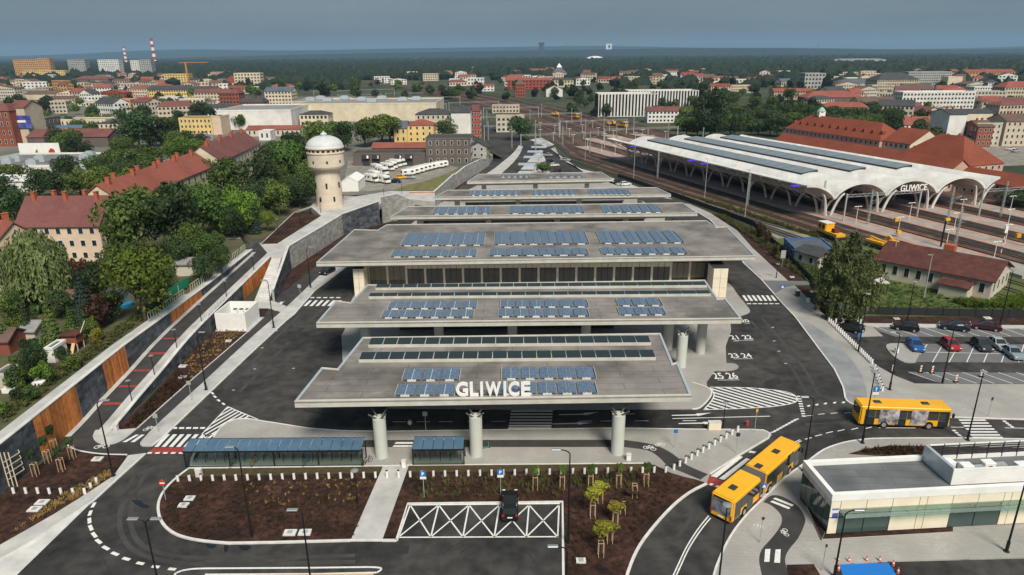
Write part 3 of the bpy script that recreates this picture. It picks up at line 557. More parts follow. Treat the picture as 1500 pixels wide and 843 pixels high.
wall_face(mw, mx_(80), mx_(129), lambda t: 0, lambda t: interp(ZP, 80+49*t)+.32, X, 'slate')
wall_face(mw, mx_(129), mx_(147.5), lambda t: 0, lambda t: interp(ZP, 129+18.5*t)+.32, X, 'larch')
wr = thing('white_railing', 'white barred railing on the coping of the ramp wall', 'railing', (mx_(112).x, 112, 2.8)); 
for i in range(7):
    y = 112+i*1.4; z = interp(ZP,y)+.32; part('railing_post', MB().box(WX(y)+5.2,WX(y)+5.26,y-.03,y+.03,z,z+1.05), 'white', wr)
for h_ in (.25,.5,.75,1.02): part('railing_bar', MB().bar((WX(112)+5.23,112,interp(ZP,112)+.32+h_),(WX(120.4)+5.23,120.4,interp(ZP,120.4)+.32+h_),.05,.05), 'white', wr)
# stairs from the upper plaza
S0, S1 = GU(398,378.6), GU(412,378.6); S0.z = S1.z = 3.3; B0, B1 = G(372,443,.1), G(394,442,.1)
st = thing('stairway', 'wide pale concrete stairs beside the larch clad ramp wall', 'stairs', (B0.x, B0.y, .1))
for i in range(20):
    a, b = i/20, (i+1)/20; p = B0.lerp(S0,a), B1.lerp(S1,a), B1.lerp(S1,b), B0.lerp(S0,b); z = .1+3.2*(i+1)/20
    part('step', MB().hexa([(q.x,q.y,0) for q in p], [(q.x,q.y,z) for q in p]), 'concrete_light', st)
# plaza round the water tower
PU = [(352,349),(376,352),(398,378.6),(412,378.6),(423,366),(503,318),(556,299),(573,292),(600,292),(637,296),(637,281),(573,280),(520,288),(480,287),(455,303),(470,316),(406,357),(383,357)]
def uppoly(name, pts, m, dz=0., sk=True):
    P = [GU(x, y, dz) for x, y in pts]; bm = bmesh.new(); vs = [bm.verts.new((p.x,p.y,0)) for p in P]; f = bm.faces.new(vs); f.normal_update()
    if f.normal.z < 0: f.normal_flip()
    bmesh.ops.triangulate(bm, faces=[f]); bm.verts.index_update(); tri = [tuple(v.index for v in q.verts) for q in bm.faces]; bm.free(); mb = MB().add(P, tri)
    if sk:
        n = len(P); mb.add(list(P)+[(p.x,p.y,p.z-1.6) for p in P], [(i,(i+1)%n,(i+1)%n+n,i+n) for i in range(n)])
    return solo(name, mb, m, kind='structure')
upz = uppoly('upper_plaza', PU, 'concrete'); 
bed_u = uppoly('planting_bed', [(384,357),(406,356.5),(470,316),(431,311)], 'mulch', .12)
part('bed_edge', MB().sweep([GU(x,y,.15) for x,y in [(383,357),(431,311.5),(455,303),(468,291)]], .2, -.3, .08), 'concrete', bed_u)
uppoly('bike_path', [(364,366),(378,354),(384,357),(392,368),(396,377),(386,380),(377,372)], 'asphalt_path', .02, False)
uppoly('footpath', [(310,345),(352,347),(352,351),(310,350)], 'concrete', .8, False)
# slate wall by the stairs, block wall, slate wall, far walls
def wall_px(name, label, b0, t0, b1, t1, style, n=None, segs=4, zb0=0., zb1=0.):
    A, B = G(*b0, zb0), G(*b1, zb1); h0 = GL(*t0, A, B).z; h1 = GL(*t1, A, B).z; d = B-A; d.z = 0; d.normalize(); n = n or Vector((d.y, -d.x, 0))
    t_ = wall_body(name, label, A, B, lambda t: zb0+(zb1-zb0)*t, lambda t: h0+(h1-h0)*t, n, .4, cope=.42, segs=segs)
    wall_face(t_, A, B, lambda t: zb0+(zb1-zb0)*t, lambda t: h0+(h1-h0)*t, n, style, *((1.35,.66) if style != 'larch' else ())); return t_
wall_px('stair_wall', 'dark slate wall stepping down beside the pale stairs', (403,443), (394,436), (427,395), (423,360.5), 'slate')
wall_px('block_wall', 'tall grey concrete block wall below the water tower plaza', (427,395), (423,360.5), (503,345), (503,313), 'grey', segs=6)
wall_px('slate_wall', 'tall dark slate wall east of the water tower', (503,345), (503,313), (557,329.5), (558,294), 'slate')
wall_px('block_wall', 'pale grey block wall with a pointed top next to the slate wall', (562,328), (562,288), (584,322), (578,285), 'grey')
wall_px('block_wall', 'pale grey block wall sloping down towards the station roof', (584,322), (578,285), (616,316), (611,299), 'grey')
wall_px('larch_screen', 'orange larch screen wall at the corner of the upper plaza', (601,307), (600,281), (637,307), (637,281), 'larch', Vector((0,-1,0)))
fw_b = [(637,306),(666.8,276),(682,266),(702,253),(716,243),(722,233)]; fw_t = [(637,280),(659.6,260),(681,244),(702,234),(716,229),(722,225.5)]
for i in range(5): wall_px('block_wall', 'white grey retaining wall curving along the grass bank of the camper yard', fw_b[i], fw_t[i], fw_b[i+1], fw_t[i+1], 'grey', segs=2)['group'] = 'pieces of the camper yard wall'
# yard, grass bank
def usheet(name, pts, m, z): return solo(name, MB().prism([G(x,y,z) for x,y in pts], None, z), m, kind='structure')
usheet('camper_yard', [(512,282),(600,278),(640,262),(672,246),(640,238),(510,236),(505,262)], 'gravel_yard', UPZ+.05)
usheet('grass_bank', [(575,279),(637,279),(659,260.5),(681,244.5),(700,235),(690,240),(668,250),(646,258),(620,266),(595,272)], 'dry_grass', UPZ+.09)
usheet('grass_bank', [(700,234),(720,226),(714,219.5),(700,222),(694,230)], 'dry_grass', UPZ+.09)
# railings on the garden side of the wall
RG = None
for i, (a, b) in enumerate([(104.5,108),(110,113.6),(114.2,118),(121,125),(126,129.5),(132,135.5),(138,142),(143,147),(148,151)]):
    t_ = thing('garden_railing', 'pale green metal railing panel with open bars on top of the retaining wall', 'railing', (WX(a)-1.2, a, interp(ZT,a)-.1), 0, 'railing panels above the ramp')
    za, zb_ = interp(ZT,a)-.1, interp(ZT,b)-.1; xa, xb = WX(a)-1.2, WX(b)-1.2
    part('top_rail', MB().bar((xa,a,za+1.5),(xb,b,zb_+1.5),.09,.09), mat('pale_green', (.42,.46,.36), rough=.6), t_); part('bottom_rail', MB().bar((xa,a,za+.2),(xb,b,zb_+.2),.07,.07), 'pale_green', t_)
    for k in range(5): y = a+(b-a)*k/4; part('railing_post', MB().box(WX(y)-1.24,WX(y)-1.16,y-.04,y+.04,interp(ZT,y)-.1,interp(ZT,y)+1.4), 'pale_green', t_)
# white enclosure with machines
E0 = G(318.5,484,.1); E1 = G(360.5,484.5,.1); E2 = G(380,466,.1); Eh = hgt(360,484,459,.1); E3 = E0+(E2-E1)
en = thing('machine_enclosure', 'open topped white walled enclosure at the foot of the ramp wall', 'enclosure', (E0.x, E0.y, .1))
for a, b in ((E0,E1),(E1,E2),(E2,E3),(E3,E0)): part('wall', MB().bar((a.x,a.y,.1+Eh/2),(b.x,b.y,.1+Eh/2),.22,Eh), 'white', en)
part('plinth', MB().prism([E0+Vector((-.2,-.5,0)), E1+Vector((.7,-.5,0)), E2+Vector((.8,.3,0)), E3], 0, .16), 'concrete', en)
for k in range(3):
    c = E3.lerp(E2,.3+.22*k)+Vector((0,-1.6,0)); ac = thing('cooling_unit', 'white cooling unit inside the white enclosure', 'machine', (c.x,c.y,.16), 0, 'cooling units')
    part('casing', MB().box(c.x-.5,c.x+.5,c.y-.5,c.y+.5,.16,2.4), 'white', ac); part('fan', MB().cyl((c.x,c.y,2.4),(c.x,c.y,2.5),.38,n=12), 'dark_metal', ac)
# ---------------------------------------------------------------- bus station canopies
mat('roof_deck', (.185,.168,.155), (.28,.258,.24), scale=.45, rough=.9, brick=(9.,1.6,.035,(.095,.09,.088),(0,0,0)), det2=(.17,.52,.33,.60), detail=9, bump=.1)
mat('fascia', (.50,.485,.435), (.58,.565,.51), scale=.7, rough=.55, det2=(.6,.88,.3,.6))
mat('soffit', (.33,.32,.30), (.40,.39,.365), scale=.8, rough=.7)
mat('zinc_sky_tint', (.46,.52,.56), (.56,.62,.66), scale=.8, rough=.4, metal=.35)  # bluish metal; on canopy sides and screen side its blue is painted sky light
mat('column_paint', (.50,.52,.47), (.56,.58,.53), scale=.5, rough=.55)
mat('strut', (.10,.10,.095), rough=.6)
mat('pv', (.075,.125,.20), (.115,.17,.25), scale=.6, rough=.14, spec=1., brick=(.85,.85,.04,(.15,.21,.30),(0,0,0)))
mat('glass_dark', (.022,.032,.033), rough=.12, spec=.5)
mat('pv_frame', (.55,.57,.58), rough=.4, metal=.3)
mat('cream_panel', (.72,.64,.50), (.79,.71,.57), scale=.5, rough=.6)
ZR = 8.2
def canopy(label, poly, wing=True, z=ZR, drop=1.95, inset=3.0):
    """poly: roof outline at z, anticlockwise from the front left; a folded edge, a sloping soffit and a slab"""
    P = [G(x, y, z) for x, y in poly]; c = sum(P, Vector())/len(P); t = thing('station_canopy', label, 'canopy', (c.x, c.y, 0))
    part('roof_deck', MB().prism(P, z-.3, z-.12), 'roof_deck', t)
    n = len(P); rim = []; ins = []
    for i in range(n):
        a, b, d = P[i-1], P[i], P[(i+1) % n]; u = (b-a).normalized(); v = (d-b).normalized(); nu = Vector((-u.y,u.x,0)); nv = Vector((-v.y,v.x,0)); q = nu+nv; q = q/max(q.dot(nu), .35)
        rim.append(q)
    for i in range(n):
        j = (i+1) % n; a, b = P[i], P[j]; d = (b-a).normalized(); front = abs(d.x) > .8 and d.x > 0
        Z = lambda p, q, o, zz: Vector((p.x+q.x*o, p.y+q.y*o, zz))
        wd = .32; lip = .85 if front else .6
        mb = MB().hexa([Z(a,rim[i],0,z-lip), Z(b,rim[j],0,z-lip), Z(b,rim[j],wd,z-lip), Z(a,rim[i],wd,z-lip)], [Z(a,rim[i],0,z), Z(b,rim[j],0,z), Z(b,rim[j],wd,z), Z(a,rim[i],wd,z)])
        part('fascia', mb, 'fascia' if abs(d.x) > .8 else 'zinc_sky_tint', t)  # side edges bluer than the front: reflected sky put into their colour
        part('soffit_edge', MB().add([Z(a,rim[i],.02,z-lip), Z(b,rim[j],.02,z-lip), Z(b,rim[j],inset,z-drop), Z(a,rim[i],inset,z-drop)], [(3,2,1,0)]), 'soffit', t)
    part('soffit', MB().add([(p.x+q.x*inset, p.y+q.y*inset, z-drop) for p, q in zip(P, rim)], [tuple(range(n-1,-1,-1))]), 'soffit', t)
    return t
r1 = canopy('front station canopy with grey felt roof, two skylight strips and large white lettering', [(431,588),(1013.6,579),(993,530),(986,532),(968,488),(531,494),(494,540),(471,538)])
r2 = canopy('second station canopy with three groups of blue solar panels behind the lettered canopy', [(463,473),(1086.7,466.7),(1063,436.7),(1051.7,437.5),(1033,410),(538,417),(513,443),(491.7,440)])
r3 = canopy('largest station canopy above the glazed concourse, with six solar fields', [(463,384.5),(1107,375),(1065,331.7),(1049,333),(1035,323),(566,329),(553,337),(519,336)])
r4 = canopy('narrow station canopy directly behind the largest canopy', [(572,317),(1022,312),(1000,297),(597,302.5)])
r5 = canopy('fifth station canopy from the lettered front one, with one row of solar panels', [(635,289),(983,284.5),(962,274.5),(655,278.5)])
r6 = canopy('hindmost and shortest station canopy near the bus road bend', [(684,266),(897,262),(881,252),(701,255)])
def skylight(parent, fl, fr, bl, br, n, name='skylight'):
    z = ZR-.12; A, B, C_, D = G(*fl,z), G(*fr,z), G(*br,z), G(*bl,z); y0, y1 = (A.y+B.y)/2, (C_.y+D.y)/2; x0, x1 = (A.x+D.x)/2, (B.x+C_.x)/2
    base = part('skylight', MB().box(x0,x1,y0,y1,z-.02,z+.42), 'fascia', parent)
    w_ = (x1-x0)/n
    for i in range(n): part('pane', MB().hexa([(x0+w_*i+.06,y0+.1,z+.44),(x0+w_*(i+1)-.06,y0+.1,z+.44),(x0+w_*(i+1)-.06,y1-.1,z+.44),(x0+w_*i+.06,y1-.1,z+.44)], [(x0+w_*i+.06,y0+.1,z+.47),(x0+w_*(i+1)-.06,y0+.1,z+.47),(x0+w_*(i+1)-.06,y1-.1,z+.62),(x0+w_*i+.06,y1-.1,z+.62)]), 'glass_dark', base)
skylight(r1, (524.5,534), (958,526), (530,523), (957,517), 20); skylight(r1, (539.5,511), (951.7,505), (543,502), (950,496), 20)
skylight(r2, (538,439.5), (1040,433), (543,435.5), (1037,429), 24); skylight(r2, (549,427), (1034,420), (552,422.5), (1031,416), 24)
def tent_mesh(w_, d_):
    """a pair of panels leaning together, in three parts' meshes"""
    h0, h1 = .12, .12+.17*w_/2; t = .05
    a = MB().hexa([(0.02,0,h0),(w_/2-.05,0,h1),(w_/2-.05,d_,h1),(.02,d_,h0)], [(0.02,0,h0+t),(w_/2-.05,0,h1+t),(w_/2-.05,d_,h1+t),(.02,d_,h0+t)]).mesh('panel', 'pv')
    b = MB().hexa([(w_/2+.05,0,h1),(w_-.02,0,h0),(w_-.02,d_,h0),(w_/2+.05,d_,h1)], [(w_/2+.05,0,h1+t),(w_-.02,0,h0+t),(w_-.02,d_,h0+t),(w_/2+.05,d_,h1+t)]).mesh('panel', 'pv')
    f = MB().box(.25*w_,.75*w_,-.18,-.02,0,.22).box(w_*.45,w_*.55,0,d_,0,.2).mesh('ballast_tray', 'concrete_light')
    return a, b, f
def solar(lab, fl, fr, bl, br, n, ends=True, grp=None):
    z = ZR-.12; A, B, C_, D = G(*fl,z), G(*fr,z), G(*br,z), G(*bl,z); y0, y1 = (A.y+B.y)/2, (C_.y+D.y)/2; x0, x1 = (A.x+D.x)/2, (B.x+C_.x)/2; w_ = (x1-x0)/n; d_ = y1-y0
    t = thing('solar_array', lab, 'solar panels', (x0,y0,z), 0, grp); pw = w_*.92; a, b, f = tent_mesh(pw, d_)
    for i in range(n):
        for nm, me in (('panel',a),('panel',b),('ballast_tray',f)): link(nm, me, t, (i*w_+w_*.04, 0, 0))
    for xx in (-.08, x1-x0+.02): link('edge_rail', MB().box(0,.07,0,d_,.0,.3).mesh('edge_rail', 'pv_frame'), t, (xx,0,0))
solar('solar array of three panel tents at the rear left of the lettered canopy', (588.5,559), (671.7,557.5), (595,543.6), (675.6,542.5), 3)
solar('solar array of three panel tents left of the large white letters', (578,581), (665,580), (585,566), (668,564.5), 3)
solar('solar array of five panel tents behind the large white letters', (733.6,557), (871.5,555), (737,541), (869.7,540), 5)
solar('solar array of five panel tents partly hidden by the large white letters', (727,579.5), (873.5,577), (731,563.5), (871.5,561), 5)
for i, (a, b, c, d, n) in enumerate([((568,454),(697,452.4),(572,444.4),(700,442.7),6),((732.7,451.7),(860,450.5),(734,441.7),(861,440.5),6),((905,449.5),(968,448.6),(904,439.6),(967,438.6),3)]): solar('rear solar array on the second canopy, '+['the one by the stairs side','the one in the middle of the roof','the short one of three tents'][i], a, b, c, d, n)
for i, (a, b, c, d, n) in enumerate([((558,467),(692.7,465.7),(562.7,457.2),(695.5,455.5),6),((729,465.5),(861.7,464),(731,455),(861,453.6),6),((906.7,463),(974,462.2),(906,452.6),(970.5,451.8),3)]): solar('front solar array on the second canopy, '+['the one by the stairs side','the one in the middle of the roof','the short one of three tents'][i], a, b, c, d, n)
for i, (a, b, c, d, n) in enumerate([((586.7,361),(708,360),(596.7,344),(711.7,342.3),6),((722,359.5),(859,358),(726.7,341.6),(859,340),6),((878,358),(998,356.4),(875,340.7),(990,339),6)]): solar('deep rear solar array on the largest canopy, '+['on the water tower side','in the middle','on the railway side'][i], a, b, c, d, n)
for i, (a, b, c, d, n) in enumerate([((571.7,378),(696.7,376.2),(577,368.2),(700,366.7),6),((716,376),(860.7,374.4),(718,366.7),(860,365),6),((880.7,374.2),(1006,372.6),(880,364.8),(1000,363.6),6)]): solar('shallow front solar array on the largest canopy, '+['on the water tower side','in the middle','on the railway side'][i], a, b, c, d, n)
for i, (a, b) in enumerate([(633,716),(745,853),(883,967)]): solar('small solar array on the narrow canopy behind the largest one, '+['on the water tower side','in the middle','on the railway side'][i], (a,314.8-i), (b,314-i), (a+5-3*i,304.6-i), (b+4-3*i,304-i), 6)
for i, (a, b) in enumerate([(688,760),(780,842),(864,922)]): solar('thin solar array on the fifth canopy, '+['on the water tower side','in the middle','on the railway side'][i], (a,287.5-i*.5), (b,287-i*.5), (a+3-2*i,280-i*.5), (b+2-2*i,279.6-i*.5), 7)
for i, (a, b) in enumerate([(732,775),(800,852)]): solar('faint solar array on the hindmost canopy, '+['nearer the retaining wall','nearer the railway'][i], (a,260.5), (b,260), (a+2,257.3), (b+1,257), 5)
# lettering standing on the front canopy
A, B = G(667,581,ZR-.12), G(778,579.5,ZR-.12); hh = GY(667,560,A.y).z-A.z
sg = thing('roof_lettering', 'white block letters standing on the edge of the front canopy', 'sign', (A.x, A.y, ZR-.12)); acc = 0
wd_ = {'G':1.1,'L':.78,'I':.4,'W':1.42,'C':1.0,'E':.85}; tot = sum(wd_[c] for c in 'GLIWICE'); wtot = B.x-A.x
for ch in 'GLIWICE':
    cw = wd_[ch]*wtot/tot; me = textfit(textmesh(ch, 1, .2, .034), cw*(.86 if ch != 'I' else .55), hh); me.materials.append(MATS['white'])
    o = link('letter', me, sg, (acc+cw*(.07 if ch != 'I' else .22), 0, .0)); o.rotation_euler = (math.radians(90),0,0); acc += cw
part('letter_rail', MB().box(A.x,B.x,A.y+.2,A.y+.3,ZR-.1,ZR+.0), 'dark_metal', sg)
# columns with their branching heads
def column(par, P, zt=5.45, r=.78, soff=ZR-1.95, arms=True):
    c = part('column', MB().cyl((P.x,P.y,.1),(P.x,P.y,zt),r,n=24), 'column_paint', par, smooth=False)
    if arms:
        for sx in (-1,1):
            for sy in (-1,1): part('strut', MB().cyl((P.x+sx*.25,P.y+sy*.25,zt-.05),(P.x+sx*1.0,P.y+sy*.9,soff+.05),.10,n=8), 'strut', c)
for x, y in [(559.5,668.5),(698,666.3),(904,663.5)]: column(r1, G(x,y,.1))
for X_ in (-19,-8,3,12.7,19.5): column(r1, Vector((X_, 87.5, 0)))
for X_ in (-24,-12,0,12,25.5): column(r2, Vector((X_, 103, 0)))
column(r2, G(997,537,.1)); column(r2, Vector((30.5,101.5,0)))
for X_ in (-32,-19,-5,9,24,40): column(r3, Vector((X_,136.5,0)), zt=3.6); column(r3, Vector((X_,152,0)))
for X_ in (-24,-6,12,30,41): column(r4, Vector((X_,175,0)))
for X_ in (-16,2,20,38): column(r5, Vector((X_,199,0)))
for X_ in (-9,8,25): column(r6, Vector((X_,224,0)))
# glazed concourse under the largest canopy
cx0, cx1 = G(536,435,0).x, G(1043,430,0).x; cy = G(528,436,0).y+4.5
cc = thing('concourse', 'long glazed concourse with cream fascia panels below the largest canopy', 'building', ((cx0+cx1)/2, cy, 0))
part('core', MB().box(cx0,cx1,cy+.3,cy+16,.05,6.2), 'dark_metal', cc)
nb = 18; bw_ = (cx1-cx0)/nb
for i in range(nb):
    a = cx0+i*bw_; open_ = 2 <= i < nb-2
    part('pier', MB().box(a-.22,a+.22,cy-.12,cy+.3,.1,6.2), 'cream_panel', cc)
    if open_: part('fascia_panel', MB().box(a+.24,a+bw_-.24,cy,cy+.28,4.6,6.2), 'cream_panel', cc); part('glazing', MB().box(a+.24,a+bw_-.24,cy+.1,cy+.28,.1,4.55), 'glass', cc)
    else: part('louvre_panel', MB().box(a+.24,a+bw_-.24,cy,cy+.28,2.2,5.4), mat('louvre', (.22,.19,.15), (.28,.24,.19), scale=3), cc); part('glazing', MB().box(a+.24,a+bw_-.24,cy+.1,cy+.28,.1,2.15), 'glass', cc)
    for k in range(1,3): part('mullion', MB().box(a+bw_*k/3-.03,a+bw_*k/3+.03,cy-.05,cy,.1,6.2), 'dark_metal', cc)
for xa, xb in ((520,536),(1042,1058)):
    p, q = G(xa,436,.1), G(xb,435 if xa < 800 else 430,.1); pv_ = thing('corner_pavilion', 'narrow cream clad corner pavilion under the largest canopy, '+('on the water tower side' if xa < 800 else 'on the railway side'), 'building', (p.x,p.y,.1))
    for i in range(2):
        for k in range(3): part('panel', MB().box(p.x+(q.x-p.x)*i/2+.03,p.x+(q.x-p.x)*(i+1)/2-.03,p.y,p.y+4,.1+2*k+.02,.1+2*(k+1)-.03), 'cream_panel', pv_)
    part('core', MB().box(p.x+.05,q.x-.05,p.y+.1,p.y+18,.1,6.2), 'dark_metal', pv_)
# low walls and glazing between the canopies
for nm, lab, X0, X1, Y, h_ in [('waiting_room','dark glazed waiting room below the second canopy',-20,18,112,3.2),('waiting_room','dark glazed waiting room below the narrow canopy',-24,36,181,3.6),('waiting_room','dark glazed waiting room below the fifth canopy',-14,34,205,3.6)]:
    t = thing(nm, lab, 'building', (X0,Y,.1)); part('wall', MB().box(X0,X1,Y+.2,Y+4,.1,h_), 'dark_metal', t); n = int((X1-X0)/3.2)
    for i in range(n): a = X0+(X1-X0)*i/n; part('pane', MB().box(a+.08,a+(X1-X0)/n-.08,Y+.1,Y+.2,.4,h_-.3), 'glass', t)
    part('roof_edge', MB().box(X0-.3,X1+.3,Y-.2,Y+4.2,h_,h_+.25), 'fascia', t)
# ---------------------------------------------------------------- railway and train hall
mat('hall_white', (.70,.685,.65), (.79,.775,.74), scale=.25, rough=.55, det2=(.15,.8,.3,.6), brick=(7,1.5,.03,(.60,.59,.56),(0,0,1.93)))
mat('hall_steel', (.62,.55,.42), (.70,.63,.50), scale=.8, rough=.55)
mat('hall_glass', (.17,.205,.23), (.23,.265,.285), scale=.6, rough=.2, spec=.7)
mat('platform_pink', (.36,.20,.155), (.46,.28,.22), scale=.5, rough=.85)
mat('platform_grey', (.25,.235,.22), (.36,.335,.31), scale=.3, rough=.85, detail=8)
mat('violet_light', (.10,.05,.5), rough=.4, emit=(.16,.07,.9,.35))
HF = [G(1207,314,.8), G(1275.6,309,.8), G(1351,304,.8), G(1424,299,.8)]
HB = G(922,234,.8); ax = Vector((HB.x-HF[0].x, HB.y-HF[0].y, 0)); HL = ax.length; ax.normalize()        # along the tracks, away from the camera
cr_ = (HF[3]-HF[0])/3; cr_.z = 0                                                                      # across, one bay
def HP(u, v, z=0.): p = HF[0]+ax*u+cr_*v; return Vector((p.x, p.y, z))
bal = MB().prism([HP(-150,-1.2), HP(-150,5), HP(HL+20,5.2), HP(HL+90,4.4), G(870,171), G(800,155), G(700,138.5), G(640,128), G(560,118), G(520,118), G(600,131), G(645,143), G(700,156), G(768,178), G(790,194), G(811,211), G(832,227), G(856,239), G(890,251), G(930,266), G(985,283), G(1041,300), G(1100,318), G(1190,346), G(1240,352)], None, .012)
ballast = solo('railway_ballast', bal, 'ballast', kind='structure')
sid = sheet('siding_ground', [(1005,291),(1060,313),(1110,334),(1185,376),(1290,390),(1400,372),(1370,350),(1200,342),(1100,314),(1041,298)], .0, 'gravel_yard')
solo('verge_grass', MB().prism(px([(985,284),(1060,303),(1120,322),(1190,346),(1270,358),(1262,351),(1190,340),(1060,297)]), None, .022), 'dry_grass', kind='structure')
def curve_far(v):                                           # a track: straight beside the hall, bending towards the far yard
    e = HP(HL+20, v); f1 = G(770+v*26, 168-v*.5); f2 = G(690+v*22, 147-v*.4); f3 = G(600+v*20, 127-v*.3)
    return [e, e.lerp(f1,.5)+Vector((6,0,0)), f1, f2, f3]
def track(pts, lab, group='railway tracks'):
    P = [Vector((p.x, p.y, 0)) for p in pts]; t = thing('railway_track', lab, 'track', (P[0].x,P[0].y,0), 0, group)
    for s_ in (-.75,.75):
        Q = []
        for i, p in enumerate(P):
            d = (P[min(i+1,len(P)-1)]-P[max(i-1,0)]).normalized(); Q.append(p+Vector((-d.y,d.x,0))*s_)
        part('rail', MB().sweep(Q, .16, .08, .26), 'rail', t)
    mb = MB()
    for a, b in zip(P, P[1:]):
        n = int((b-a).length/(.8 if a.y < 330 else 2.4)); d = (b-a).normalized(); q = Vector((-d.y,d.x,0))*1.3
        if a.y > 700: continue
        for k in range(n):
            c = a.lerp(b, k/n); e = d*.13; mb.add([c-q-e+Vector((0,0,.1)), c+q-e+Vector((0,0,.1)), c+q+e+Vector((0,0,.1)), c-q+e+Vector((0,0,.1))], [(0,1,2,3)])
    part('sleepers', mb, 'sleeper', t, kind='stuff'); return t
names = ['the outermost one beside the grass verge','second from the grass verge','third from the grass verge','running along the long side of the white hall','first pair under the leftmost vault, outer','first pair under the leftmost vault, inner','second pair under the lettered vault, outer','second pair under the lettered vault, inner','third pair beside the red roofed building, outer','third pair beside the red roofed building, inner','last track next to the trees']
for v, nm in zip([-1.35,-1.05,-.75,-.45,.36,.64,1.36,1.64,2.36,2.64,3.4], names):
    track([HP(-140,v), HP(-60,v), HP(0,v), HP(60,v), HP(HL+20,v)]+curve_far(v)[1:], 'railway track with rusty rails, '+nm)
track([G(1500,392), G(1400,368), G(1300,358), G(1200,347), G(1120,327), G(1060,309), G(1000,291)], 'overgrown siding track holding the yellow rail machines')
track([G(1250,382), G(1180,357), G(1120,335), G(1070,316), G(1012,295)], 'short siding track beside the dark fence')
# platforms under the column rows
for v, u0, u1, lab in [(0,-62,170,'on the outer side of the white hall'),(1,-60,200,'leading to the lettered arch'),(2,-66,215,'between the second and third arches'),(3,-72,215,'by the red roofed station building')]:
    hw = .23; t = thing('platform', 'railway platform with pink edges and grey middle, '+lab, 'platform', tuple(HP(u0,v)))
    part('platform_body', MB().prism([HP(u0,v-hw),HP(u1,v-hw),HP(u1,v+hw),HP(u0,v+hw)], -.05, .8), 'platform_grey', t)
    for a, b in ((v-hw,v-hw*.5),(v+hw*.5,v+hw)): part('platform_edge', MB().prism([HP(u0+14,a,0),HP(u1,a,0),HP(u1,b,0),HP(u0+14,b,0)], None, .806), 'platform_pink', t)
# the vaulted hall
hall = thing('train_hall', 'white train hall of four long barrel vaults on curved crossing columns', 'train hall', tuple(HP(0,0)))
ZS, RISE = 6.1, 4.1
def vz(v): f = v-math.floor(v); return ZS+RISE*(1-(2*f-1)**2)**.75
for k in range(5):
    vv = k-1; mb = MB(); n = 14; m = 16; vs = []; va, vb = (.45,1.) if k == 0 else (0.,.26) if k == 4 else (0.,1.)
    for i in range(m+1):
        for j in range(n+1):
            u = -3+(HL+6)*i/m; f_ = va+(vb-va)*j/n; v = vv+f_; zz = vz(v) if 0 < f_ < 1 else ZS
            if i in (0, m): zz += .12
            vs.append(HP(u, v, zz))
    N_ = (n+1)*(m+1); vs += [p-Vector((0,0,.3)) for p in vs]; fs = []
    for i in range(m):
        for j in range(n):
            a = i*(n+1)+j; fs += [(a, a+1, a+n+2, a+n+1)[::-1], (a+N_, a+1+N_, a+n+2+N_, a+n+1+N_)]
    for j in range(n): fs += [(j, j+1, j+1+N_, j+N_), (m*(n+1)+j, m*(n+1)+j+1, m*(n+1)+j+1+N_, m*(n+1)+j+N_)]
    for i in range(m):
        for j in (0,n): a = i*(n+1)+j; fs.append((a, a+n+1, a+n+1+N_, a+N_))
    part('vault', MB().add(vs, fs), 'hall_white', hall, smooth=False)
    for i in range(15):                                       # ribs seen below the vaults
        u = HL*i/14; ar = [HP(u, vv+f_, (vz(vv+f_) if 0 < f_ < 1 else ZS)-.5) for f_ in [va+(vb-va)*j/12 for j in range(13)]]; rb = MB()
        for a, b in zip(ar, ar[1:]): rb.bar(a, b, .35, .45)
        part('arch_rib', rb, 'hall_steel', hall)
    for u in (-3.05, HL+3.05):                                # bright arch at either end
        ar = [HP(u, vv+f_, (vz(vv+f_) if 0 < f_ < 1 else ZS)-.12) for f_ in [va+(vb-va)*j/16 for j in range(17)]]; rb = MB()
        for a, b in zip(ar, ar[1:]): rb.bar(a, b, .5, .6)
        part('end_arch', rb, 'hall_white', hall)
    if 1 <= k <= 3:
        u0, u1 = 17, HL-6; v0, v1 = vv+.27, vv+.60; sk = part('roof_light', MB().hexa([HP(u0,v0,vz(v0)-.2),HP(u1,v0,vz(v0)-.2),HP(u1,v1,vz(v1)-.2),HP(u0,v1,vz(v1)-.2)], [HP(u0,v0,vz(v0)+.55),HP(u1,v0,vz(v0)+.55),HP(u1,v1,vz(v1)+.75),HP(u0,v1,vz(v1)+.75)]), 'dark_metal', hall)
        for i in range(20):
            a, b = u0+(u1-u0)*(i+.04)/20, u0+(u1-u0)*(i+.96)/20
            part('pane', MB().hexa([HP(a,v0,vz(v0)+.56),HP(b,v0,vz(v0)+.56),HP(b,v1,vz(v1)+.76),HP(a,v1,vz(v1)+.76)], [HP(a,v0,vz(v0)+.62),HP(b,v0,vz(v0)+.62),HP(b,v1,vz(v1)+.82),HP(a,v1,vz(v1)+.82)]), 'hall_glass', sk)
def curved_leg(base, top, bow, r=.3):
    mb = MB(); pr = None
    for i in range(9):
        t = i/8; p = base.lerp(top, t); p = p+bow*math.sin(t*math.pi*.5)*(1-t)*1.6
        if pr is not None: mb.cyl(pr, p, r*(1.25-.4*(i-1)/8), r*(1.25-.4*i/8), n=6, cap=False)
        pr = p
    return mb
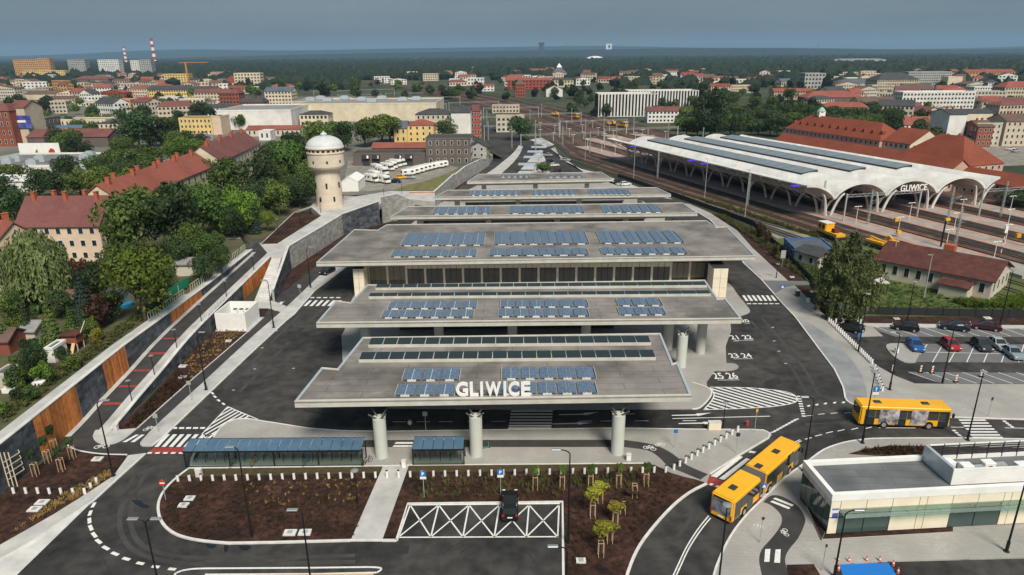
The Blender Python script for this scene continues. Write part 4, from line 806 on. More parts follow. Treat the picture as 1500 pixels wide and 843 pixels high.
for vr in (0,1,2,3):
    for i in range(11):
        u = 1.5+(HL-3)*i/10
        for s_ in (-1,1):
            b = HP(u+s_*1.2, vr, .7); top = HP(u+s_*4.6, vr, ZS-.2); part('column', curved_leg(b, top, Vector((0,0,2.0))), 'hall_steel', hall)
    if vr == 0:
        for i in range(24):                                   # slanting arms below the free edge
            u = 1+(HL-2)*i/23; part('edge_arm', MB().cyl(HP(u,-.02,4.6), HP(u+(2.2 if i % 2 else -2.2),-.48,ZS+2.6), .14, n=6), 'hall_steel', hall)
    part('longitudinal_beam', MB().bar(HP(-1,vr,ZS-.3), HP(HL+1,vr,ZS-.3), .5, .5), 'hall_steel', hall)
for vr in (0,1,2,3):
    for s_ in (-1,1): part('end_column', curved_leg(HP(-1.5,vr+s_*.05,.7), HP(-2.8,vr+s_*.2,ZS+1.2), Vector((0,0,2.4)), .34), 'hall_white', hall)
for u, v in [(4,.5),(4,1.5),(4,2.5),(5,-.3),(60,-.3),(52,-.3),(104,-.3)][:]:
    z = vz(v)-1.0; part('violet_panel', MB().hexa([HP(u,v-.1,z-.35),HP(u+1.5,v-.1,z-.35),HP(u+1.5,v+.1,z-.35),HP(u,v+.1,z-.35)], [HP(u,v-.1,z),HP(u+1.5,v-.1,z),HP(u+1.5,v+.1,z),HP(u,v+.1,z)]), 'violet_light', hall)
A = HP(-3.7,1.22,ZS+.9); Bv = HP(-3.7,1.74,ZS+.9); sg2 = thing('hall_lettering', 'white letters hung in an arch at the end of the white train hall', 'sign', tuple(A), math.atan2((Bv-A).y, (Bv-A).x))
me = textfit(textmesh('GLIWICE', 1, .1, .02), (Bv-A).length, 1.9); me.materials.append(MATS['white']); o = link('letters', me, sg2, (0,0,0)); o.rotation_euler = (math.radians(90),0,0)
link('letter_rail', MB().box(0,(Bv-A).length,.1,.2,-.15,0).mesh('letter_rail','hall_steel'), sg2)
solo('town_square', MB().prism(px([(1335,222),(1370,212),(1520,212),(1560,240),(1420,246)]), None, .02), 'gravel_yard', kind='structure')
# benches and stairs boxes on platforms, lamps, masts, gantries
def plamp():
    t = thing('platform_lamp', 'white platform lamp post with a flat twin head', 'lamp', (0,0,0), 0, 'platform lamps'); part('post', MB().cyl((0,0,0),(0,0,4.8),.09,.06,n=6), 'white', t, local=True)
    part('arm', MB().box(-.9,.9,-.05,.05,4.7,4.8), 'white', t, local=True)
    for s_ in (-1,1): part('lamp_head', MB().box(s_*.9-.3,s_*.9+.3,-.12,.12,4.62,4.72), 'white', t, local=True)
    return freeze(t)
pl0 = plamp(); first = True
def place(proto, loc, rz=0, label=None, flag=[]):
    if proto.name not in flag: flag.append(proto.name); proto.location = loc; proto.rotation_euler = (0,0,rz); o_ = proto; ORG[proto.name] = tuple(loc)
    else: o_ = dup(proto, loc, rz)
    if label: o_['label'] = label
    return o_
rzA = math.atan2(cr_.y, cr_.x)
pn = {0:'of the outer platform',1:'of the lettered arch platform',2:'of the platform right of the letters',3:'of the red roofed building platform'}
for v in (0,1,2,3):
    for u in (-12,-26,-40,-52): place(pl0, HP(u,v,.8), rzA, 'white platform lamp on the open end '+pn[v])
    for u in (HL+14,HL+28,HL+44,HL+62): place(pl0, HP(u,v,.8), rzA, 'white platform lamp on the far part '+pn[v])
for v in (-.02,.98,1.98,2.98):
    for u in (HL+80,HL+98,HL+118,HL+140): place(pl0, HP(u,v,.05)+Vector((-(u-HL)*.04,0,0)), rzA, 'white lamp post in the far yard beyond the platforms')
def mast():
    t = thing('catenary_mast', 'grey lattice catenary mast', 'mast', (0,0,0), 0, 'catenary masts'); mb = MB()
    for x in (-.22,.22):
        for y in (-.22,.22): mb.bar((x,y,0),(x*.6,y*.6,10.5),.1,.1)
    part('mast_legs', mb, 'galvanised', t, local=True); lb = MB()
    for k in range(8):
        z = .6+k*1.25
        for s_ in (-1,1): lb.bar((-.22,s_*.2,z),(.22,s_*.2,z+.6),.05,.05); lb.bar((s_*.2,-.22,z),(s_*.2,.22,z+.6),.05,.05)
    part('lattice', lb, 'galvanised', t, local=True); part('cantilever', MB().bar((0,0,7.2),(3.2,0,8),.07,.07).bar((0,0,6.2),(3.2,0,7.9),.05,.05), 'galvanised', t, local=True); return freeze(t)
ms0 = mast()
for x, y, lab in [(1202.5,316,'grey lattice catenary mast beside the corner of the white hall'),(1397.5,365,'grey lattice catenary mast behind the long depot shed'),(1270,333,'grey lattice catenary mast between the platforms left of the lettered arch'),(1387,329,'grey lattice catenary mast beside the third platform end'),(1465,318,'grey lattice catenary mast in front of the red roofed building')]: place(ms0, G(x,y,0), rzA, lab)
for u in (HL+30,HL+60,HL+95,HL+130,HL+175,HL+225):
    for v in (-1.75,-.2,1.5,3.2): place(ms0, HP(u,v,0)+Vector((-(u-HL)*.05,0,0)), rzA, 'grey lattice catenary mast far beyond the white hall')
for u in (20,75): place(ms0, HP(u,-.62,0), rzA, 'grey lattice catenary mast along the long side of the white hall')
def gantry(A, B, lab, z=7.6):
    d = (B-A); t = thing('catenary_gantry', lab, 'gantry', (A.x,A.y,0), 0, 'catenary gantries')
    for P in (A,B): part('upright', MB().bar((P.x,P.y,0),(P.x,P.y,z+1),.35,.35), 'galvanised', t)
    bm_ = MB()
    for dz in (0,.7): bm_.bar((A.x,A.y,z+dz),(B.x,B.y,z+dz),.1,.1)
    n = int(d.length/1.2)
    for k in range(n): p, q = A.lerp(B,k/n), A.lerp(B,(k+1)/n); bm_.bar((p.x,p.y,z if k%2 else z+.7),(q.x,q.y,z+.7 if k%2 else z),.07,.07)
    part('truss', bm_, 'galvanised', t)
gantry(HP(-9,-.08), HP(-9,1.32), 'lattice gantry across the first tracks in front of the hall')
gantry(HP(-13,2.3), HP(-13,3.6), 'lattice gantry beside the red roofed station building')
gantry(HP(-44,1.1), HP(-44,2.7), 'low lattice gantry with a yellow box near the platform ends')
for i, (u, s_) in enumerate([(HL+45,-10),(HL+95,-16),(HL+150,-24),(HL+210,-36),(HL+280,-50),(HL+360,-70),(HL+440,-95),(HL+530,-125)]):
    o_ = Vector((s_*.6,0,0)); gantry(HP(u,-1.6)+o_, HP(u,.9)+o_, 'grey gantry spanning the far tracks beyond the white hall'); gantry(HP(u+12,1.2)+o_, HP(u+12,3.6)+o_, 'grey gantry spanning the far tracks beyond the white hall')
# signals
t = thing('signal_post', 'red and white striped signal post by the tracks', 'signal', tuple(G(1465,375,0))); P = G(1465,375,0)
for k in range(7): part('band', MB().cyl((P.x,P.y,k*.8),(P.x,P.y,k*.8+.8),.11,n=8), 'white' if k % 2 else mat('signal_red', (.45,.05,.04), rough=.6), t)
part('signal_head', MB().box(P.x-.3,P.x+.3,P.y-.2,P.y+.2,5.6,7.2), 'white', t)
P = G(1377,366,0); t = thing('dark_mast', 'black mast with a yellow box on top behind the depot shed', 'mast', tuple(P)); part('post', MB().cyl(P,(P.x,P.y,7.6),.22,.18,n=8), 'black_metal', t); part('box', MB().box(P.x-.2,P.x+.9,P.y-.3,P.y+.3,7.3,7.9), mat('machine_yellow', (.68,.33,.02), (.78,.42,.03), scale=2, rough=.5), t)
for x, y in [(1315,347),(1312,328),(1490,352)]:
    P = G(x,y,.8); t = thing('yellow_box', 'small yellow machine box standing by the platform end', 'box', tuple(P), 0, 'yellow boxes'); part('box', MB().box(P.x-.5,P.x+.5,P.y-.4,P.y+.4,P.z+.7,P.z+1.7), 'machine_yellow', t); part('stand', MB().cyl(P,(P.x,P.y,P.z+.7),.08,n=6), 'steel', t)
# ---------------------------------------------------------------- vehicles
mat('bus_yellow', (.80,.40,.012), (.83,.43,.02), scale=.5, rough=.32, spec=.5)
mat('bus_grey', (.14,.13,.12), rough=.8)
mat('ad_print', (.62,.60,.58), (.10,.09,.12), scale=1.1, rough=.5, detail=3)
mat('ad_dark', (.03,.06,.14), (.35,.33,.32), scale=1.3, rough=.4, detail=4)
mat('tail_red', (.45,.02,.015), rough=.3); mat('amber', (.7,.28,.02), rough=.3); mat('lamp_white', (.8,.8,.78), rough=.2)
for nm, c in (('black',(.010,.010,.012)),('navy',(.012,.016,.03)),('maroon',(.045,.010,.018)),('blue',(.02,.09,.30)),('red',(.30,.02,.03)),('dark_grey',(.035,.04,.04)),('silver',(.36,.39,.41)),('white',(.72,.72,.71)),('grey_blue',(.22,.27,.31)),('camper',(.76,.75,.72)),('yellow',(.75,.40,.03))): mat('paint_'+nm, c, rough=.28, spec=.5)
def bevbox(x0,x1,y0,y1,z0,z1,b=.12,seg=2):
    bm = bmesh.new(); r_ = bmesh.ops.create_cube(bm, size=1)
    for v in bm.verts: v.co = Vector(((x0+x1)/2+v.co.x*(x1-x0), (y0+y1)/2+v.co.y*(y1-y0), (z0+z1)/2+v.co.z*(z1-z0)))
    bmesh.ops.bevel(bm, geom=list(bm.edges), offset=b, segments=seg, affect='EDGES'); bm.verts.index_update()
    mb = MB().add([v.co for v in bm.verts], [tuple(v.index for v in f.verts) for f in bm.faces]); bm.free(); return mb
def wheel(t, x, y, r=.5, w_=.3):
    o_ = part('wheel', MB().cyl((x,y-w_/2,r),(x,y+w_/2,r),r,n=18), 'rubber', t, local=True)
    s_ = 1 if y > 0 else -1; part('rim', MB().cyl((x,y+s_*(w_/2),r),(x,y+s_*(w_/2+.02),r),r*.6,n=14), 'silver_rim', o_, local=True)
mat('silver_rim', (.42,.42,.42), rough=.4, metal=.4)
def bus_body(t, x0, x1, name='body'):
    part(name, bevbox(x0,x1,-1.27,1.27,.32,3.05,.16,3), 'bus_yellow', t, local=True)
def side_windows(t, x0, x1, s_, doors, skip=()):
    y = s_*1.275
    n = max(1, round((x1-x0)/1.45)); w_ = (x1-x0)/n
    for i in range(n):
        a, b = x0+i*w_+.03, x0+(i+1)*w_-.03; dr = any(d0 < (a+b)/2 < d1 for d0, d1 in doors)
        part('door' if dr else 'window', MB().box(a,b,min(y,y+s_*.03),max(y,y+s_*.03),.42 if dr else 1.35,2.62), 'glass', t, local=True)
def hatch_box(t, x): part('roof_hatch', bevbox(x-.5,x+.5,-.38,.38,3.03,3.16,.06,1), 'dark_metal', t, local=True)
# articulated bus: x forward
ab = thing('articulated_bus', 'yellow articulated city bus with grey bellows turning past the crossing', 'bus')
RA, RB_ = G(1039,761,0), G(1070,767,0)                        # rear corners on the ground
FA = G(1155,690,0)
rear = (RA+RB_)/2; fwd = Vector((FA.x-RB_.x, FA.y-RB_.y, 0)); ab.scale = (max(.9, min(1.04, fwd.length/17.4)), 1, 1); fwd.normalize()
ab.location = (rear.x, rear.y, 0); ab.rotation_euler = (0,0,math.atan2(fwd.y,fwd.x)); ORG[ab.name] = tuple(ab.location)
bus_body(ab, 0, 6.6, 'rear_body'); bus_body(ab, 7.9, 17.4, 'front_body')
bl = MB()
for k in range(9): bl.add(bevbox(6.55+k*.155,6.55+k*.155+.11,-1.2+(.05 if k%2 else 0),1.2-(.05 if k%2 else 0),.45,2.98-(.06 if k%2 else 0),.03,1).v, bevbox(6.55+k*.155,6.55+k*.155+.11,-1.2+(.05 if k%2 else 0),1.2-(.05 if k%2 else 0),.45,2.98-(.06 if k%2 else 0),.03,1).f)
part('bellows', bl, 'bus_grey', ab, local=True)
side_windows(ab, .5, 6.4, -1, [(1.0,2.2),(3.9,5.1)]); side_windows(ab, .5, 6.4, 1, []); side_windows(ab, 8.1, 17.2, -1, [(9.6,10.9),(12.6,13.9),(15.9,17.2)]); side_windows(ab, 8.1, 17.2, 1, [])
for x in (2.9,9.2,14.7): 
    for s_ in (-1,1): wheel(ab, x, s_*1.18); part('wheel_arch', MB().cyl((x,s_*1.2,.5),(x,s_*1.285,.5),.62,n=18), 'rubber', ab, local=True)
for x in (2.4,8.6,13.2): hatch_box(ab, x)
part('rear_advert', MB().box(-.03,.02,-1.05,1.05,.95,2.6), 'ad_dark', ab, local=True); part('rear_plate', MB().box(-.035,.02,-.3,.3,.55,.68), 'lamp_white', ab, local=True); part('rear_display', MB().box(-.03,.02,-.95,.95,2.66,2.88), 'glass', ab, local=True)
for s_ in (-1,1): part('tail_light', MB().box(-.03,.02,s_*1.12-.08,s_*1.12+.08,.6,1.2), 'tail_red', ab, local=True); part('mirror', bevbox(17.3,17.55,s_*1.5-.1,s_*1.5+.1,1.9,2.5,.04,1), 'black_metal', ab, local=True)
part('windscreen', MB().box(17.38,17.42,-1.1,1.1,1.0,2.75), 'glass', ab, local=True); part('destination_sign', MB().box(13.6,15.2,-1.31,-1.27,2.66,2.9), 'glass', ab, local=True)
# solo bus
sb = thing('city_bus', 'yellow single bus with a grey printed side waiting at the zebra crossing', 'bus'); q0 = G(1268,626,0); q1 = G(1393,630.5,0); d = (q1-q0).normalized()
L_ = 12.; mid = (q0+q1)/2; rzb = math.atan2(d.y,d.x); sb.location = (mid.x-d.x*L_/2-d.y*-1.27*1, mid.y-d.y*L_/2+1.27*d.x, 0); sb.rotation_euler = (0,0,rzb); ORG[sb.name] = tuple(sb.location); sb.scale = (.93,1,1)
bus_body(sb, 0, L_)
side_windows(sb, .6, 11.8, -1, [(.9,2.3),(5.2,6.6),(10.6,11.9)]); side_windows(sb, .6, 11.8, 1, [])
for a, b in ((2.55,5.15),(6.75,8.9)): part('printed_panel', MB().box(a,b,-1.325,-1.30,.62,2.72), 'ad_print', sb, local=True)
for x in (3.3,9.3):
    for s_ in (-1,1): wheel(sb, x, s_*1.22); part('wheel_arch', MB().cyl((x,s_*1.2,.5),(x,s_*1.29,.5),.62,n=18), 'rubber', sb, local=True)
for x in (2.6,9.0): hatch_box(sb, x)
part('windscreen', MB().box(L_-.02,L_+.02,-1.1,1.1,1.0,2.75), 'glass', sb, local=True); part('rear_window', MB().box(-.02,.02,-1.0,1.0,1.5,2.6), 'glass', sb, local=True)
part('badge', MB().cyl((1.,-1.29,.9),(1.,-1.275,.9),.22,n=14), 'black_metal', sb, local=True)
for s_ in (-1,1): part('mirror', bevbox(L_,L_+.3,s_*1.45-.1,s_*1.45+.1,1.9,2.5,.04,1), 'black_metal', sb, local=True); part('head_light', MB().box(L_-.02,L_+.03,s_*1.0-.15,s_*1.0+.15,.6,.85), 'lamp_white', sb, local=True)
# cars
def make_car(kind):
    Ls, hs = {'hatch':(4.1,1.5),'saloon':(4.6,1.46),'suv':(4.6,1.72),'small':(3.7,1.5)}[kind]; w_ = .89
    t = thing('parked_car', 'parked car', 'car', (0,0,0), 0, 'cars'); zb = .28; zs = .58*hs
    prof = {'hatch':[(-.5,.42),(-.485,.62),(-.43,.66),(.20,.66),(.42,.58),(.49,.5),(.5,.36)], 'small':[(-.5,.42),(-.485,.64),(-.43,.67),(.24,.67),(.42,.6),(.49,.5),(.5,.36)], 'saloon':[(-.5,.42),(-.49,.6),(-.31,.66),(.18,.65),(.42,.57),(.49,.49),(.5,.36)], 'suv':[(-.5,.4),(-.49,.62),(-.46,.64),(.20,.63),(.43,.58),(.49,.48),(.5,.36)]}[kind]
    cab = {'hatch':[(-.46,.645),(-.36,.97),(-.22,1.),(.02,.985),(.21,.65)], 'small':[(-.46,.655),(-.38,.97),(-.2,1.),(.06,.985),(.25,.66)], 'saloon':[(-.35,.645),(-.22,.96),(-.08,1.),(.04,.985),(.19,.64)], 'suv':[(-.48,.63),(-.44,.97),(-.3,1.),(.02,.985),(.2,.62)]}[kind]
    bm = bmesh.new()
    pts = [(-.5,zb/hs),]+prof+[(.5,zb/hs)]
    a = [bm.verts.new((x*Ls, -w_, z*hs)) for x, z in pts]; b = [bm.verts.new((x*Ls, w_, z*hs)) for x, z in pts]; n = len(pts)
    bm.faces.new(a[::-1]); bm.faces.new(b)
    for i in range(n): bm.faces.new((a[i], a[(i+1)%n], b[(i+1)%n], b[i]))
    bmesh.ops.recalc_face_normals(bm, faces=list(bm.faces)); bmesh.ops.bevel(bm, geom=list(bm.edges), offset=.07, segments=2, affect='EDGES'); bm.verts.index_update()
    part('body', MB().add([v.co for v in bm.verts], [tuple(v.index for v in f.verts) for f in bm.faces]), 'paint_black', t, local=True); bm.free()
    k = w_-.07; kt = w_-.22; ww = lambda z: k+(kt-k)*(z-.64)/.36
    v0 = [Vector((x*Ls, -ww(z), z*hs)) for x, z in cab]; v1 = [Vector((x*Ls, ww(z), z*hs)) for x, z in cab]; n = len(cab)
    part('glasshouse', MB().add(v0+v1, [tuple(range(n-1,-1,-1)), tuple(range(n,2*n))]+[(i,(i+1)%n,(i+1)%n+n,i+n) for i in range(n)]), 'glass', t, local=True)
    r0 = [Vector((x*Ls, -ww(z)+.01, z*hs+.012)) for x, z in cab[1:4]]; r1_ = [Vector((x*Ls, ww(z)-.01, z*hs+.012)) for x, z in cab[1:4]]
    part('roof', MB().add(r0+r1_+[p+Vector((0,0,.03)) for p in r0+r1_], [(6,7,10,9),(7,8,11,10),(0,1,7,6),(1,2,8,7),(3,9,10,4),(4,10,11,5),(0,6,9,3),(2,5,11,8)]), 'paint_black', t, local=True)
    for s_ in (-1,1):
        for i_, (x, z) in enumerate([cab[0],cab[4]]):                      # pillars
            e = cab[1] if i_ == 0 else cab[3]; part('pillar', MB().bar((x*Ls,s_*(ww(z)+.01),z*hs),(e[0]*Ls,s_*(ww(e[1])+.01),e[1]*hs),.09,.09), 'paint_black', t, local=True)
        xm = (cab[1][0]+cab[3][0])/2*Ls; part('pillar', MB().bar((xm,s_*(ww(.64)+.012),.64*hs),(xm,s_*(ww(1.)+.012),.985*hs),.1,.05), 'paint_black', t, local=True)
        for x in (-.31,.31): wheel(t, x*Ls, s_*(w_-.1), .32, .22)
        part('head_light', MB().box(.485*Ls,.502*Ls,s_*.66-.16,s_*.66+.16,.46*hs,.53*hs), 'lamp_white', t, local=True); part('tail_light', MB().box(-.503*Ls,-.48*Ls,s_*.7-.12,s_*.7+.12,.5*hs,.6*hs), 'tail_red', t, local=True)
        part('mirror', MB().box(.17*Ls,.2*Ls,s_*(w_+.08)-.08,s_*(w_+.08)+.08,.63*hs,.72*hs), 'paint_black', t, local=True)
    part('number_plate', MB().box(-.505*Ls,-.49*Ls,-.26,.26,.38*hs,.45*hs), 'lamp_white', t, local=True)
    return freeze(t)
CARS = {k: make_car(k) for k in ('hatch','saloon','suv','small')}
CU = set()
def car(kind, P, ang, paint, label, group=None):
    pr = CARS[kind]
    o_ = dup(pr, P, ang, label)
    if group: o_['group'] = group
    if paint != 'black': swapmat(o_, 'paint_black', 'paint_'+paint)
    CU.add(kind); return o_
pi = math.pi
car('suv', G(747,752,.01)+Vector((0,.6,0)), pi/2, 'black', 'black off-road car standing in the bay with crossed white lines')
car('hatch', G(1246,485,.01), pi*.72, 'black', 'small black car parked alone beside the row of white bollards')
car('hatch', G(1326,483.5,.01), pi*.86, 'black', 'black hatchback in the top row of the car park, nearest to the bollards')
car('saloon', G(1397,483,.01), pi*.85, 'navy', 'dark blue saloon in the top row of the car park')
car('saloon', G(1443,482.5,.01), pi*.85, 'maroon', 'dark maroon saloon in the top row of the car park')
car('hatch', G(1340,511,.01), -pi*.56, 'blue', 'bright blue hatchback beside the paved car park island')
car('small', G(1391.5,510,.01), -pi*.53, 'red', 'red small car in the middle row of the car park')
car('hatch', G(1437,510.5,.01), -pi*.54, 'dark_grey', 'dark grey hatchback beside the silver car in the middle row')
car('saloon', G(1461,508.5,.01), -pi*.53, 'silver', 'silver saloon in the middle row beside the dark hatchback')
car('saloon', G(1482,521.5,.01), -pi*.54, 'grey_blue', 'pale blue grey saloon pulled forward out of the middle row')
car('hatch', G(480,401,.02), -pi*.60, 'black', 'black car parked in the lay-by below the block wall')
for x, y, p, l in [(907,268,'black','black car parked at the railway end of the hindmost canopy'),(916,272,'white','white car parked at the railway end of the hindmost canopy'),(812,244,'white','white car parked beside the bus road bend'),(818,252,'maroon','maroon car parked beside the bus road bend'),(806,238,'navy','dark blue car parked beside the bus road bend'),(802,229,'silver','silver car parked on the bus road bend'),(828,236,'silver','silver car on the lane along the railway fence'),(1345,233,'navy','dark blue car on the square behind the red roofed building'),(1388,234,'black','black car on the square behind the red roofed building'),(1480,220,'white','white car at the edge of the square behind the red roofed building'),(1487,223,'silver','silver car at the edge of the square behind the red roofed building'),(645,200,'red','red car on the road by the red and white house')]: car('hatch' if p != 'silver' else 'saloon', G(x,y,.13), R.choice([.4,-.5,2.7]), p, l)
# campers and vans in the yard
def camper():
    t = thing('camper_van', 'white camper van', 'camper', (0,0,0), 0, 'campers in the yard')
    part('living_box', bevbox(-3.2,1.3,-1.1,1.1,.5,2.9,.15), 'paint_camper', t, local=True); part('overcab', bevbox(.9,2.5,-1.08,1.08,1.95,2.8,.2), 'paint_camper', t, local=True)
    b = bevbox(1.2,3.2,-.98,.98,.45,1.35,.15); part('cab', b, 'paint_camper', t, local=True)
    part('windscreen', MB().hexa([(1.3,-.9,1.32),(2.75,-.9,1.32),(2.75,.9,1.32),(1.3,.9,1.32)], [(1.3,-.85,2.0),(2.1,-.85,2.0),(2.1,.85,2.0),(1.3,.85,2.0)]), 'glass', t, local=True)
    for s_ in (-1,1):
        for x in (-2.2,-.4): part('window', MB().box(x-.45,x+.45,s_*1.1-.02,s_*1.1+.02,1.6,2.2), 'glass', t, local=True)
        for x in (-1.9,2.2): wheel(t, x, s_*.95, .36, .24)
    part('roof_vent', MB().box(-1.6,-1.0,-.35,.35,2.9,3.0), 'paint_silver', t, local=True); return freeze(t)
def caravan():
    t = thing('caravan', 'white caravan', 'caravan', (0,0,0), 0, 'caravans in the yard')
    part('body', bevbox(-2.6,2.6,-1.1,1.1,.45,2.55,.3,3), 'paint_camper', t, local=True)
    for s_ in (-1,1):
        for x in (-1.5,1.2): part('window', MB().box(x-.5,x+.5,s_*1.1-.02,s_*1.1+.02,1.4,2.0), 'glass', t, local=True)
        wheel(t, 0, s_*1.0, .34, .2)
    for s_ in (-1,1): part('end_window', MB().box(s_*2.6-.02,s_*2.6+.02,-.75,.75,1.45,2.05), 'glass', t, local=True)
    part('drawbar', MB().bar((2.6,0,.5),(3.7,0,.45),.12,.1), 'dark_metal', t, local=True); return freeze(t)
CM, CV = camper(), caravan()
Z5 = UPZ+.06
for i, (x, y) in enumerate([(553,252),(560,256),(568,250),(574,247),(580,244.5),(586,243),(549,262),(562,268.5),(545,267)]): dup(CM, G(x,y,Z5), -.9+.1*(i%3), ['white camper with open dark side beside the garages','white camper in the row in front of the garage doors','white camper in the row in front of the garage doors','white camper in the row in front of the garage doors','white camper in the row in front of the garage doors','white camper in the row in front of the garage doors','white camper beside the white tent','white van standing alone in the yard','white van close to the tent'][i])
for i, (x, y) in enumerate([(598,258),(605,256),(612,254),(618,252),(624,250.5),(630,249),(641,247),(647,245.5)]): dup(CV, G(x,y,Z5), .55, 'white caravan in the long row beside the grass bank')
car('saloon', G(578,268,Z5), pi*.95, 'navy', 'dark blue car parked in the yard next to the yellow cover')
car('hatch', G(600,262,Z5), -.4, 'silver', 'silver car parked in the yard in front of the caravans')
car('small', G(587,262.5,Z5), .3, 'yellow', 'bright yellow covered car in the camper yard')
for kk, o_ in list(CARS.items())+[('c',CM),('v',CV)]:        # the patterns themselves are used up
    for c in list(o_.children):
        for g_ in list(c.children): bpy.data.objects.remove(g_)
        bpy.data.objects.remove(c)
    bpy.data.objects.remove(o_)
# yellow rail machines
def railmachine(P, rz, lab, crane):
    t = thing('rail_machine', lab, 'rail vehicle', tuple(P), rz)
    def lp(n, mb, m): return part(n, mb, m, t, local=True)
    lp('chassis', MB().box(-4.2,4.2,-1.3,1.3,.8,1.2), 'dark_metal')
    if not crane:
        lp('cab', bevbox(-3.8,-.6,-1.35,1.35,1.2,3.7,.15), 'machine_yellow'); lp('cab_roof', MB().box(-3.9,-.5,-1.4,1.4,3.7,3.85), 'paint_white'); lp('deck', MB().box(-.6,4,-1.3,1.3,1.2,1.9), 'machine_yellow')
        for s_ in (-1,1):
            for x in (-3.,-1.5): lp('window', MB().box(x-.5,x+.5,s_*1.36-.02,s_*1.36+.02,2.3,3.3), 'glass')
        lp('front_window', MB().box(-3.83,-3.79,-1,1,2.3,3.3), 'glass'); lp('winch', bevbox(1,2.4,-.8,.8,1.9,2.9,.1), 'maroon_part')
    else:
        lp('deck', MB().box(-1,4.2,-1.3,1.3,1.2,1.8), 'machine_yellow'); lp('cab', bevbox(-3.9,-1.8,-1.2,1.2,1.2,2.9,.3), 'machine_yellow'); lp('cab_window', MB().box(-3.2,-2.2,-1.23,1.23,1.9,2.6), 'glass'); lp('boom', MB().bar((-1.6,0,1.6),(3.6,.3,2.4),.4,.45).bar((-2.6,0,2.9),(-1.4,0,3.6),.4,.4).bar((-1.4,0,3.6),(-.2,0,2.4),.35,.35), 'machine_yellow')
    for x in (-3,-1.2,1.2,3):
        for s_ in (-1,1): part('wheel', MB().cyl((x,s_*.7,.58),(x,s_*.85,.58),.42,n=14), 'rail', t, local=True)
mat('maroon_part', (.16,.03,.02), rough=.6)
railmachine(G(1216,349,.1), math.atan2(ax.y,ax.x)+math.pi*.96, 'yellow rail maintenance vehicle with a boxy cab on the siding behind the birch', False)
railmachine(G(1292,365,.1), math.atan2(ax.y,ax.x)+.02, 'low yellow rail crane wagon beside the depot shed', True)
for x, y in [(1190,196),(1206,197)]: pass
for i, (x, y) in enumerate([(895,184),(912,187),(813,170.5),(842,174)]): railmachine(G(x,y,.1), math.atan2(ax.y,ax.x)+.25, 'orange rail wagon parked on the far tracks, '+['left of a pair','right of a pair','the hindmost','beside a gantry'][i], i % 2 == 0)
# ---------------------------------------------------------------- buildings
PAL = {'cream':(.60,.53,.40),'peach':(.60,.47,.36),'yellow':(.66,.48,.19),'white':(.66,.65,.62),'grey':(.36,.36,.35),'brick':(.24,.075,.05),'brown':(.125,.105,.095),'pink':(.50,.34,.28),'orange':(.52,.29,.12),'beige':(.50,.43,.33),'redbrick':(.30,.07,.045),'blue':(.05,.13,.30),'dirty':(.50,.46,.38)}
for k, c in PAL.items(): mat('wall_'+k, c, [min(1,x*1.16) for x in c], scale=.35, rough=.85, det2=(.12,.82,.3,.6))
RPAL = {'red':((.26,.075,.052),(.34,.11,.08)),'mauve':((.16,.06,.055),(.225,.09,.08)),'rust':((.075,.026,.022),(.125,.045,.036)),'dark':((.045,.046,.052),(.075,.075,.08)),'grey':((.20,.20,.205),(.30,.30,.30)),'slate':((.08,.10,.13),(.12,.14,.17)),'orange':((.215,.05,.027),(.28,.075,.04)),'felt':((.15,.15,.15),(.22,.22,.215)),'white':((.58,.58,.57),(.70,.70,.69)),'brown':((.11,.07,.055),(.16,.10,.08))}
for k, (a, b) in RPAL.items(): mat('roof_'+k, a, b, scale=.8, rough=.8, brick=(.6,.42,.03,[x*.72 for x in a],(0,0,0)) if k in ('red','mauve','orange') else None, det2=(.15,.8,.3,.6), detail=7)
mat('chimney_brick', (.33,.085,.045), (.42,.13,.07), scale=2, rough=.85)
mat('window_frame', (.62,.61,.58), rough=.6)
FOOT = []
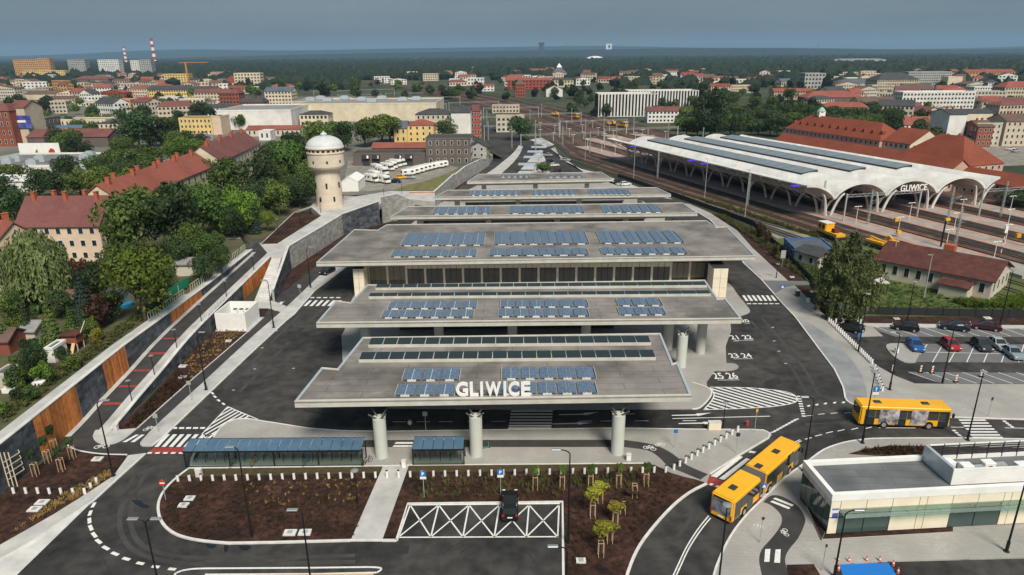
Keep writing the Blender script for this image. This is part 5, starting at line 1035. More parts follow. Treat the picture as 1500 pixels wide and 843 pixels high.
def house(label, A, B, depth, z0, h, roof='gx', rh=3., wall='cream', rf='red', cat='house', fl=None, cols=None, near=0, chim=0, over=.35, name='house', group=None, sides=True, dorm=0):
    """A to B is the front, seen left to right; near 2: windows one by one with frames, 1: joined windows, 0: none"""
    A = Vector((A.x,A.y,z0)); B = Vector((B.x,B.y,z0)); d = B-A; w_ = d.length; rz = math.atan2(d.y,d.x); c = (A+B)/2; FOOT.append((c.x-math.sin(rz)*depth/2, c.y+math.cos(rz)*depth/2, max(w_,depth)/2))
    t = thing(name, label, cat, tuple(c), rz, group); x0, x1 = -w_/2, w_/2; D = depth; mb = MB().box(x0,x1,0,D,-.5,h)
    if roof == 'gx': mb.add([(x0,0,h),(x0,D,h),(x0,D/2,h+rh-.1)],[(0,2,1)]).add([(x1,0,h),(x1,D,h),(x1,D/2,h+rh-.1)],[(0,1,2)])
    if roof == 'gy': mb.add([(x0,0,h),(x1,0,h),(0,0,h+rh-.1)],[(0,1,2)]).add([(x0,D,h),(x1,D,h),(0,D,h+rh-.1)],[(0,2,1)])
    part('walls', mb, 'wall_'+wall, t, local=True); o = over; e = h-o*rh/(D/2 if roof == 'gx' else w_/2); r_ = MB(); th = .22
    if roof == 'gx':
        for s_ in (0,1):
            y, yy = (-o, D/2) if s_ == 0 else (D+o, D/2); P = [(x0-o,y,e),(x1+o,y,e),(x1+o,yy,h+rh),(x0-o,yy,h+rh)]
            if s_: P = [P[1],P[0],P[3],P[2]]
            r_.hexa(P, [(a,b,c_+th) for a,b,c_ in P])
    elif roof == 'gy':
        for s_ in (-1,1):
            x = s_*(w_/2+o); P = [(x,-o,e),(0,-o,h+rh),(0,D+o,h+rh),(x,D+o,e)] if s_ < 0 else [(0,-o,h+rh),(x,-o,e),(x,D+o,e),(0,D+o,h+rh)]
            r_.hexa(P, [(a,b,c_+th) for a,b,c_ in P])
    elif roof == 'hip':
        k = min(w_,D)/2*.92; V = [(x0-o,-o,h),(x1+o,-o,h),(x1+o,D+o,h),(x0-o,D+o,h)]
        if w_ >= D: V += [(x0+k,D/2,h+rh),(x1-k,D/2,h+rh)]; F = [(0,1,5,4),(1,2,5),(2,3,4,5),(3,0,4)]
        else: V += [(0,k,h+rh),(0,D-k,h+rh)]; F = [(0,1,4),(1,2,5,4),(2,3,5),(3,0,4,5)]
        r_.add(V, F+[(3,2,1,0)])
    elif roof == 'mansard':
        i = min(2.2,w_*.12); V = [(x0-o,-o,h),(x1+o,-o,h),(x1+o,D+o,h),(x0-o,D+o,h),(x0+i,i,h+rh),(x1-i,i,h+rh),(x1-i,D-i,h+rh),(x0+i,D-i,h+rh)]; r_.add(V, [(0,1,5,4),(1,2,6,5),(2,3,7,6),(3,0,4,7),(4,5,6,7),(3,2,1,0)])
    else:
        r_.box(x0+.25,x1-.25,.25,D-.25,h-.1,h+.02)
        pp = part('parapet', MB().box(x0-.08,x1+.08,-.08,.25,h-.2,h+rh).box(x0-.08,x1+.08,D-.25,D+.08,h-.2,h+rh).box(x0-.08,x0+.25,.25,D-.25,h-.2,h+rh).box(x1-.25,x1+.08,.25,D-.25,h-.2,h+rh), 'wall_'+wall, t, local=True)
    ro = part('roof', r_, 'roof_'+rf, t, local=True)
    for k in range(chim):
        cx = x0+w_*(k+.6)/(chim+.2); cy = D/2+(.9 if k % 2 else -.7) if roof in ('gx','hip') else D*.4; zt = h+rh+1.1 if roof != 'flat' else h+1.6
        part('chimney', MB().box(cx-.35,cx+.35,cy-.45,cy+.45,h+rh*.3,zt).box(cx-.42,cx+.42,cy-.52,cy+.52,zt,zt+.12), 'chimney_brick', ro, local=True)
    for k in range(dorm):
        cx = x0+w_*(k+.5)/dorm; f_ = .45; y = -o+(D/2+o)*f_; z = e+(h+rh-e)*f_; dm = part('dormer', MB().box(cx-.5,cx+.5,y-.9,y+1.2,z-.3,z+.75), 'roof_'+rf, ro, local=True); 
    if near:
        fl = fl or max(1, round(h/(3.1 if A.y < 900 else 4.4))); fh = h/fl; pm, fm = MB(), MB(); ww = MB()
        def wins(n, L0, L1, put):
            for f_ in range(fl):
                for k in range(n): put(L0+(L1-L0)*(k+.5)/n, f_*fh+fh*.3, min(.55 if A.y < 420 else .95 if A.y < 900 else 1.5,(L1-L0)/n*.34), fh*.52)
        def W_(bx, axis):
            fr, pn_ = bx
            if near == 2: q = part('window', MB().box(*fr), 'window_frame', t, local=True); part('pane', MB().box(*pn_), 'glass', q, local=True)
            else: ww.box(*fr); pm.box(*pn_)
        n = cols or max(1, round(w_/(2.7 if A.y < 900 else 4.8)))
        wins(n, x0+.4, x1-.4, lambda x, z, a, hh: W_(((x-a,x+a,-.06,.02,z,z+hh),(x-a*.8,x+a*.8,-.075,0,z+.1,z+hh-.1)), 0))
        if sides:
            n2 = max(1, round(D/3.4))
            for s_ in (x0,x1):
                sg_ = -1 if s_ == x0 else 1
                wins(n2, .5, D-.5, lambda y, z, a, hh: W_(((min(s_,s_+sg_*.06),max(s_,s_+sg_*.06),y-a,y+a,z,z+hh),(min(s_,s_+sg_*.075),max(s_,s_+sg_*.075),y-a*.8,y+a*.8,z+.1,z+hh-.1)), 1))
        if near == 1 and A.y > 420: part('window_panes', pm, 'glass', t, local=True, kind='stuff')
        elif near == 1: part('window_frames', ww, 'window_frame', t, local=True, kind='stuff'); part('window_panes', pm, 'glass', t, local=True, kind='stuff')
    return t
def bpx(label, x0, x1, yt, yb, depth, roof='gx', rh=3., wall='cream', rf='red', z0=0., rot=0., **k):
    P = G((x0+x1)/2, yb, z0); s_ = zc(P)/1000; w_ = (x1-x0)*s_; h = max(2.2, hgt((x0+x1)/2, yb, yt, z0)); u = Vector((math.cos(math.radians(rot)), math.sin(math.radians(rot)), 0))*w_/2
    return house(label, P-u, P+u, depth, z0, h, roof, rh, wall, rf, **k)
def beave(label, a, b, ze, z0, depth, **k):
    A, B = G(*a,ze), G(*b,ze); return house(label, A, B, depth, z0, ze-z0, **k)
U = UPZ
# left, near
bpx('peach plastered apartment house with a mauve tiled roof and red chimneys beside the willow', 36, 155, 331, 384, 11, 'gx', 5.2, 'peach', 'mauve', U, near=2, fl=3, cols=7, chim=5, cat='house', name='apartment_house')
bpx('cream apartment house with an orange red roof at the garden edge', -95, 19, 372, 446, 12, 'gx', 5, 'peach', 'red', U, rot=-28, near=2, fl=3, cols=7, chim=2, name='apartment_house')
beave('long cream apartment row with a red tiled roof and many chimneys', (182,297), (313,243), U+9.5, U, 11, roof='gx', rh=4.2, wall='cream', rf='red', near=2, fl=3, cols=13, chim=9, name='apartment_row')
beave('cream apartment row with a dark mauve tiled roof joining the red roofed row', (325,236), (381,210), U+10.5, U, 12, roof='gx', rh=4.6, wall='cream', rf='mauve', near=1, fl=3, cols=12, chim=7, name='apartment_row')
# left, middle distance
bpx('red brick tenement with arched attic windows beside a blue billboard wall', -12, 25, 163, 215, 12, 'mansard', 3, 'brick', 'mauve', U, near=2, fl=4, cols=4, sides=False, cat='building')
bpx('beige fire wall house carrying a blue billboard', 25, 47, 158, 213, 14, 'gx', 3, 'beige', 'mauve', U, cat='building')
bpx('mauve brown box building next to the billboard house', 48, 70, 175, 205, 14, 'flat', .6, 'brown', 'felt', U, near=1, cat='building')
bpx('low brown hall with a mauve roof and a row of solar panels', 42, 160, 201, 216, 16, 'gx', 3, 'brown', 'mauve', U, cat='hall')
bpx('small cream house with a grey flat roof among trees', 91, 158, 176, 196, 12, 'flat', .5, 'cream', 'grey', U, near=1)
bpx('narrow yellow house with a dark roof beside a large tree', 149, 178, 181, 208, 12, 'hip', 1.6, 'cream', 'dark', U, near=1)
bpx('yellow long building with a flat dark roof', 265, 313, 174, 198, 13, 'flat', .5, 'yellow', 'dark', U, near=1, fl=3, cols=8, cat='building')
bpx('plain beige end block of the yellow building', 313.5, 326, 172, 198, 13, 'flat', .5, 'peach', 'dark', U, cat='building')
bpx('large grey flat roofed warehouse in front of the billboard', -60, 140, 245, 262, 34, 'flat', .7, 'white', 'felt', U, cat='warehouse', name='warehouse')
bpx('white roofed shed in front of the grey warehouse', -10, 58, 266, 282, 10, 'gx', 1.2, 'white', 'white', U, cat='shed', name='shed')
bpx('white flat roofed sheds with a red awning near the market', 240, 300, 200, 209, 10, 'flat', .4, 'white', 'red', U, cat='shed', name='shed')
bpx('low shop with a red roof beside the water tower trees', 362, 440, 190, 200, 10, 'gx', 1.6, 'cream', 'red', U, near=1, cat='shop', name='shop')
bpx('white cube shop in front of the large warehouse', 380, 397, 193, 206, 8, 'flat', .4, 'white', 'white', U, near=1, cat='shop', name='shop')
bpx('long white warehouse with a pale flat roof', 322, 428, 163, 190, 50, 'flat', .8, 'white', 'grey', U, rot=3, cat='warehouse', name='warehouse')
bpx('very long cream factory hall with machines on its roof', 438, 640, 153, 178, 55, 'flat', .8, 'cream', 'grey', U, near=0, cat='factory', name='factory_hall')
bpx('raised middle part of the cream factory', 430, 500, 150, 172, 40, 'flat', .8, 'dirty', 'grey', U, near=1, cat='factory', name='factory_hall')
bpx('cream house with a dark roof in front of the factory', 440, 482, 168, 186, 12, 'hip', 2, 'cream', 'dark', U, near=1)
bpx('cream apartment house with a dark roof and many windows below the factory', 610, 662, 168, 204, 14, 'hip', 2.6, 'dirty', 'dark', U, near=1, cat='building')
bpx('yellow villa with a red roof', 597, 636, 184, 209, 12, 'hip', 2.5, 'yellow', 'red', U, near=2, fl=3, cols=4)
bpx('narrow yellow house with a dark steep roof beside the yellow villa', 578, 597, 188, 210, 10, 'gx', 3, 'yellow', 'slate', U, near=1)
bpx('tall plain pink white fire wall house', 662, 690, 165, 207, 12, 'gx', 2.5, 'white', 'dark', U, cat='building')
bpx('red and white striped tenement corner by the road', 690, 704, 163, 206, 14, 'mansard', 2.5, 'redbrick', 'mauve', 0, near=1, fl=5, cols=3, cat='building')
bpx('low brown garage hall with four dark doors below dark blinds', 518, 634, 226, 243, 11, 'flat', .5, 'brown', 'dark', U, cat='garage', name='garage_hall')
bpx('pink roofed shed behind the garage hall', 545, 640, 217, 226, 12, 'gx', 1.6, 'brown', 'red', U, cat='shed', name='shed')
bpx('three storey brown brick office with small dark windows beside the garages', 625, 690, 204, 243, 14, 'flat', .5, 'brown', 'dark', U, near=2, fl=3, cols=6, cat='office', name='office')
bpx('small grey house behind the brown brick office', 690, 712, 215, 232, 10, 'gy', 1.8, 'grey', 'dark', U, near=1)
# garage numbers, awnings and doors
G0 = G(576,243,U)
for i, (x, n_) in enumerate([(537,'1'),(552,'2'),(584.5,'3'),(600,'4')]):
    P = G(x,243.3,U); t = thing('garage_door', 'dark garage door under a black blind with a white number '+n_, 'door', (P.x,P.y-.1,U)); part('leaf', MB().box(P.x-1.3,P.x+1.3,P.y-.35,P.y-.2,U,U+2.9), 'dark_metal', t)
    part('blind', MB().hexa([(P.x-1.5,P.y-1.2,U+2.9),(P.x+1.5,P.y-1.2,U+2.9),(P.x+1.5,P.y-.2,U+2.9),(P.x-1.5,P.y-.2,U+2.9)],[(P.x-1.5,P.y-.6,U+4.3),(P.x+1.5,P.y-.6,U+4.3),(P.x+1.5,P.y-.2,U+4.3),(P.x-1.5,P.y-.2,U+4.3)]), 'black_metal', t)
    me = textfit(textmesh(n_,1,.04,.03), .7, 1.1); me.materials.append(MATS['white']); o = link('number', me, t, (.5,-1.15,3.1)); o.rotation_euler = (math.radians(75),0,0)
# white tent by the tower
P = G(513,281,U); t = thing('white_tent', 'white fabric tent hall beside the water tower', 'tent', tuple(P)); w_ = 5.5
part('walls', MB().box(P.x-w_/2,P.x+w_/2,P.y,P.y+11,U,U+3.2).add([(P.x-w_/2,P.y,U+3.2),(P.x+w_/2,P.y,U+3.2),(P.x,P.y,U+4.6)],[(0,1,2)]), 'white', t)
part('roof', MB().hexa([(P.x-w_/2-.1,P.y-.1,U+3.15),(P.x,P.y-.1,U+4.65),(P.x,P.y+11.1,U+4.65),(P.x-w_/2-.1,P.y+11.1,U+3.15)],[(P.x-w_/2-.1,P.y-.1,U+3.25),(P.x,P.y-.1,U+4.75),(P.x,P.y+11.1,U+4.75),(P.x-w_/2-.1,P.y+11.1,U+3.25)]).hexa([(P.x,P.y-.1,U+4.65),(P.x+w_/2+.1,P.y-.1,U+3.15),(P.x+w_/2+.1,P.y+11.1,U+3.15),(P.x,P.y+11.1,U+4.65)],[(P.x,P.y-.1,U+4.75),(P.x+w_/2+.1,P.y-.1,U+3.25),(P.x+w_/2+.1,P.y+11.1,U+3.25),(P.x,P.y+11.1,U+4.75)]), 'white', t)
# billboards
P = G(38,213,U); t = thing('billboard', 'blue billboard on the beige fire wall', 'billboard', (P.x,P.y-.3,U+8)); part('board', MB().box(P.x-5.6,P.x+5.6,P.y-.5,P.y-.3,U+8.4,U+14.6), mat('board_blue', (.03,.03,.22), (.10,.14,.40), scale=.4), t); part('white_band', MB().box(P.x-4.4,P.x+3,P.y-.56,P.y-.5,U+11.2,U+12.3), 'white', t)
P = G(60,230,U); t = thing('billboard_wall', 'long white billboard wall with green and red print in front of the brown hall', 'billboard', (P.x,P.y,U)); part('board', MB().box(P.x-9,P.x+9,P.y,P.y+.4,U,U+6), 'white', t); part('red_print', MB().add([(P.x+3.6,P.y-.02,U+1),(P.x+7,P.y-.02,U+1),(P.x+6.6,P.y-.02,U+3.2),(P.x+5.2,P.y-.02,U+3.8),(P.x+4,P.y-.02,U+2.6)],[(0,1,2,3,4)]), mat('print_red', (.5,.04,.03), rough=.5), t); part('green_print', MB().add([(P.x-3,P.y-.02,U+.8),(P.x-.6,P.y-.02,U+.8),(P.x-1,P.y-.02,U+3.6),(P.x-2,P.y-.02,U+2.2)],[(0,1,2,3)]), mat('print_green', (.10,.22,.05), rough=.5), t)
# water tower
P = GU(484,302.5); zt = P.z; hT = GY(484,192,P.y).z-zt; k = hT/20.9; rr = 19.3*zc(P)/1000
mat('tower_plaster', (.62,.525,.42), (.69,.59,.48), scale=.5, rough=.85, det2=(.25,.88,.3,.6))
tw = thing('water_tower', 'cream round water tower with a grey domed roof on the upper plaza', 'tower', (P.x,P.y,zt)); c = (P.x,P.y,zt)
part('shaft', MB().lathe([(rr*1.03,-.3),(rr*1.03,.3),(rr,.35),(rr*.93,9.6*k),(rr*1.0,10.3*k),(rr*1.28,11.1*k),(rr*1.34,11.6*k)], 40, c), 'tower_plaster', tw, smooth=False)
part('tank_drum', MB().lathe([(rr*1.34,11.6*k),(rr*1.335,15.0*k),(rr*1.38,15.1*k),(rr*1.38,15.35*k),(rr*1.31,15.4*k),(rr*1.31,16.3*k),(rr*1.40,16.4*k),(rr*1.40,16.7*k)], 40, c), 'tower_plaster', tw)
dome = part('dome', MB().lathe([(rr*1.38,16.7*k)]+[(rr*1.34*math.cos(a)+.02, 16.75*k+3.0*k*math.sin(a)) for a in [j*.16 for j in range(9)]]+[(.9,19.5*k)], 40, c), mat('dome_zinc', (.50,.515,.52), (.58,.595,.60), scale=.6, rough=.5), tw, smooth=True)
part('lantern', MB().lathe([(.85,19.5*k),(.85,19.95*k),(1.0,20.0*k),(.7,20.3*k),(.25,20.6*k),(.08,20.9*k)], 16, c), 'dome_zinc', dome)
for j in range(22):
    a = 2*math.pi*j/22; n_ = Vector((math.cos(a), math.sin(a), 0)); q = Vector((-n_.y,n_.x,0)); b_ = Vector(c)+n_*(rr*1.29)
    part('window', MB().hexa([b_-q*.42+Vector((0,0,15.6*k)), b_+q*.42+Vector((0,0,15.6*k)), b_+q*.42+n_*.12+Vector((0,0,15.6*k)), b_-q*.42+n_*.12+Vector((0,0,15.6*k))], [b_-q*.42+Vector((0,0,16.1*k)), b_+q*.42+Vector((0,0,16.1*k)), b_+q*.42+n_*.12+Vector((0,0,16.1*k)), b_-q*.42+n_*.12+Vector((0,0,16.1*k))]), 'glass', tw)
for zz, hh, n2, off, rad in ((12.6,.7,8,.3,1.325),(5.6,1.5,6,.12,.965),(2.0,1.3,6,.6,1.0)):
    for j in range(n2):
        a = -math.pi/2+off+2*math.pi*j/n2; n_ = Vector((math.cos(a), math.sin(a), 0)); q = Vector((-n_.y,n_.x,0)); b_ = Vector(c)+n_*(rr*rad-.1)
        part('window', MB().hexa([b_-q*.25+Vector((0,0,zz*k)), b_+q*.25+Vector((0,0,zz*k)), b_+q*.25+n_*.2+Vector((0,0,zz*k)), b_-q*.25+n_*.2+Vector((0,0,zz*k))], [b_-q*.25+Vector((0,0,(zz+hh)*k)), b_+q*.25+Vector((0,0,(zz+hh)*k)), b_+q*.25+n_*.2+Vector((0,0,(zz+hh)*k)), b_-q*.25+n_*.2+Vector((0,0,(zz+hh)*k))]), 'glass', tw)
thinglass('awning_glass', (.62,.80,.74), .25)
# kiosk at the lower right
KA = G(1210,784,.1); kz = 4.8; KB = G(1500,768,.1); dk = (KB-KA); dk.z = 0; dk.normalize(); KBk = G(1184,675.6,kz); ndk = Vector((-dk.y,dk.x,0)); kd = (KBk-KA).dot(ndk)
sh = (KBk-KA).dot(dk)
kt = thing('kiosk_building', 'low cream panelled pavilion with a grey flat roof and a green glass awning', 'building', (KA.x,KA.y,.1), math.atan2(dk.y,dk.x)); KW = 34.
lpk = lambda n, mb, m: part(n, mb, m, kt, local=True)
lpk('core', MB().box(.12,KW,.12,kd-.12,.05,kz-.6), 'dark_metal'); lpk('roof_deck', MB().box(.4,KW-.2,.4,kd-.4,kz-.62,kz-.45), mat('grey_membrane', (.12,.13,.14), (.17,.18,.19), scale=.4, rough=.85, brick=(6,1.2,.03,(.09,.095,.1),(0,0,.05)), det2=(.3,.7,.3,.6)))
for n, b in (('parapet',(-.05,KW,-.05,.42)),('parapet',(-.05,KW,kd-.42,kd+.05)),('parapet',(-.05,.42,.42,kd-.42))): lpk(n, MB().box(b[0],b[1],b[2],b[3],kz-.75,kz), 'white')
edges = [0,1.0,3.7,6.4,9.2,10.0,12.7,15.4,18.1,18.9,21.6,24.3,27,27.8,30.5,33.2]
glz = [(1.0,6.4),(12.7,18.1),(27.8,33.2)]
for a, b in zip(edges, edges[1:]):
    lpk('upper_panel', MB().box(a+.03,b-.03,0,.11,kz-1.9,kz-.78), 'cream_panel'); gl = any(g0 <= a and b <= g1 for g0, g1 in glz)
    if gl: lpk('glass_pane', MB().box(a+.05,b-.05,.04,.11,.15,kz-1.95), 'glass_green')
    else: lpk('lower_panel', MB().box(a+.03,b-.03,0,.11,.15,kz-1.95), 'cream_panel')
lpk('joint_bar', MB().box(0,KW,-.03,0,kz-2.75,kz-2.68), 'black_metal')
for i in range(9):
    a = 1.0+i*3.3; lpk('awning_pane', MB().hexa([(a,-1.25,kz-1.95),(a+3.26,-1.25,kz-1.95),(a+3.26,-.05,kz-1.75),(a,-.05,kz-1.75)],[(a,-1.25,kz-1.92),(a+3.26,-1.25,kz-1.92),(a+3.26,-.05,kz-1.72),(a,-.05,kz-1.72)]), MATS['awning_glass'])
    lpk('awning_arm', MB().box(a-.04,a+.04,-1.2,-.02,kz-2.0,kz-1.9), 'steel')
for i in range(5):
    y0_, y1_ = kd*i/5, kd*(i+1)/5; lpk('side_pane', MB().box(.02,.1,y0_+.04,y1_-.04,.5,kz-1.5), 'glass_green'); lpk('side_panel', MB().box(.02,.1,y0_+.04,y1_-.04,kz-1.45,kz-.78), 'zinc_sky_tint')
lpk('door', MB().box(22.4,23.4,-.02,.0,.15,2.4), 'white'); lpk('blue_sign', MB().box(.3,.85,-.03,.0,2.0,2.6), mat('notice_blue', (.06,.08,.35), rough=.4)); lpk('address_plate', MB().box(.2,.9,-.03,.0,3.0,3.15), 'sign_blue')
# plant screen on the roof
SA = G(1392,712,kz-.4); SB = G(1362,673,kz-.4); toL = lambda p: Vector(((p-KA).dot(dk), (p-KA).dot(ndk), p.z)); sa, sb_ = toL(SA), toL(SB); sh_ = hgt(1393,712,689,kz-.4)
sx = sa.x; ly0, ly1 = sa.y, kd-.3; ps = thing('plant_screen', 'white slatted screen round the cooling machines on the pavilion roof', 'screen', (KA.x,KA.y,.1), math.atan2(dk.y,dk.x))
for j in range(9): z = kz-.4+sh_*j/9; part('slat', MB().box(sx,KW,ly0,ly0+.12,z,z+sh_/9-.025), 'white', ps, local=True)
part('side_panel', MB().box(sx,sx+.35,ly0+.13,ly1,kz-.4,kz-.4+sh_), 'zinc_sky_tint', ps, local=True); part('back_frame', MB().box(sx+.36,KW,ly1-.12,ly1,kz-.4+sh_-.12,kz-.4+sh_), 'white', ps, local=True)  # white screen's left wall coloured blue grey, its sky-lit shade painted in
for j in range(7): part('back_slat', MB().box(sx+.36,KW,ly1-.1,ly1-.05,kz-.4+sh_*j/7,kz-.4+sh_*j/7+.13), 'dark_metal', ps, local=True)
for j in range(12): part('back_post', MB().box(sx+.4+j*1.7,sx+.5+j*1.7,ly1-.14,ly1-.02,kz-.4,kz-.4+sh_), 'dark_metal', ps, local=True)
rzk = math.atan2(dk.y,dk.x)
for i, (xx, yy) in enumerate([(sx+2.6,ly0+1.6),(sx+5.2,ly0+1.9),(sx+8.4,ly0+1.3),(sx+1.2,ly0+2.4)]):
    Q = KA+dk*xx+ndk*yy; t = thing('cooling_unit', 'white boxed cooling machine behind the roof screen, '+['with a round fan','joined to steel ducts','at the far end','in the corner of the screen'][i], 'machine', (Q.x,Q.y,kz-.35), rzk)
    part('casing', bevbox(-.6,.6,-.45,.45,0,1.35,.05,1), 'white', t, local=True); part('fan', MB().cyl((0,-.46,.7),(0,-.5,.7),.38,n=16), 'dark_metal', t, local=True); part('duct', MB().box(.6,2.0,-.3,.3,.25,1.0), 'galvanised', t, local=True)
# depot shed behind the fence
dA, dB = G(1281,405,0.05), G(1448,440,.05)
ds = house('long white depot shed with a rusty red roof and barred windows behind the fence', dA, dB, 13.5, .05, 3.9, 'gx', 2.6, 'dirty', 'rust', 'shed', 1, 9, 2, 0, .6, 'depot_shed')
P = dB+Vector((-.5,9,0)); part('chimney', MB().box(-1,1,9,11,4,7.3), 'chimney_brick', ds, local=True)
eA, eB = G(1373,432,.05), G(1414,441,.05); house('small annex with a rusty lean-to roof in front of the depot shed', eA, eB, 4.5, .05, 2.4, 'gx', .7, 'dirty', 'rust', 'shed', 1, 3, 0, name='annex')
house('small flat hut with a blue roof beside the railway fence', G(1147,365,.05), G(1162,381,.05), 9, .05, 2.6, 'flat', .3, 'blue', 'slate', 'hut', 1, 3, 1, name='site_hut')
house('dark roofed concrete hut between the blue hut and the birch', G(1162,383,.05), G(1197,394,.05), 7, .05, 2.6, 'gx', .8, 'dirty', 'dark', 'hut', 1, 2, 1, name='site_hut')
P = G(1279,430,.05); t = thing('open_shelter', 'dark green open shelter with a flat pale roof on the lawn', 'shelter', tuple(P)); part('roof', MB().box(P.x-2,P.x+2.2,P.y-1.4,P.y+2,2.5,2.75), 'concrete_light', t); part('booth', MB().box(P.x-1.6,P.x+.6,P.y,P.y+1.6,.05,2.3), mat('bottle_green', (.015,.05,.045), rough=.6), t)
for sx_ in (-1.8,2): 
    for sy_ in (-1.2,1.8): part('post', MB().cyl((P.x+sx_,P.y+sy_,.05),(P.x+sx_,P.y+sy_,2.5),.07,n=6), 'bottle_green', t)
# red roofed railway station building
def hip_px(lab, x0, x1, yt, yb, depth, rh, rot=0, **k): return bpx(lab, x0, x1, yt, yb, depth, 'hip', rh, k.pop('wall','pink'), k.pop('rf','orange'), 0, rot, **k)
S0_ = HP(0,3.9); up_ = HP(HL,3.9)
def along(lab, u0, u1, v, depth, h, roof, rh, wall='pink', rf='orange', **k):
    A, B = HP(u1, v), HP(u0, v); return house(lab, A, B, depth, 0, h, roof, rh, wall, rf, **k)
along('long red tiled wing of the station building with roof windows beside the hall', 22, 112, 3.75, 12, 6.5, 'gx', 4, cat='station', name='station_wing', dorm=0, near=1)
along('main block of the station building with a tall red hipped roof', 24, 52, 4.2, 20, 8, 'hip', 9, cat='station', name='station_building', dorm=0, near=1)
along('red hipped station wing at the square with a pink lower wall', -36, -4, 4.1, 20, 6, 'hip', 6, cat='station', name='station_wing', near=2, fl=1, cols=10)
along('low link building with roof windows between the station blocks', -6, 25, 3.95, 12, 5, 'gx', 3, cat='station', name='station_wing', near=1)
along('long red mansard roofed post building with dormers behind the station', 73, 130, 4.9, 16, 11, 'hip', 6.5, wall='pink', cat='building', name='post_building', near=1, dorm=12)
along('short cross wing of the red roofed post building', 60, 73, 5.0, 18, 11, 'gx', 5, wall='cream', cat='building', name='post_building', near=1)
P = HP(118,5.4,0); t = thing('roof_turret', 'small green copper turret on the post building ridge', 'turret', (P.x,P.y,16)); part('base', MB().box(P.x-1.4,P.x+1.4,P.y-1.4,P.y+1.4,15.5,19.5), 'white', t); part('cap', MB().lathe([(2,19.5),(1.5,20.3),(.3,21.4)],8,(P.x,P.y,0)), mat('copper', (.30,.46,.40), rough=.7), t)
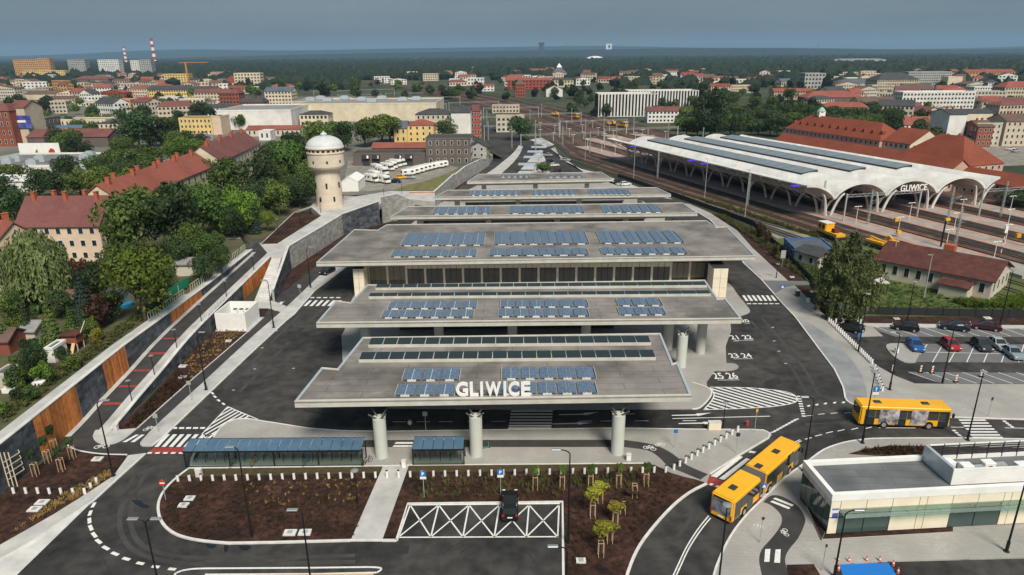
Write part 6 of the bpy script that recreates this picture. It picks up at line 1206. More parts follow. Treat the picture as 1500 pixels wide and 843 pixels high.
# right town
T = [('white four storey slab block with rows of windows',1318,1424,136,166,14,'flat',.8,'white','white',2),('long white house with a red roof and attic dormers',1323,1382,183,196,12,'gx',4,'white','red',1),('cream tenement with a dark roof on the square',1425,1462,182,215,14,'flat',.6,'dirty','dark',1),('plain grey fire wall tenement beside the square',1383,1408,168,213,16,'gx',2,'white','dark',0),('cream wedge shaped house beside the fire wall',1395,1450,166,190,12,'gx',2,'cream','dark',0),('red brick tenement on the square',1427,1450,186,216,12,'gx',2.5,'brick','brown',1),('brown beige corner tenement at the edge of the square',1467,1530,178,214,15,'gx',3,'beige','brown',1),('low dark roofed shed on the square',1383,1428,206,216,12,'gx',1.6,'pink','dark',0),
('grey glass high-rise office',1177,1207,108,131,18,'flat',.6,'grey','dark',1),('stone public building with a slate roof',1229,1282,121,137,18,'hip',4,'dirty','slate',1),('large beige public building with a dark hipped roof',1282,1343,117,140,26,'hip',7,'beige','dark',1),('long grey blue slab block with balcony rows',1327,1390,106,131,16,'flat',.6,'grey','felt',1),('cream end block of the slab',1386,1407,113,132,14,'flat',.5,'cream','felt',0),('red church school with orange walls',1413,1485,106,118,22,'gx',4,'orange','red',1),('white block behind trees',1424,1470,128,146,14,'flat',.5,'white','grey',1),('red roofed villa at the edge of town',1468,1530,128,150,18,'hip',5,'beige','red',1),('pink block with a red roof below the high-rise',1133,1190,134,146,14,'gx',2.5,'pink','red',1),('red tiled market hall',1180,1262,143,158,20,'hip',5,'brown','red',0),('brown tenement beside the market hall',1255,1310,150,170,14,'gx',3.5,'beige','brown',1),('cream house with a red mansard',1303,1350,157,172,12,'mansard',3,'cream','mauve',1),('orange roofed villa west of the trees',1041,1070,127,136,14,'gx',3,'cream','orange',1),('red roofed house in far trees',1110,1135,113,120,14,'hip',4,'pink','red',0),
('flat black and white striped office, larger rear block',920,1022,135,158,24,'flat',1.2,'white','felt',0),('flat black and white striped office, front block',876,962,140,171,24,'flat',1.2,'white','felt',0),('white house with a red roof beside the striped office',948,1004,163,180,12,'gx',2.5,'white','mauve',1),('signal house with a flat roof above the tracks',721,761,155,166,10,'flat',.5,'beige','dark',1),('white concrete signal block beside the dark tree',727,768,172,194,12,'flat',.6,'dirty','grey',1),('brick church-like tower house',755,769,124,142,8,'hip',4,'redbrick','brown',1),('red brick long tenement in the middle distance',743,806,118,131,16,'gx',2.5,'redbrick','red',1),('cream mansard house in the middle distance',808,840,118,128,14,'mansard',3,'cream','dark',1),('dark roofed house with white gable',800,824,131,142,14,'gy',4,'white','dark',0),('white low houses by the far tracks',692,724,126,134,12,'gx',2,'white','red',1),
('orange beige high-rise slab on the hill',24,60,88,113,20,'flat',.8,'orange','felt',1),('orange stair tower of the slab',60,77,86,113,18,'flat',.8,'orange','felt',1),('low ochre wing below the slab',34,96,104,114,22,'flat',.6,'yellow','felt',1),('grey high-rise block with white end',103,128,88,112,20,'flat',.8,'grey','felt',1),('plain white high-rise block on the hill',147,177,88,112,22,'flat',.8,'white','felt',1),('narrow white high-rise on the hill',194,206,89,111,18,'flat',.8,'white','felt',1),('grey high-rise beside the narrow white one',206.5,224,88,112,20,'flat',.8,'grey','felt',1),('cream house with orange top storey',345,383,108,130,16,'flat',.8,'cream','orange',1),('cream tenement with a grey roof',390,429,134,160,16,'gx',3,'cream','slate',1),('red roofed row beside the cream tenement',323,352,137,158,14,'mansard',3,'brick','mauve',1),('brick house with dark mansard',351,387,150,164,14,'mansard',3,'redbrick','dark',1),('pinkish villa with red roof',188,217,130,143,14,'hip',3,'peach','red',1),('dark roofed row with yellow gables',219,278,132,145,14,'gx',4,'yellow','dark',1),('dark roofed row with a yellow end gable',278,318,133,145,14,'gx',4,'yellow','dark',1),('cream hall with an orange wing',127,162,150,163,16,'flat',.6,'cream','grey',1),('orange wing of the cream hall',162,193,147,163,16,'flat',.6,'orange','grey',1),('long low brown roofed hall',38,110,138,146,18,'gx',3,'beige','brown',0),('cream workshop with brown roof',60,120,145,156,16,'gx',2,'cream','brown',1),('pale hall on the valley edge',95,140,133,142,20,'flat',.6,'beige','grey',0),('ochre building by the crane',242,278,109,123,16,'flat',.6,'yellow','orange',1),('wide mauve roofed hall on the hill',110,160,116,125,22,'hip',5,'brown','mauve',0),('red small church house',332,345,117,128,12,'gy',5,'redbrick','red',0)]
for lab, x0, x1, yt, yb, dp, rf_, rh, wl, rc, nr in T:
    far = x0 < 640 and yb > 139.5
    o = bpx(lab, x0, x1, yt, yb, dp, rf_, rh, wl, rc, U if far else 0, near=nr, cat='building', name='town_building', chim=(2 if rf_ in ('gx','mansard') and yb > 150 else 0))
    if 'striped office,' in lab:
        P = o.location; w_ = (x1-x0)*zc(P)/1000; h = hgt((x0+x1)/2,yb,yt,0); n = int(w_/2.5)
        for k in range(n): part('black_strip', MB().box(-w_/2+w_*(k+.25)/n,-w_/2+w_*(k+.75)/n,-.14,-.02,.5,h+.8), 'black_metal', o, local=True)
        for k in range(12): part('black_strip', MB().box(-w_/2-.14,-w_/2-.09,dp*(k+.25)/12,dp*(k+.75)/12,.5,h+.8), 'black_metal', o, local=True)
# random houses of the far town, no two on the same spot
def filler(n, x0, x1, y0, y1, where, walls, roofs, group):
    k = 0; tries = 0
    while k < n and tries < n*20:
        tries += 1; x, y = R.uniform(x0,x1), R.uniform(y0,y1); z = U if (x < 640 and y > 140) else 0.; P = G(x,y,z); w_ = R.uniform(11,32); d_ = R.uniform(10,14); h = R.uniform(5,13)
        if any((P.x-a)**2+(P.y+6-b)**2 < (r_+max(w_,d_)*.5)**2 for a, b, r_ in FOOT): continue
        wl, rf_ = R.choice(walls), R.choice(roofs); rt = R.choice(['gx','gx','gy','hip','flat']) if rf_ not in ('grey','felt') else 'flat'; a = R.uniform(-.5,.5); u = Vector((math.cos(a),math.sin(a),0))*w_/2
        rw = {'red':'red tiled','mauve':'mauve tiled','orange':'orange tiled','dark':'dark','brown':'brown','grey':'grey','felt':'grey felt','slate':'slate'}[rf_]; rn = {'gx':'saddle roof','gy':'gabled roof','hip':'hipped roof','flat':'flat roof','mansard':'mansard roof'}[rt]
        house(f'{wl} house with {rw} {rn} {where}'.replace('redbrick','brick red'), P-u, P+u, d_, z, h, rt, R.uniform(2,4) if rt != 'flat' else .5, wl, rf_, 'house', near=1, group=group, chim=1 if R.random() < .5 and rt == 'gx' else 0, name='town_house'); k += 1
filler(46, -10, 330, 113, 150, 'on the town hill', ['cream','peach','white','beige','pink','redbrick','dirty'], ['red','red','mauve','brown','dark','grey','orange'], 'houses of the town hill')
filler(14, 60, 330, 150, 176, 'in the market quarter', ['cream','white','beige','dirty'], ['red','grey','dark','mauve'], 'houses of the market quarter')
filler(34, 640, 870, 106, 128, 'in the mining quarter', ['cream','peach','white','redbrick','pink'], ['red','red','orange','brown','mauve','grey'], 'houses of the mining quarter')
filler(22, 870, 1080, 108, 126, 'beyond the striped office', ['cream','white','peach','beige'], ['red','orange','grey','brown'], 'houses beyond the striped office')
filler(26, 1080, 1520, 112, 140, 'in the east suburb', ['cream','white','peach','beige','dirty'], ['red','mauve','grey','brown','slate'], 'houses of the east suburb')
filler(18, 1190, 1520, 142, 180, 'in the station district', ['cream','white','beige','dirty','pink'], ['red','mauve','brown','dark'], 'houses of the station district')
filler(40, -10, 420, 112, 138, 'above the market quarter', ['cream','peach','white','beige','pink','yellow','orange'], ['red','mauve','brown','grey','orange','felt'], 'houses above the market quarter')
filler(36, 1000, 1520, 106, 128, 'near the eastern woods', ['cream','white','peach','beige','redbrick'], ['red','mauve','grey','brown','orange'], 'houses near the eastern woods')
filler(22, 1180, 1520, 128, 160, 'in the eastern blocks', ['cream','white','beige','pink','dirty'], ['red','brown','mauve','dark','felt'], 'houses of the eastern blocks')
filler(10, 500, 640, 112, 126, 'left of the far tracks', ['cream','white','peach'], ['red','grey','brown'], 'houses left of the far tracks')
# landmarks on the skyline
def chimney(lab, x, yb, yt, wpx):
    P = G(x,yb,0); h = hgt(x,yb,yt,0); r_ = wpx*zc(P)/2000; t = thing('factory_chimney', lab, 'chimney', tuple(P)); n = 9
    for k in range(n): part('band', MB().cyl((P.x,P.y,h*k/n),(P.x,P.y,h*(k+1)/n),r_*(1.15-.4*k/n),r_*(1.15-.4*(k+1)/n),n=14), mat('chim_red', (.36,.05,.05), rough=.8) if k % 2 == 0 else 'white', t)
chimney('tall red and white banded factory chimney behind the grey high-rise', 228, 97, 56, 5); chimney('short red and white banded factory chimney behind the white high-rise', 185.5, 95, 68, 4)
P = G(793,86,0); h = hgt(793,86,62.5,0); s_ = zc(P)/1000; t = thing('winding_tower', 'dark steel winding tower of a mine on the skyline', 'tower', tuple(P))
part('frame', MB().hexa([(P.x-6*s_,P.y,0),(P.x+6*s_,P.y,0),(P.x+6*s_,P.y+30,0),(P.x-6*s_,P.y+30,0)],[(P.x-2.6*s_,P.y+6,h*.85),(P.x+2.6*s_,P.y+6,h*.85),(P.x+2.6*s_,P.y+26,h*.85),(P.x-2.6*s_,P.y+26,h*.85)]), 'dark_metal', t); part('wheel_house', MB().box(P.x-4.2*s_,P.x+4.2*s_,P.y,P.y+30,h*.85,h), 'dark_metal', t)
bpx('low red brick mine buildings with a chimney on the skyline', 811, 841, 75, 84, 40, 'flat', 1, 'redbrick', 'brown', 0, cat='mine', name='mine_building')
P = G(829.5,84,0); t = thing('brick_chimney', 'slim dark chimney of the mine buildings', 'chimney', tuple(P)); part('shaft', MB().cyl(P,(P.x,P.y,hgt(829.5,84,62)),4.6,3,n=12), 'wall_brick', t); part('rim', MB().cyl((P.x,P.y,hgt(829.5,84,62)),(P.x,P.y,hgt(829.5,84,61.5)),3.6,n=12), 'wall_brick', t)
P = G(891.5,83,0); h = hgt(891.5,83,64.5); s_ = zc(P)/1000; t = thing('white_shaft_tower', 'white square shaft tower on the skyline', 'tower', tuple(P)); part('shaft', MB().box(P.x-4.2*s_,P.x+4.2*s_,P.y,P.y+40,0,h), 'white', t); part('dark_strip', MB().box(P.x-1*s_,P.x+2*s_,P.y-.6,P.y,h*.65,h*.9), 'dark_metal', t)
P = G(873,89.5,0); s_ = zc(P)/1000; t = thing('white_dome_hall', 'low white domed hall below the shaft tower', 'hall', tuple(P)); part('dome', MB().lathe([(15*s_,0),(14.5*s_,2.5*s_),(11*s_,5*s_),(6*s_,6.3*s_),(.2,6.8*s_)],24,(P.x,P.y+15*s_,0)), 'white', t); part('drum', MB().lathe([(15.2*s_,0),(15.2*s_,1.2*s_)],24,(P.x,P.y+15*s_,0)), 'white', t)
P = G(820,113,0); s_ = zc(P)/1000; t = thing('pyramid_hall', 'dark pyramid roofed hall with a white tip', 'hall', tuple(P)); part('roof', MB().add([(P.x-15*s_,P.y,0),(P.x+15*s_,P.y,0),(P.x+15*s_,P.y+30*s_,0),(P.x-15*s_,P.y+30*s_,0),(P.x,P.y+15*s_,17*s_)],[(0,1,4),(1,2,4),(2,3,4),(3,0,4)]), 'roof_slate', t); part('tip', MB().add([(P.x-4*s_,P.y+11*s_,13.2*s_),(P.x+4*s_,P.y+11*s_,13.2*s_),(P.x+4*s_,P.y+19*s_,13.2*s_),(P.x-4*s_,P.y+19*s_,13.2*s_),(P.x,P.y+15*s_,19*s_)],[(0,1,4),(1,2,4),(2,3,4),(3,0,4)]), 'white', t)
P = G(1280,96,0); s_ = zc(P)/1000; t = thing('sports_arena', 'wide low white arena roof in the far trees', 'arena', tuple(P)); part('bowl', MB().lathe([(48*s_,0),(50*s_,3*s_),(44*s_,7*s_),(28*s_,9*s_),(20*s_,8.4*s_)],32,(P.x,P.y+50*s_,0)), 'roof_grey', t); part('roof_rim', MB().lathe([(50*s_,3.2*s_),(50.5*s_,4.2*s_),(48*s_,5*s_)],32,(P.x,P.y+50*s_,0)), 'white', t)
P = G(1197,80,0); t = thing('brick_chimney', 'slim dark chimney in the far woods behind the arena', 'chimney', tuple(P)); part('shaft', MB().cyl(P,(P.x,P.y,hgt(1197,80,62)),7,5,n=12), 'wall_brick', t); part('rim', MB().cyl((P.x,P.y,hgt(1197,80,62)),(P.x,P.y,hgt(1197,80,61.5)),6,n=12), 'wall_brick', t)
P = G(277,127,0); h = hgt(277,127,92); t = thing('tower_crane', 'orange tower crane above the town hill roofs', 'crane', tuple(P)); part('mast', MB().bar(P,(P.x,P.y,h),2.2,2.2), mat('crane_orange', (.55,.22,.03), rough=.6), t); part('jib', MB().bar((P.x-12,P.y,h),(P.x+20,P.y+40,h),1.,1.), 'crane_orange', t)
# solar panels and machines on far roofs
P = G(100,203,U); t = thing('solar_row', 'row of dark solar panels on the brown hall roof', 'solar panels', (P.x,P.y+3,U+5.2))
for k in range(16): part('panel', MB().hexa([(P.x-16+2.1*k,P.y+1.5,U+5.2),(P.x-14.1+2.1*k,P.y+1.5,U+5.2),(P.x-14.1+2.1*k,P.y+5.0,U+6.6),(P.x-16+2.1*k,P.y+5.0,U+6.6)],[(P.x-16+2.1*k,P.y+1.5,U+5.3),(P.x-14.1+2.1*k,P.y+1.5,U+5.3),(P.x-14.1+2.1*k,P.y+5.0,U+6.7),(P.x-16+2.1*k,P.y+5.0,U+6.7)]), 'pv', t)
for i, (x, y, ze) in enumerate([(12,238,12),(25,234,12),(48,240,12),(60,234,12),(125,232,12),(132,228,12),(90,238,12),(455,146,14),(480,147,14),(505,144,14),(530,146,14),(560,144,14),(590,146,14),(610,145,14),(545,148,14),(470,144,14)]):
    P = G(x,y,U+(5.2 if i < 7 else ze-2)); s_ = 1.8 if i < 7 else 3.2; t = thing('roof_unit', 'pale ventilation box on the '+('grey warehouse roof' if i < 7 else 'cream factory roof'), 'machine', tuple(P), 0, 'ventilation boxes on flat roofs'); part('casing', MB().box(P.x-s_,P.x+s_,P.y-s_*.6,P.y+s_*.6,P.z-.8,P.z+1.4), 'zinc_sky_tint', t); part('cap', MB().box(P.x-s_*.6,P.x+s_*.6,P.y-s_*.4,P.y+s_*.4,P.z+1.4,P.z+1.8), 'galvanised', t)
# ---------------------------------------------------------------- trees
leafmat('leaf_dark', (0.013,0.027,0.013), (0.043,0.076,0.027), (0.089,0.139,0.043)); leafmat('leaf_mid', (0.024,0.048,0.013), (0.076,0.130,0.027), (0.170,0.240,0.053)); leafmat('leaf_bright', (0.039,0.078,0.013), (0.109,0.186,0.025), (0.217,0.310,0.047))
leafmat('leaf_willow', (0.044,0.068,0.022), (0.127,0.172,0.060), (0.224,0.283,0.105)); leafmat('leaf_spruce', (0.012,0.027,0.021), (0.038,0.068,0.053), (0.075,0.112,0.090)); leafmat('leaf_birch', (.05,.065,.02), (.12,.145,.045), (.19,.22,.075)); leafmat('leaf_yellow', (0.130,0.143,0.019), (0.312,0.299,0.039), (0.442,0.416,0.065)); leafmat('leaf_far', (.008,.016,.010), (.020,.034,.018), (.036,.055,.028)); leafmat('leaf_russet', (0.030,0.020,0.012), (0.070,0.040,0.020), (0.120,0.070,0.030))
mat('bark', (.05,.04,.03), (.10,.085,.065), scale=3, rough=.95); mat('bark_birch', (.35,.34,.31), (.10,.09,.08), scale=2.5, rough=.9); mat('stake', (.50,.33,.19), (.6,.42,.26), scale=2, rough=.8)
rng = np.random.default_rng(5)
def leafmesh(name, C, Nn, size, m, stretch=1., hang=0.):
    """leaf-sized quads at points C with normals Nn"""
    n = len(C); t = rng.normal(size=(n,3)); t[:,2] += hang; t -= (t*Nn).sum(1)[:,None]*Nn; t /= np.linalg.norm(t,axis=1)[:,None]+1e-9; b = np.cross(Nn, t); s_ = size*(.6+.8*rng.random((n,1)))
    V = np.empty((n,4,3)); V[:,0] = C-t*s_; V[:,1] = C-b*s_*.55*stretch; V[:,2] = C+t*s_; V[:,3] = C+b*s_*.55*stretch
    me = bpy.data.meshes.new(name); me.from_pydata(V.reshape(-1,3).tolist(), [], np.arange(n*4).reshape(-1,4).tolist()); me.materials.append(MATS[m]); me.update(); return me
def sph(n):
    v = rng.normal(size=(n,3)); return v/np.linalg.norm(v,axis=1)[:,None]
def crown_broad(n, lobes=17, z0=.2, m='leaf_mid', size=.03, tall=1., flat=False):
    L_ = []; zc_ = (1+z0)/2; rz = (1-z0)/2
    while len(L_) < lobes:
        p = rng.uniform(-1,1,3)
        if (p**2).sum() < 1 and (p**2).sum() > .12: L_.append(p)
    C, Nn = [], []
    for k, p in enumerate(L_):
        r_ = rng.uniform(.30,.46); q = sph(n//lobes); q[:,2] = np.where(rng.random(len(q)) < .35, np.abs(q[:,2]), q[:,2])
        rad = r_*(.72+.36*rng.random((len(q),1))**.5); c = p*.66+q*rad; C.append(c); nn = q+rng.normal(size=q.shape)*.55; Nn.append(nn)
    C = np.vstack(C); Nn = np.vstack(Nn); Nn /= np.linalg.norm(Nn,axis=1)[:,None]
    C = C*np.array([.5,.5,rz])+np.array([0,0,zc_]); return leafmesh('crown', C, Nn, size, m)
def crown_willow(n):
    C, Nn = [], []
    for k in range(420):
        a = rng.uniform(0,2*np.pi); r_ = .47*np.sqrt(rng.random()); zt = .98-.5*(r_/.47)**2*.6-rng.random()*.12; ln = rng.uniform(.15,.42)+.25*(r_/.47); m_ = n//420; z = zt-ln*rng.random(m_); z = np.maximum(z,.1)
        C.append(np.c_[r_*np.cos(a)+rng.normal(size=m_)*.012, r_*np.sin(a)+rng.normal(size=m_)*.012, z]); q = rng.normal(size=(m_,3))*.5+np.array([np.cos(a),np.sin(a),.3]); Nn.append(q)
    C = np.vstack(C); Nn = np.vstack(Nn); Nn /= np.linalg.norm(Nn,axis=1)[:,None]; return leafmesh('crown', C, Nn, .032, 'leaf_willow', .55, 3.)
def crown_spruce(n, m='leaf_spruce'):
    z = .08+.9*(1-np.sqrt(rng.random(n))); lay = np.floor(z*13)/13; r_ = .48*(1-lay)*(.35+.65*rng.random(n)**.5); a = rng.uniform(0,2*np.pi,n); a = a+.25*np.sin(a*7+lay*40); C = np.c_[r_*np.cos(a), r_*np.sin(a), lay+.06*(1-r_/.5)+rng.normal(size=n)*.012]
    Nn = np.c_[np.cos(a)*.6,np.sin(a)*.6,np.ones(n)]+rng.normal(size=(n,3))*.4; Nn /= np.linalg.norm(Nn,axis=1)[:,None]; return leafmesh('crown', C, Nn, .03, m)
def crown_birch(n):
    C, Nn = [], []
    for k in range(170):
        z = .12+.86*rng.random(); R_ = .48*np.sin(np.pi*min(1,(z*.86+.12)))**.7*(1 if z < .6 else (1-z)/.4*.9+.1); a = rng.uniform(0,2*np.pi); r_ = R_*np.sqrt(rng.random()); m_ = n//170; C.append(np.c_[r_*np.cos(a)+rng.normal(size=m_)*.022, r_*np.sin(a)+rng.normal(size=m_)*.022, z-.13*rng.random(m_)]); Nn.append(rng.normal(size=(m_,3))+np.array([np.cos(a),np.sin(a),.4]))
    C = np.vstack(C); Nn = np.vstack(Nn); Nn /= np.linalg.norm(Nn,axis=1)[:,None]; return leafmesh('crown', C, Nn, .024, 'leaf_birch', .8, 1.2)
def trunk(m='bark', top=.55, r=.028, limbs=6, name='trunk'):
    mb = MB().cyl((0,0,-.03),(.01,0,top),r,r*.45,n=7)
    for k in range(limbs): a = k*2.4; z = top*(.45+.5*k/limbs); mb.cyl((0,0,z),(.26*math.cos(a),.26*math.sin(a),z+.22),r*.42,r*.12,n=5)
    return mb.mesh(name, m)
TK = {}
def kind(k, crown, tr): TK[k] = (crown, tr)
tr1 = trunk()
for i in range(3): kind('dark%d'%i, crown_broad(3400, 16+3*i, .12, 'leaf_dark'), tr1); kind('mid%d'%i, crown_broad(3400, 15+3*i, .14, 'leaf_mid'), tr1)
kind('bright', crown_broad(4200, 20, .12, 'leaf_bright', .026), tr1); kind('bright2', crown_broad(3400, 14, .12, 'leaf_bright'), tr1)
kind('willow', crown_willow(9000), trunk(top=.6, r=.035)); kind('spruce', crown_spruce(3200), trunk(top=.95, r=.02, limbs=0)); kind('fir', crown_spruce(3000, 'leaf_dark'), tr1); kind('fir2', crown_spruce(3000, 'leaf_mid'), tr1)
kind('birch', crown_birch(6500), trunk('bark_birch', .85, .018, 9)); kind('shrub', crown_broad(1500, 9, -.1, 'leaf_mid', .05), trunk(top=.3)); kind('shrub_dark', crown_broad(1500, 9, -.1, 'leaf_dark', .05), trunk(top=.3)); kind('yellow', crown_broad(1400, 8, .0, 'leaf_yellow', .05), trunk(top=.4)); kind('russet', crown_broad(1600, 10, .0, 'leaf_russet', .05), trunk(top=.4)); kind('shrub_bright', crown_broad(1500, 9, -.1, 'leaf_bright', .05), trunk(top=.3))
kind('bush_white', crown_broad(1600, 9, -.05, 'leaf_willow', .05), trunk(top=.3))
LOWTREE = [crown_broad(700, 9, .1, 'leaf_dark', .065), crown_broad(700, 9, .1, 'leaf_mid', .065), crown_broad(700, 11, .1, 'leaf_far', .065)]
for i in range(3): kind('low%d'%i, LOWTREE[i], tr1)
def tree(k, P, wd, ht, label, group=None, name='tree', cat='tree'):
    t = thing(name, label, cat, tuple(P), R.uniform(0,6.28), group); t.scale = (wd, wd, ht); c, tr = TK[k]; link('trunk', tr, t); link('crown', c, t); return t
def tpx(k, x, yb, wpx, hpx, label, z0=UPZ, **kw):
    P = G(x, yb, z0); s_ = zc(P)/1000; return tree(k, P, wpx*s_, max(1.,hgt(x, yb, yb-hpx, z0)), label, **kw)
# allotments and gardens: each with its own look
tpx('willow', 64, 452, 98, 122, 'tall pale green weeping willow in front of the peach apartment house')
tpx('bright', 214, 474, 108, 120, 'large bright green walnut tree beside the garden shed')
tpx('mid0', 205, 388, 105, 128, 'big grey green tree right of the peach apartment house'); tpx('dark0', 258, 378, 92, 118, 'big dark tree behind the bright walnut'); tpx('mid1', 300, 352, 80, 92, 'dense green tree in front of the mauve roofed row'); tpx('dark1', 270, 330, 70, 60, 'dark tree below the long red roof')
tpx('bright2', 357, 345, 56, 76, 'fresh green round tree left of the water tower'); tpx('spruce', 374, 343, 22, 44, 'small blue green spruce at the foot of the tower slope'); tpx('bright', 393, 340, 28, 34, 'round light green bush beside the small spruce'); tpx('mid2', 343, 300, 66, 78, 'tall green tree left of the mauve roofed row'); tpx('dark2', 388, 302, 60, 76, 'dark conifer-like tree between the row house and the tower'); tpx('mid0', 425, 285, 58, 92, 'tall green tree directly left of the water tower'); tpx('dark0', 452, 282, 44, 86, 'tall dark tree right behind the water tower', ); tpx('mid1', 410, 318, 50, 56, 'green tree on the slope below the water tower'); tpx('dark1', 440, 305, 46, 46, 'dark bush beside the tower plaza'); tpx('mid2', 468, 230, 46, 60, 'green tree behind the water tower dome'); tpx('dark2', 505, 222, 40, 48, 'dark tree between tower and garages')
tpx('dark0', 15, 348, 66, 88, 'dark broad tree left of the peach apartment house'); tpx('dark1', 48, 320, 60, 40, 'dark tree behind the peach apartment house'); tpx('dark2', 10, 300, 60, 46, 'dark tree at the white roofed shed'); tpx('mid0', 185, 258, 60, 46, 'leafy tree left of the red roofed row'); tpx('mid1', 150, 300, 56, 60, 'olive tree behind the peach house gable'); tpx('mid2', 120, 292, 50, 50, 'round tree behind the peach house chimneys'); tpx('dark0', 85, 292, 50, 44, 'dark tree behind the peach house ridge'); tpx('mid1', 225, 250, 56, 40, 'green tree behind the red roofed row'); tpx('bright2', 262, 240, 50, 40, 'light green tree behind the red roofed row'); tpx('mid0', 285, 232, 44, 32, 'small green tree at the joint of the two rows'); tpx('dark1', 205, 218, 66, 62, 'large dark tree in the market quarter'); tpx('dark2', 243, 214, 48, 46, 'dark tree beside the market awning'); tpx('mid2', 355, 190, 26, 26, 'round green tree in front of the long white warehouse'); tpx('dark0', 300, 176, 26, 28, 'dark tree above the yellow long building')
tpx('russet', 120, 418, 26, 44, 'dark purple leaved tree beside the willow', name='tree'); tpx('spruce', 128, 470, 40, 78, 'blue spruce beside the willow'); tpx('fir2', 82, 515, 42, 74, 'layered green fir in the allotment'); tpx('fir', 45, 500, 22, 62, 'slim dark cypress in the allotment'); tpx('fir', 58, 495, 18, 56, 'slimmer dark cypress beside the first'); tpx('fir2', 110, 500, 34, 50, 'short green fir behind the playhouse'); tpx('spruce', 122, 490, 20, 46, 'narrow blue spruce above the playhouse'); tpx('russet', 148, 482, 46, 52, 'reddish brown bush tree by the stacked wood'); tpx('bush_white', 8, 512, 34, 46, 'white flowering bush at the garden edge'); tpx('yellow', 143, 505, 20, 26, 'bright golden shrub beside the playhouse', name='shrub', cat='shrub'); tpx('dark1', 55, 552, 44, 50, 'dark round tree over the vegetable garden'); tpx('fir', 28, 572, 26, 50, 'dark pointed bush by the red wheelbarrow'); tpx('mid2', 40, 556, 30, 30, 'grey green bush next to the dark round tree')
tpx('birch', 178, 372, 44, 62, 'feathery light green tree in front of the peach gable'); tpx('dark1', 185, 400, 70, 48, 'dark hedge tree below the peach gable'); tpx('dark0', 265, 400, 40, 60, 'dark tree behind the garden shed'); tpx('mid0', 300, 390, 50, 52, 'bushy tree behind the pale shed roof'); tpx('mid1', 315, 372, 34, 34, 'small bushy tree by the top of the ramp')
for i, (x, y, w_, h_, kd) in enumerate([(330,268,60,56,'dark1'),(300,290,56,60,'dark2'),(235,300,60,50,'dark0'),(330,330,54,60,'dark0'),(285,385,50,66,'mid2'),(395,270,50,60,'dark1'),(60,292,54,50,'dark2'),(20,270,46,34,'mid0'),(150,262,50,40,'mid2'),(300,318,50,54,'mid0'),(240,345,60,66,'mid1'),(405,238,40,36,'mid0'),(430,225,40,34,'dark0'),(100,262,46,36,'dark1'),(372,322,44,56,'dark2'),(325,400,40,44,'mid1'),(300,412,40,40,'dark1'),(165,470,50,46,'dark2'),(95,470,40,50,'dark0'),(20,475,44,50,'mid1'),(148,432,46,54,'dark0'),(240,430,50,50,'mid0')]): tpx(kd, x, y, w_, h_, ('dark' if kd[0] == 'd' else 'mid green')+' leafy tree filling the gardens between houses and ramp', group='trees filling the gardens')
gl_ = ['low leafy shrub in the allotment gardens','low dark shrub in the allotment gardens','pale green shrub in the allotment gardens']
k = 0
while k < 62:
    x, y = R.uniform(0,330), R.uniform(365,640)
    if y > 640-(x)*.83+5 or y < 395-(x-150)*.1 and x < 160: continue
    P = G(x,y,UPZ)
    if P.x > WX(P.y)-4: continue
    kd = R.choice(['shrub','shrub_dark','shrub_bright','shrub']); s_ = R.uniform(1.6,4.2); tree(kd, P, s_, s_*R.uniform(.7,1.2), {'shrub':gl_[0],'shrub_dark':gl_[1],'shrub_bright':gl_[2]}[kd], 'shrubs of the allotment gardens', 'shrub', 'shrub'); k += 1
k = 0
while k < 46:
    x, y = R.uniform(150,470), R.uniform(262,352); P = G(x,y,UPZ)
    if any((P.x-a)**2+(P.y-b)**2 < (r_+2)**2 for a, b, r_ in FOOT) or P.x > lft[2].x-6 and P.y < 195 or P.x > -62: continue
    kd = R.choice(['dark0','dark1','mid0','mid1','mid2','dark2','bright2']); s_ = R.uniform(5,10); tree(kd, P, s_, s_*R.uniform(.95,1.4), {'d':'dark leafy tree','m':'mid green leafy tree','b':'light green leafy tree'}[kd[0]]+' in the wooded slope left of the water tower', 'trees of the wooded slope'); k += 1
for x, y, w_, h_, kd, lab, z in [(762,206,42,38,'dark0','large dark round tree beside the signal block',0),(655,209,36,36,'dark1','dark round tree in front of the plain fire wall house',UPZ),(560,212,62,50,'mid0','group of tall trees left of the yellow villa',UPZ),(535,216,44,46,'mid1','tall leafy tree behind the garage hall',UPZ),(490,205,46,30,'mid2','tree in front of the cream factory',UPZ),(572,207,40,34,'dark2','darker tree touching the yellow villa',UPZ),(1040,207,60,82,'dark2','tallest dark tree at the head of the tree belt',0),(1348,196,24,24,'dark1','single round tree in front of the long white red roofed house',0),(1362,222,40,40,'dark0','dark tree between the square and the station roof',0),(795,256,30,20,'mid1','bushy young trees beside the bus road bend',0),(1490,302,60,22,'dark0','low dark bushes beside the red station wing',0),(770,206,14,10,'bright2','small pale tree beside the signal block',0)]: tpx(kd, x, y, w_, h_, lab, z)
tpx('birch', 1233, 465, 98, 128, 'tall loose birch group with hanging twigs beside the black fence', 0); tpx('birch', 1262, 448, 60, 84, 'smaller birch leaning out from the birch group', 0); tpx('birch', 1212, 445, 56, 96, 'slim birch on the hut side of the birch group', 0)
kb = 0
for row in range(4):
    for i in range(22):
        x = 1004+i*15.3+R.uniform(-6,6); yb = 201-row*8+R.uniform(-2,2)-(x-1010)*.010
        if x > 1300-row*4+20: continue
        P = G(x,yb,0)
        if any((P.x-a)**2+(P.y-b)**2 < (r_*.9)**2 for a, b, r_ in FOOT): continue
        s_ = R.uniform(11,16); kd = R.choice(['dark0','dark1','dark2','mid0','mid2']); tree(kd, P, s_, R.uniform(10,14.5), ('dark' if kd[0] == 'd' else 'mid green')+' broad tree in the belt behind the white hall', 'trees of the belt behind the white hall')
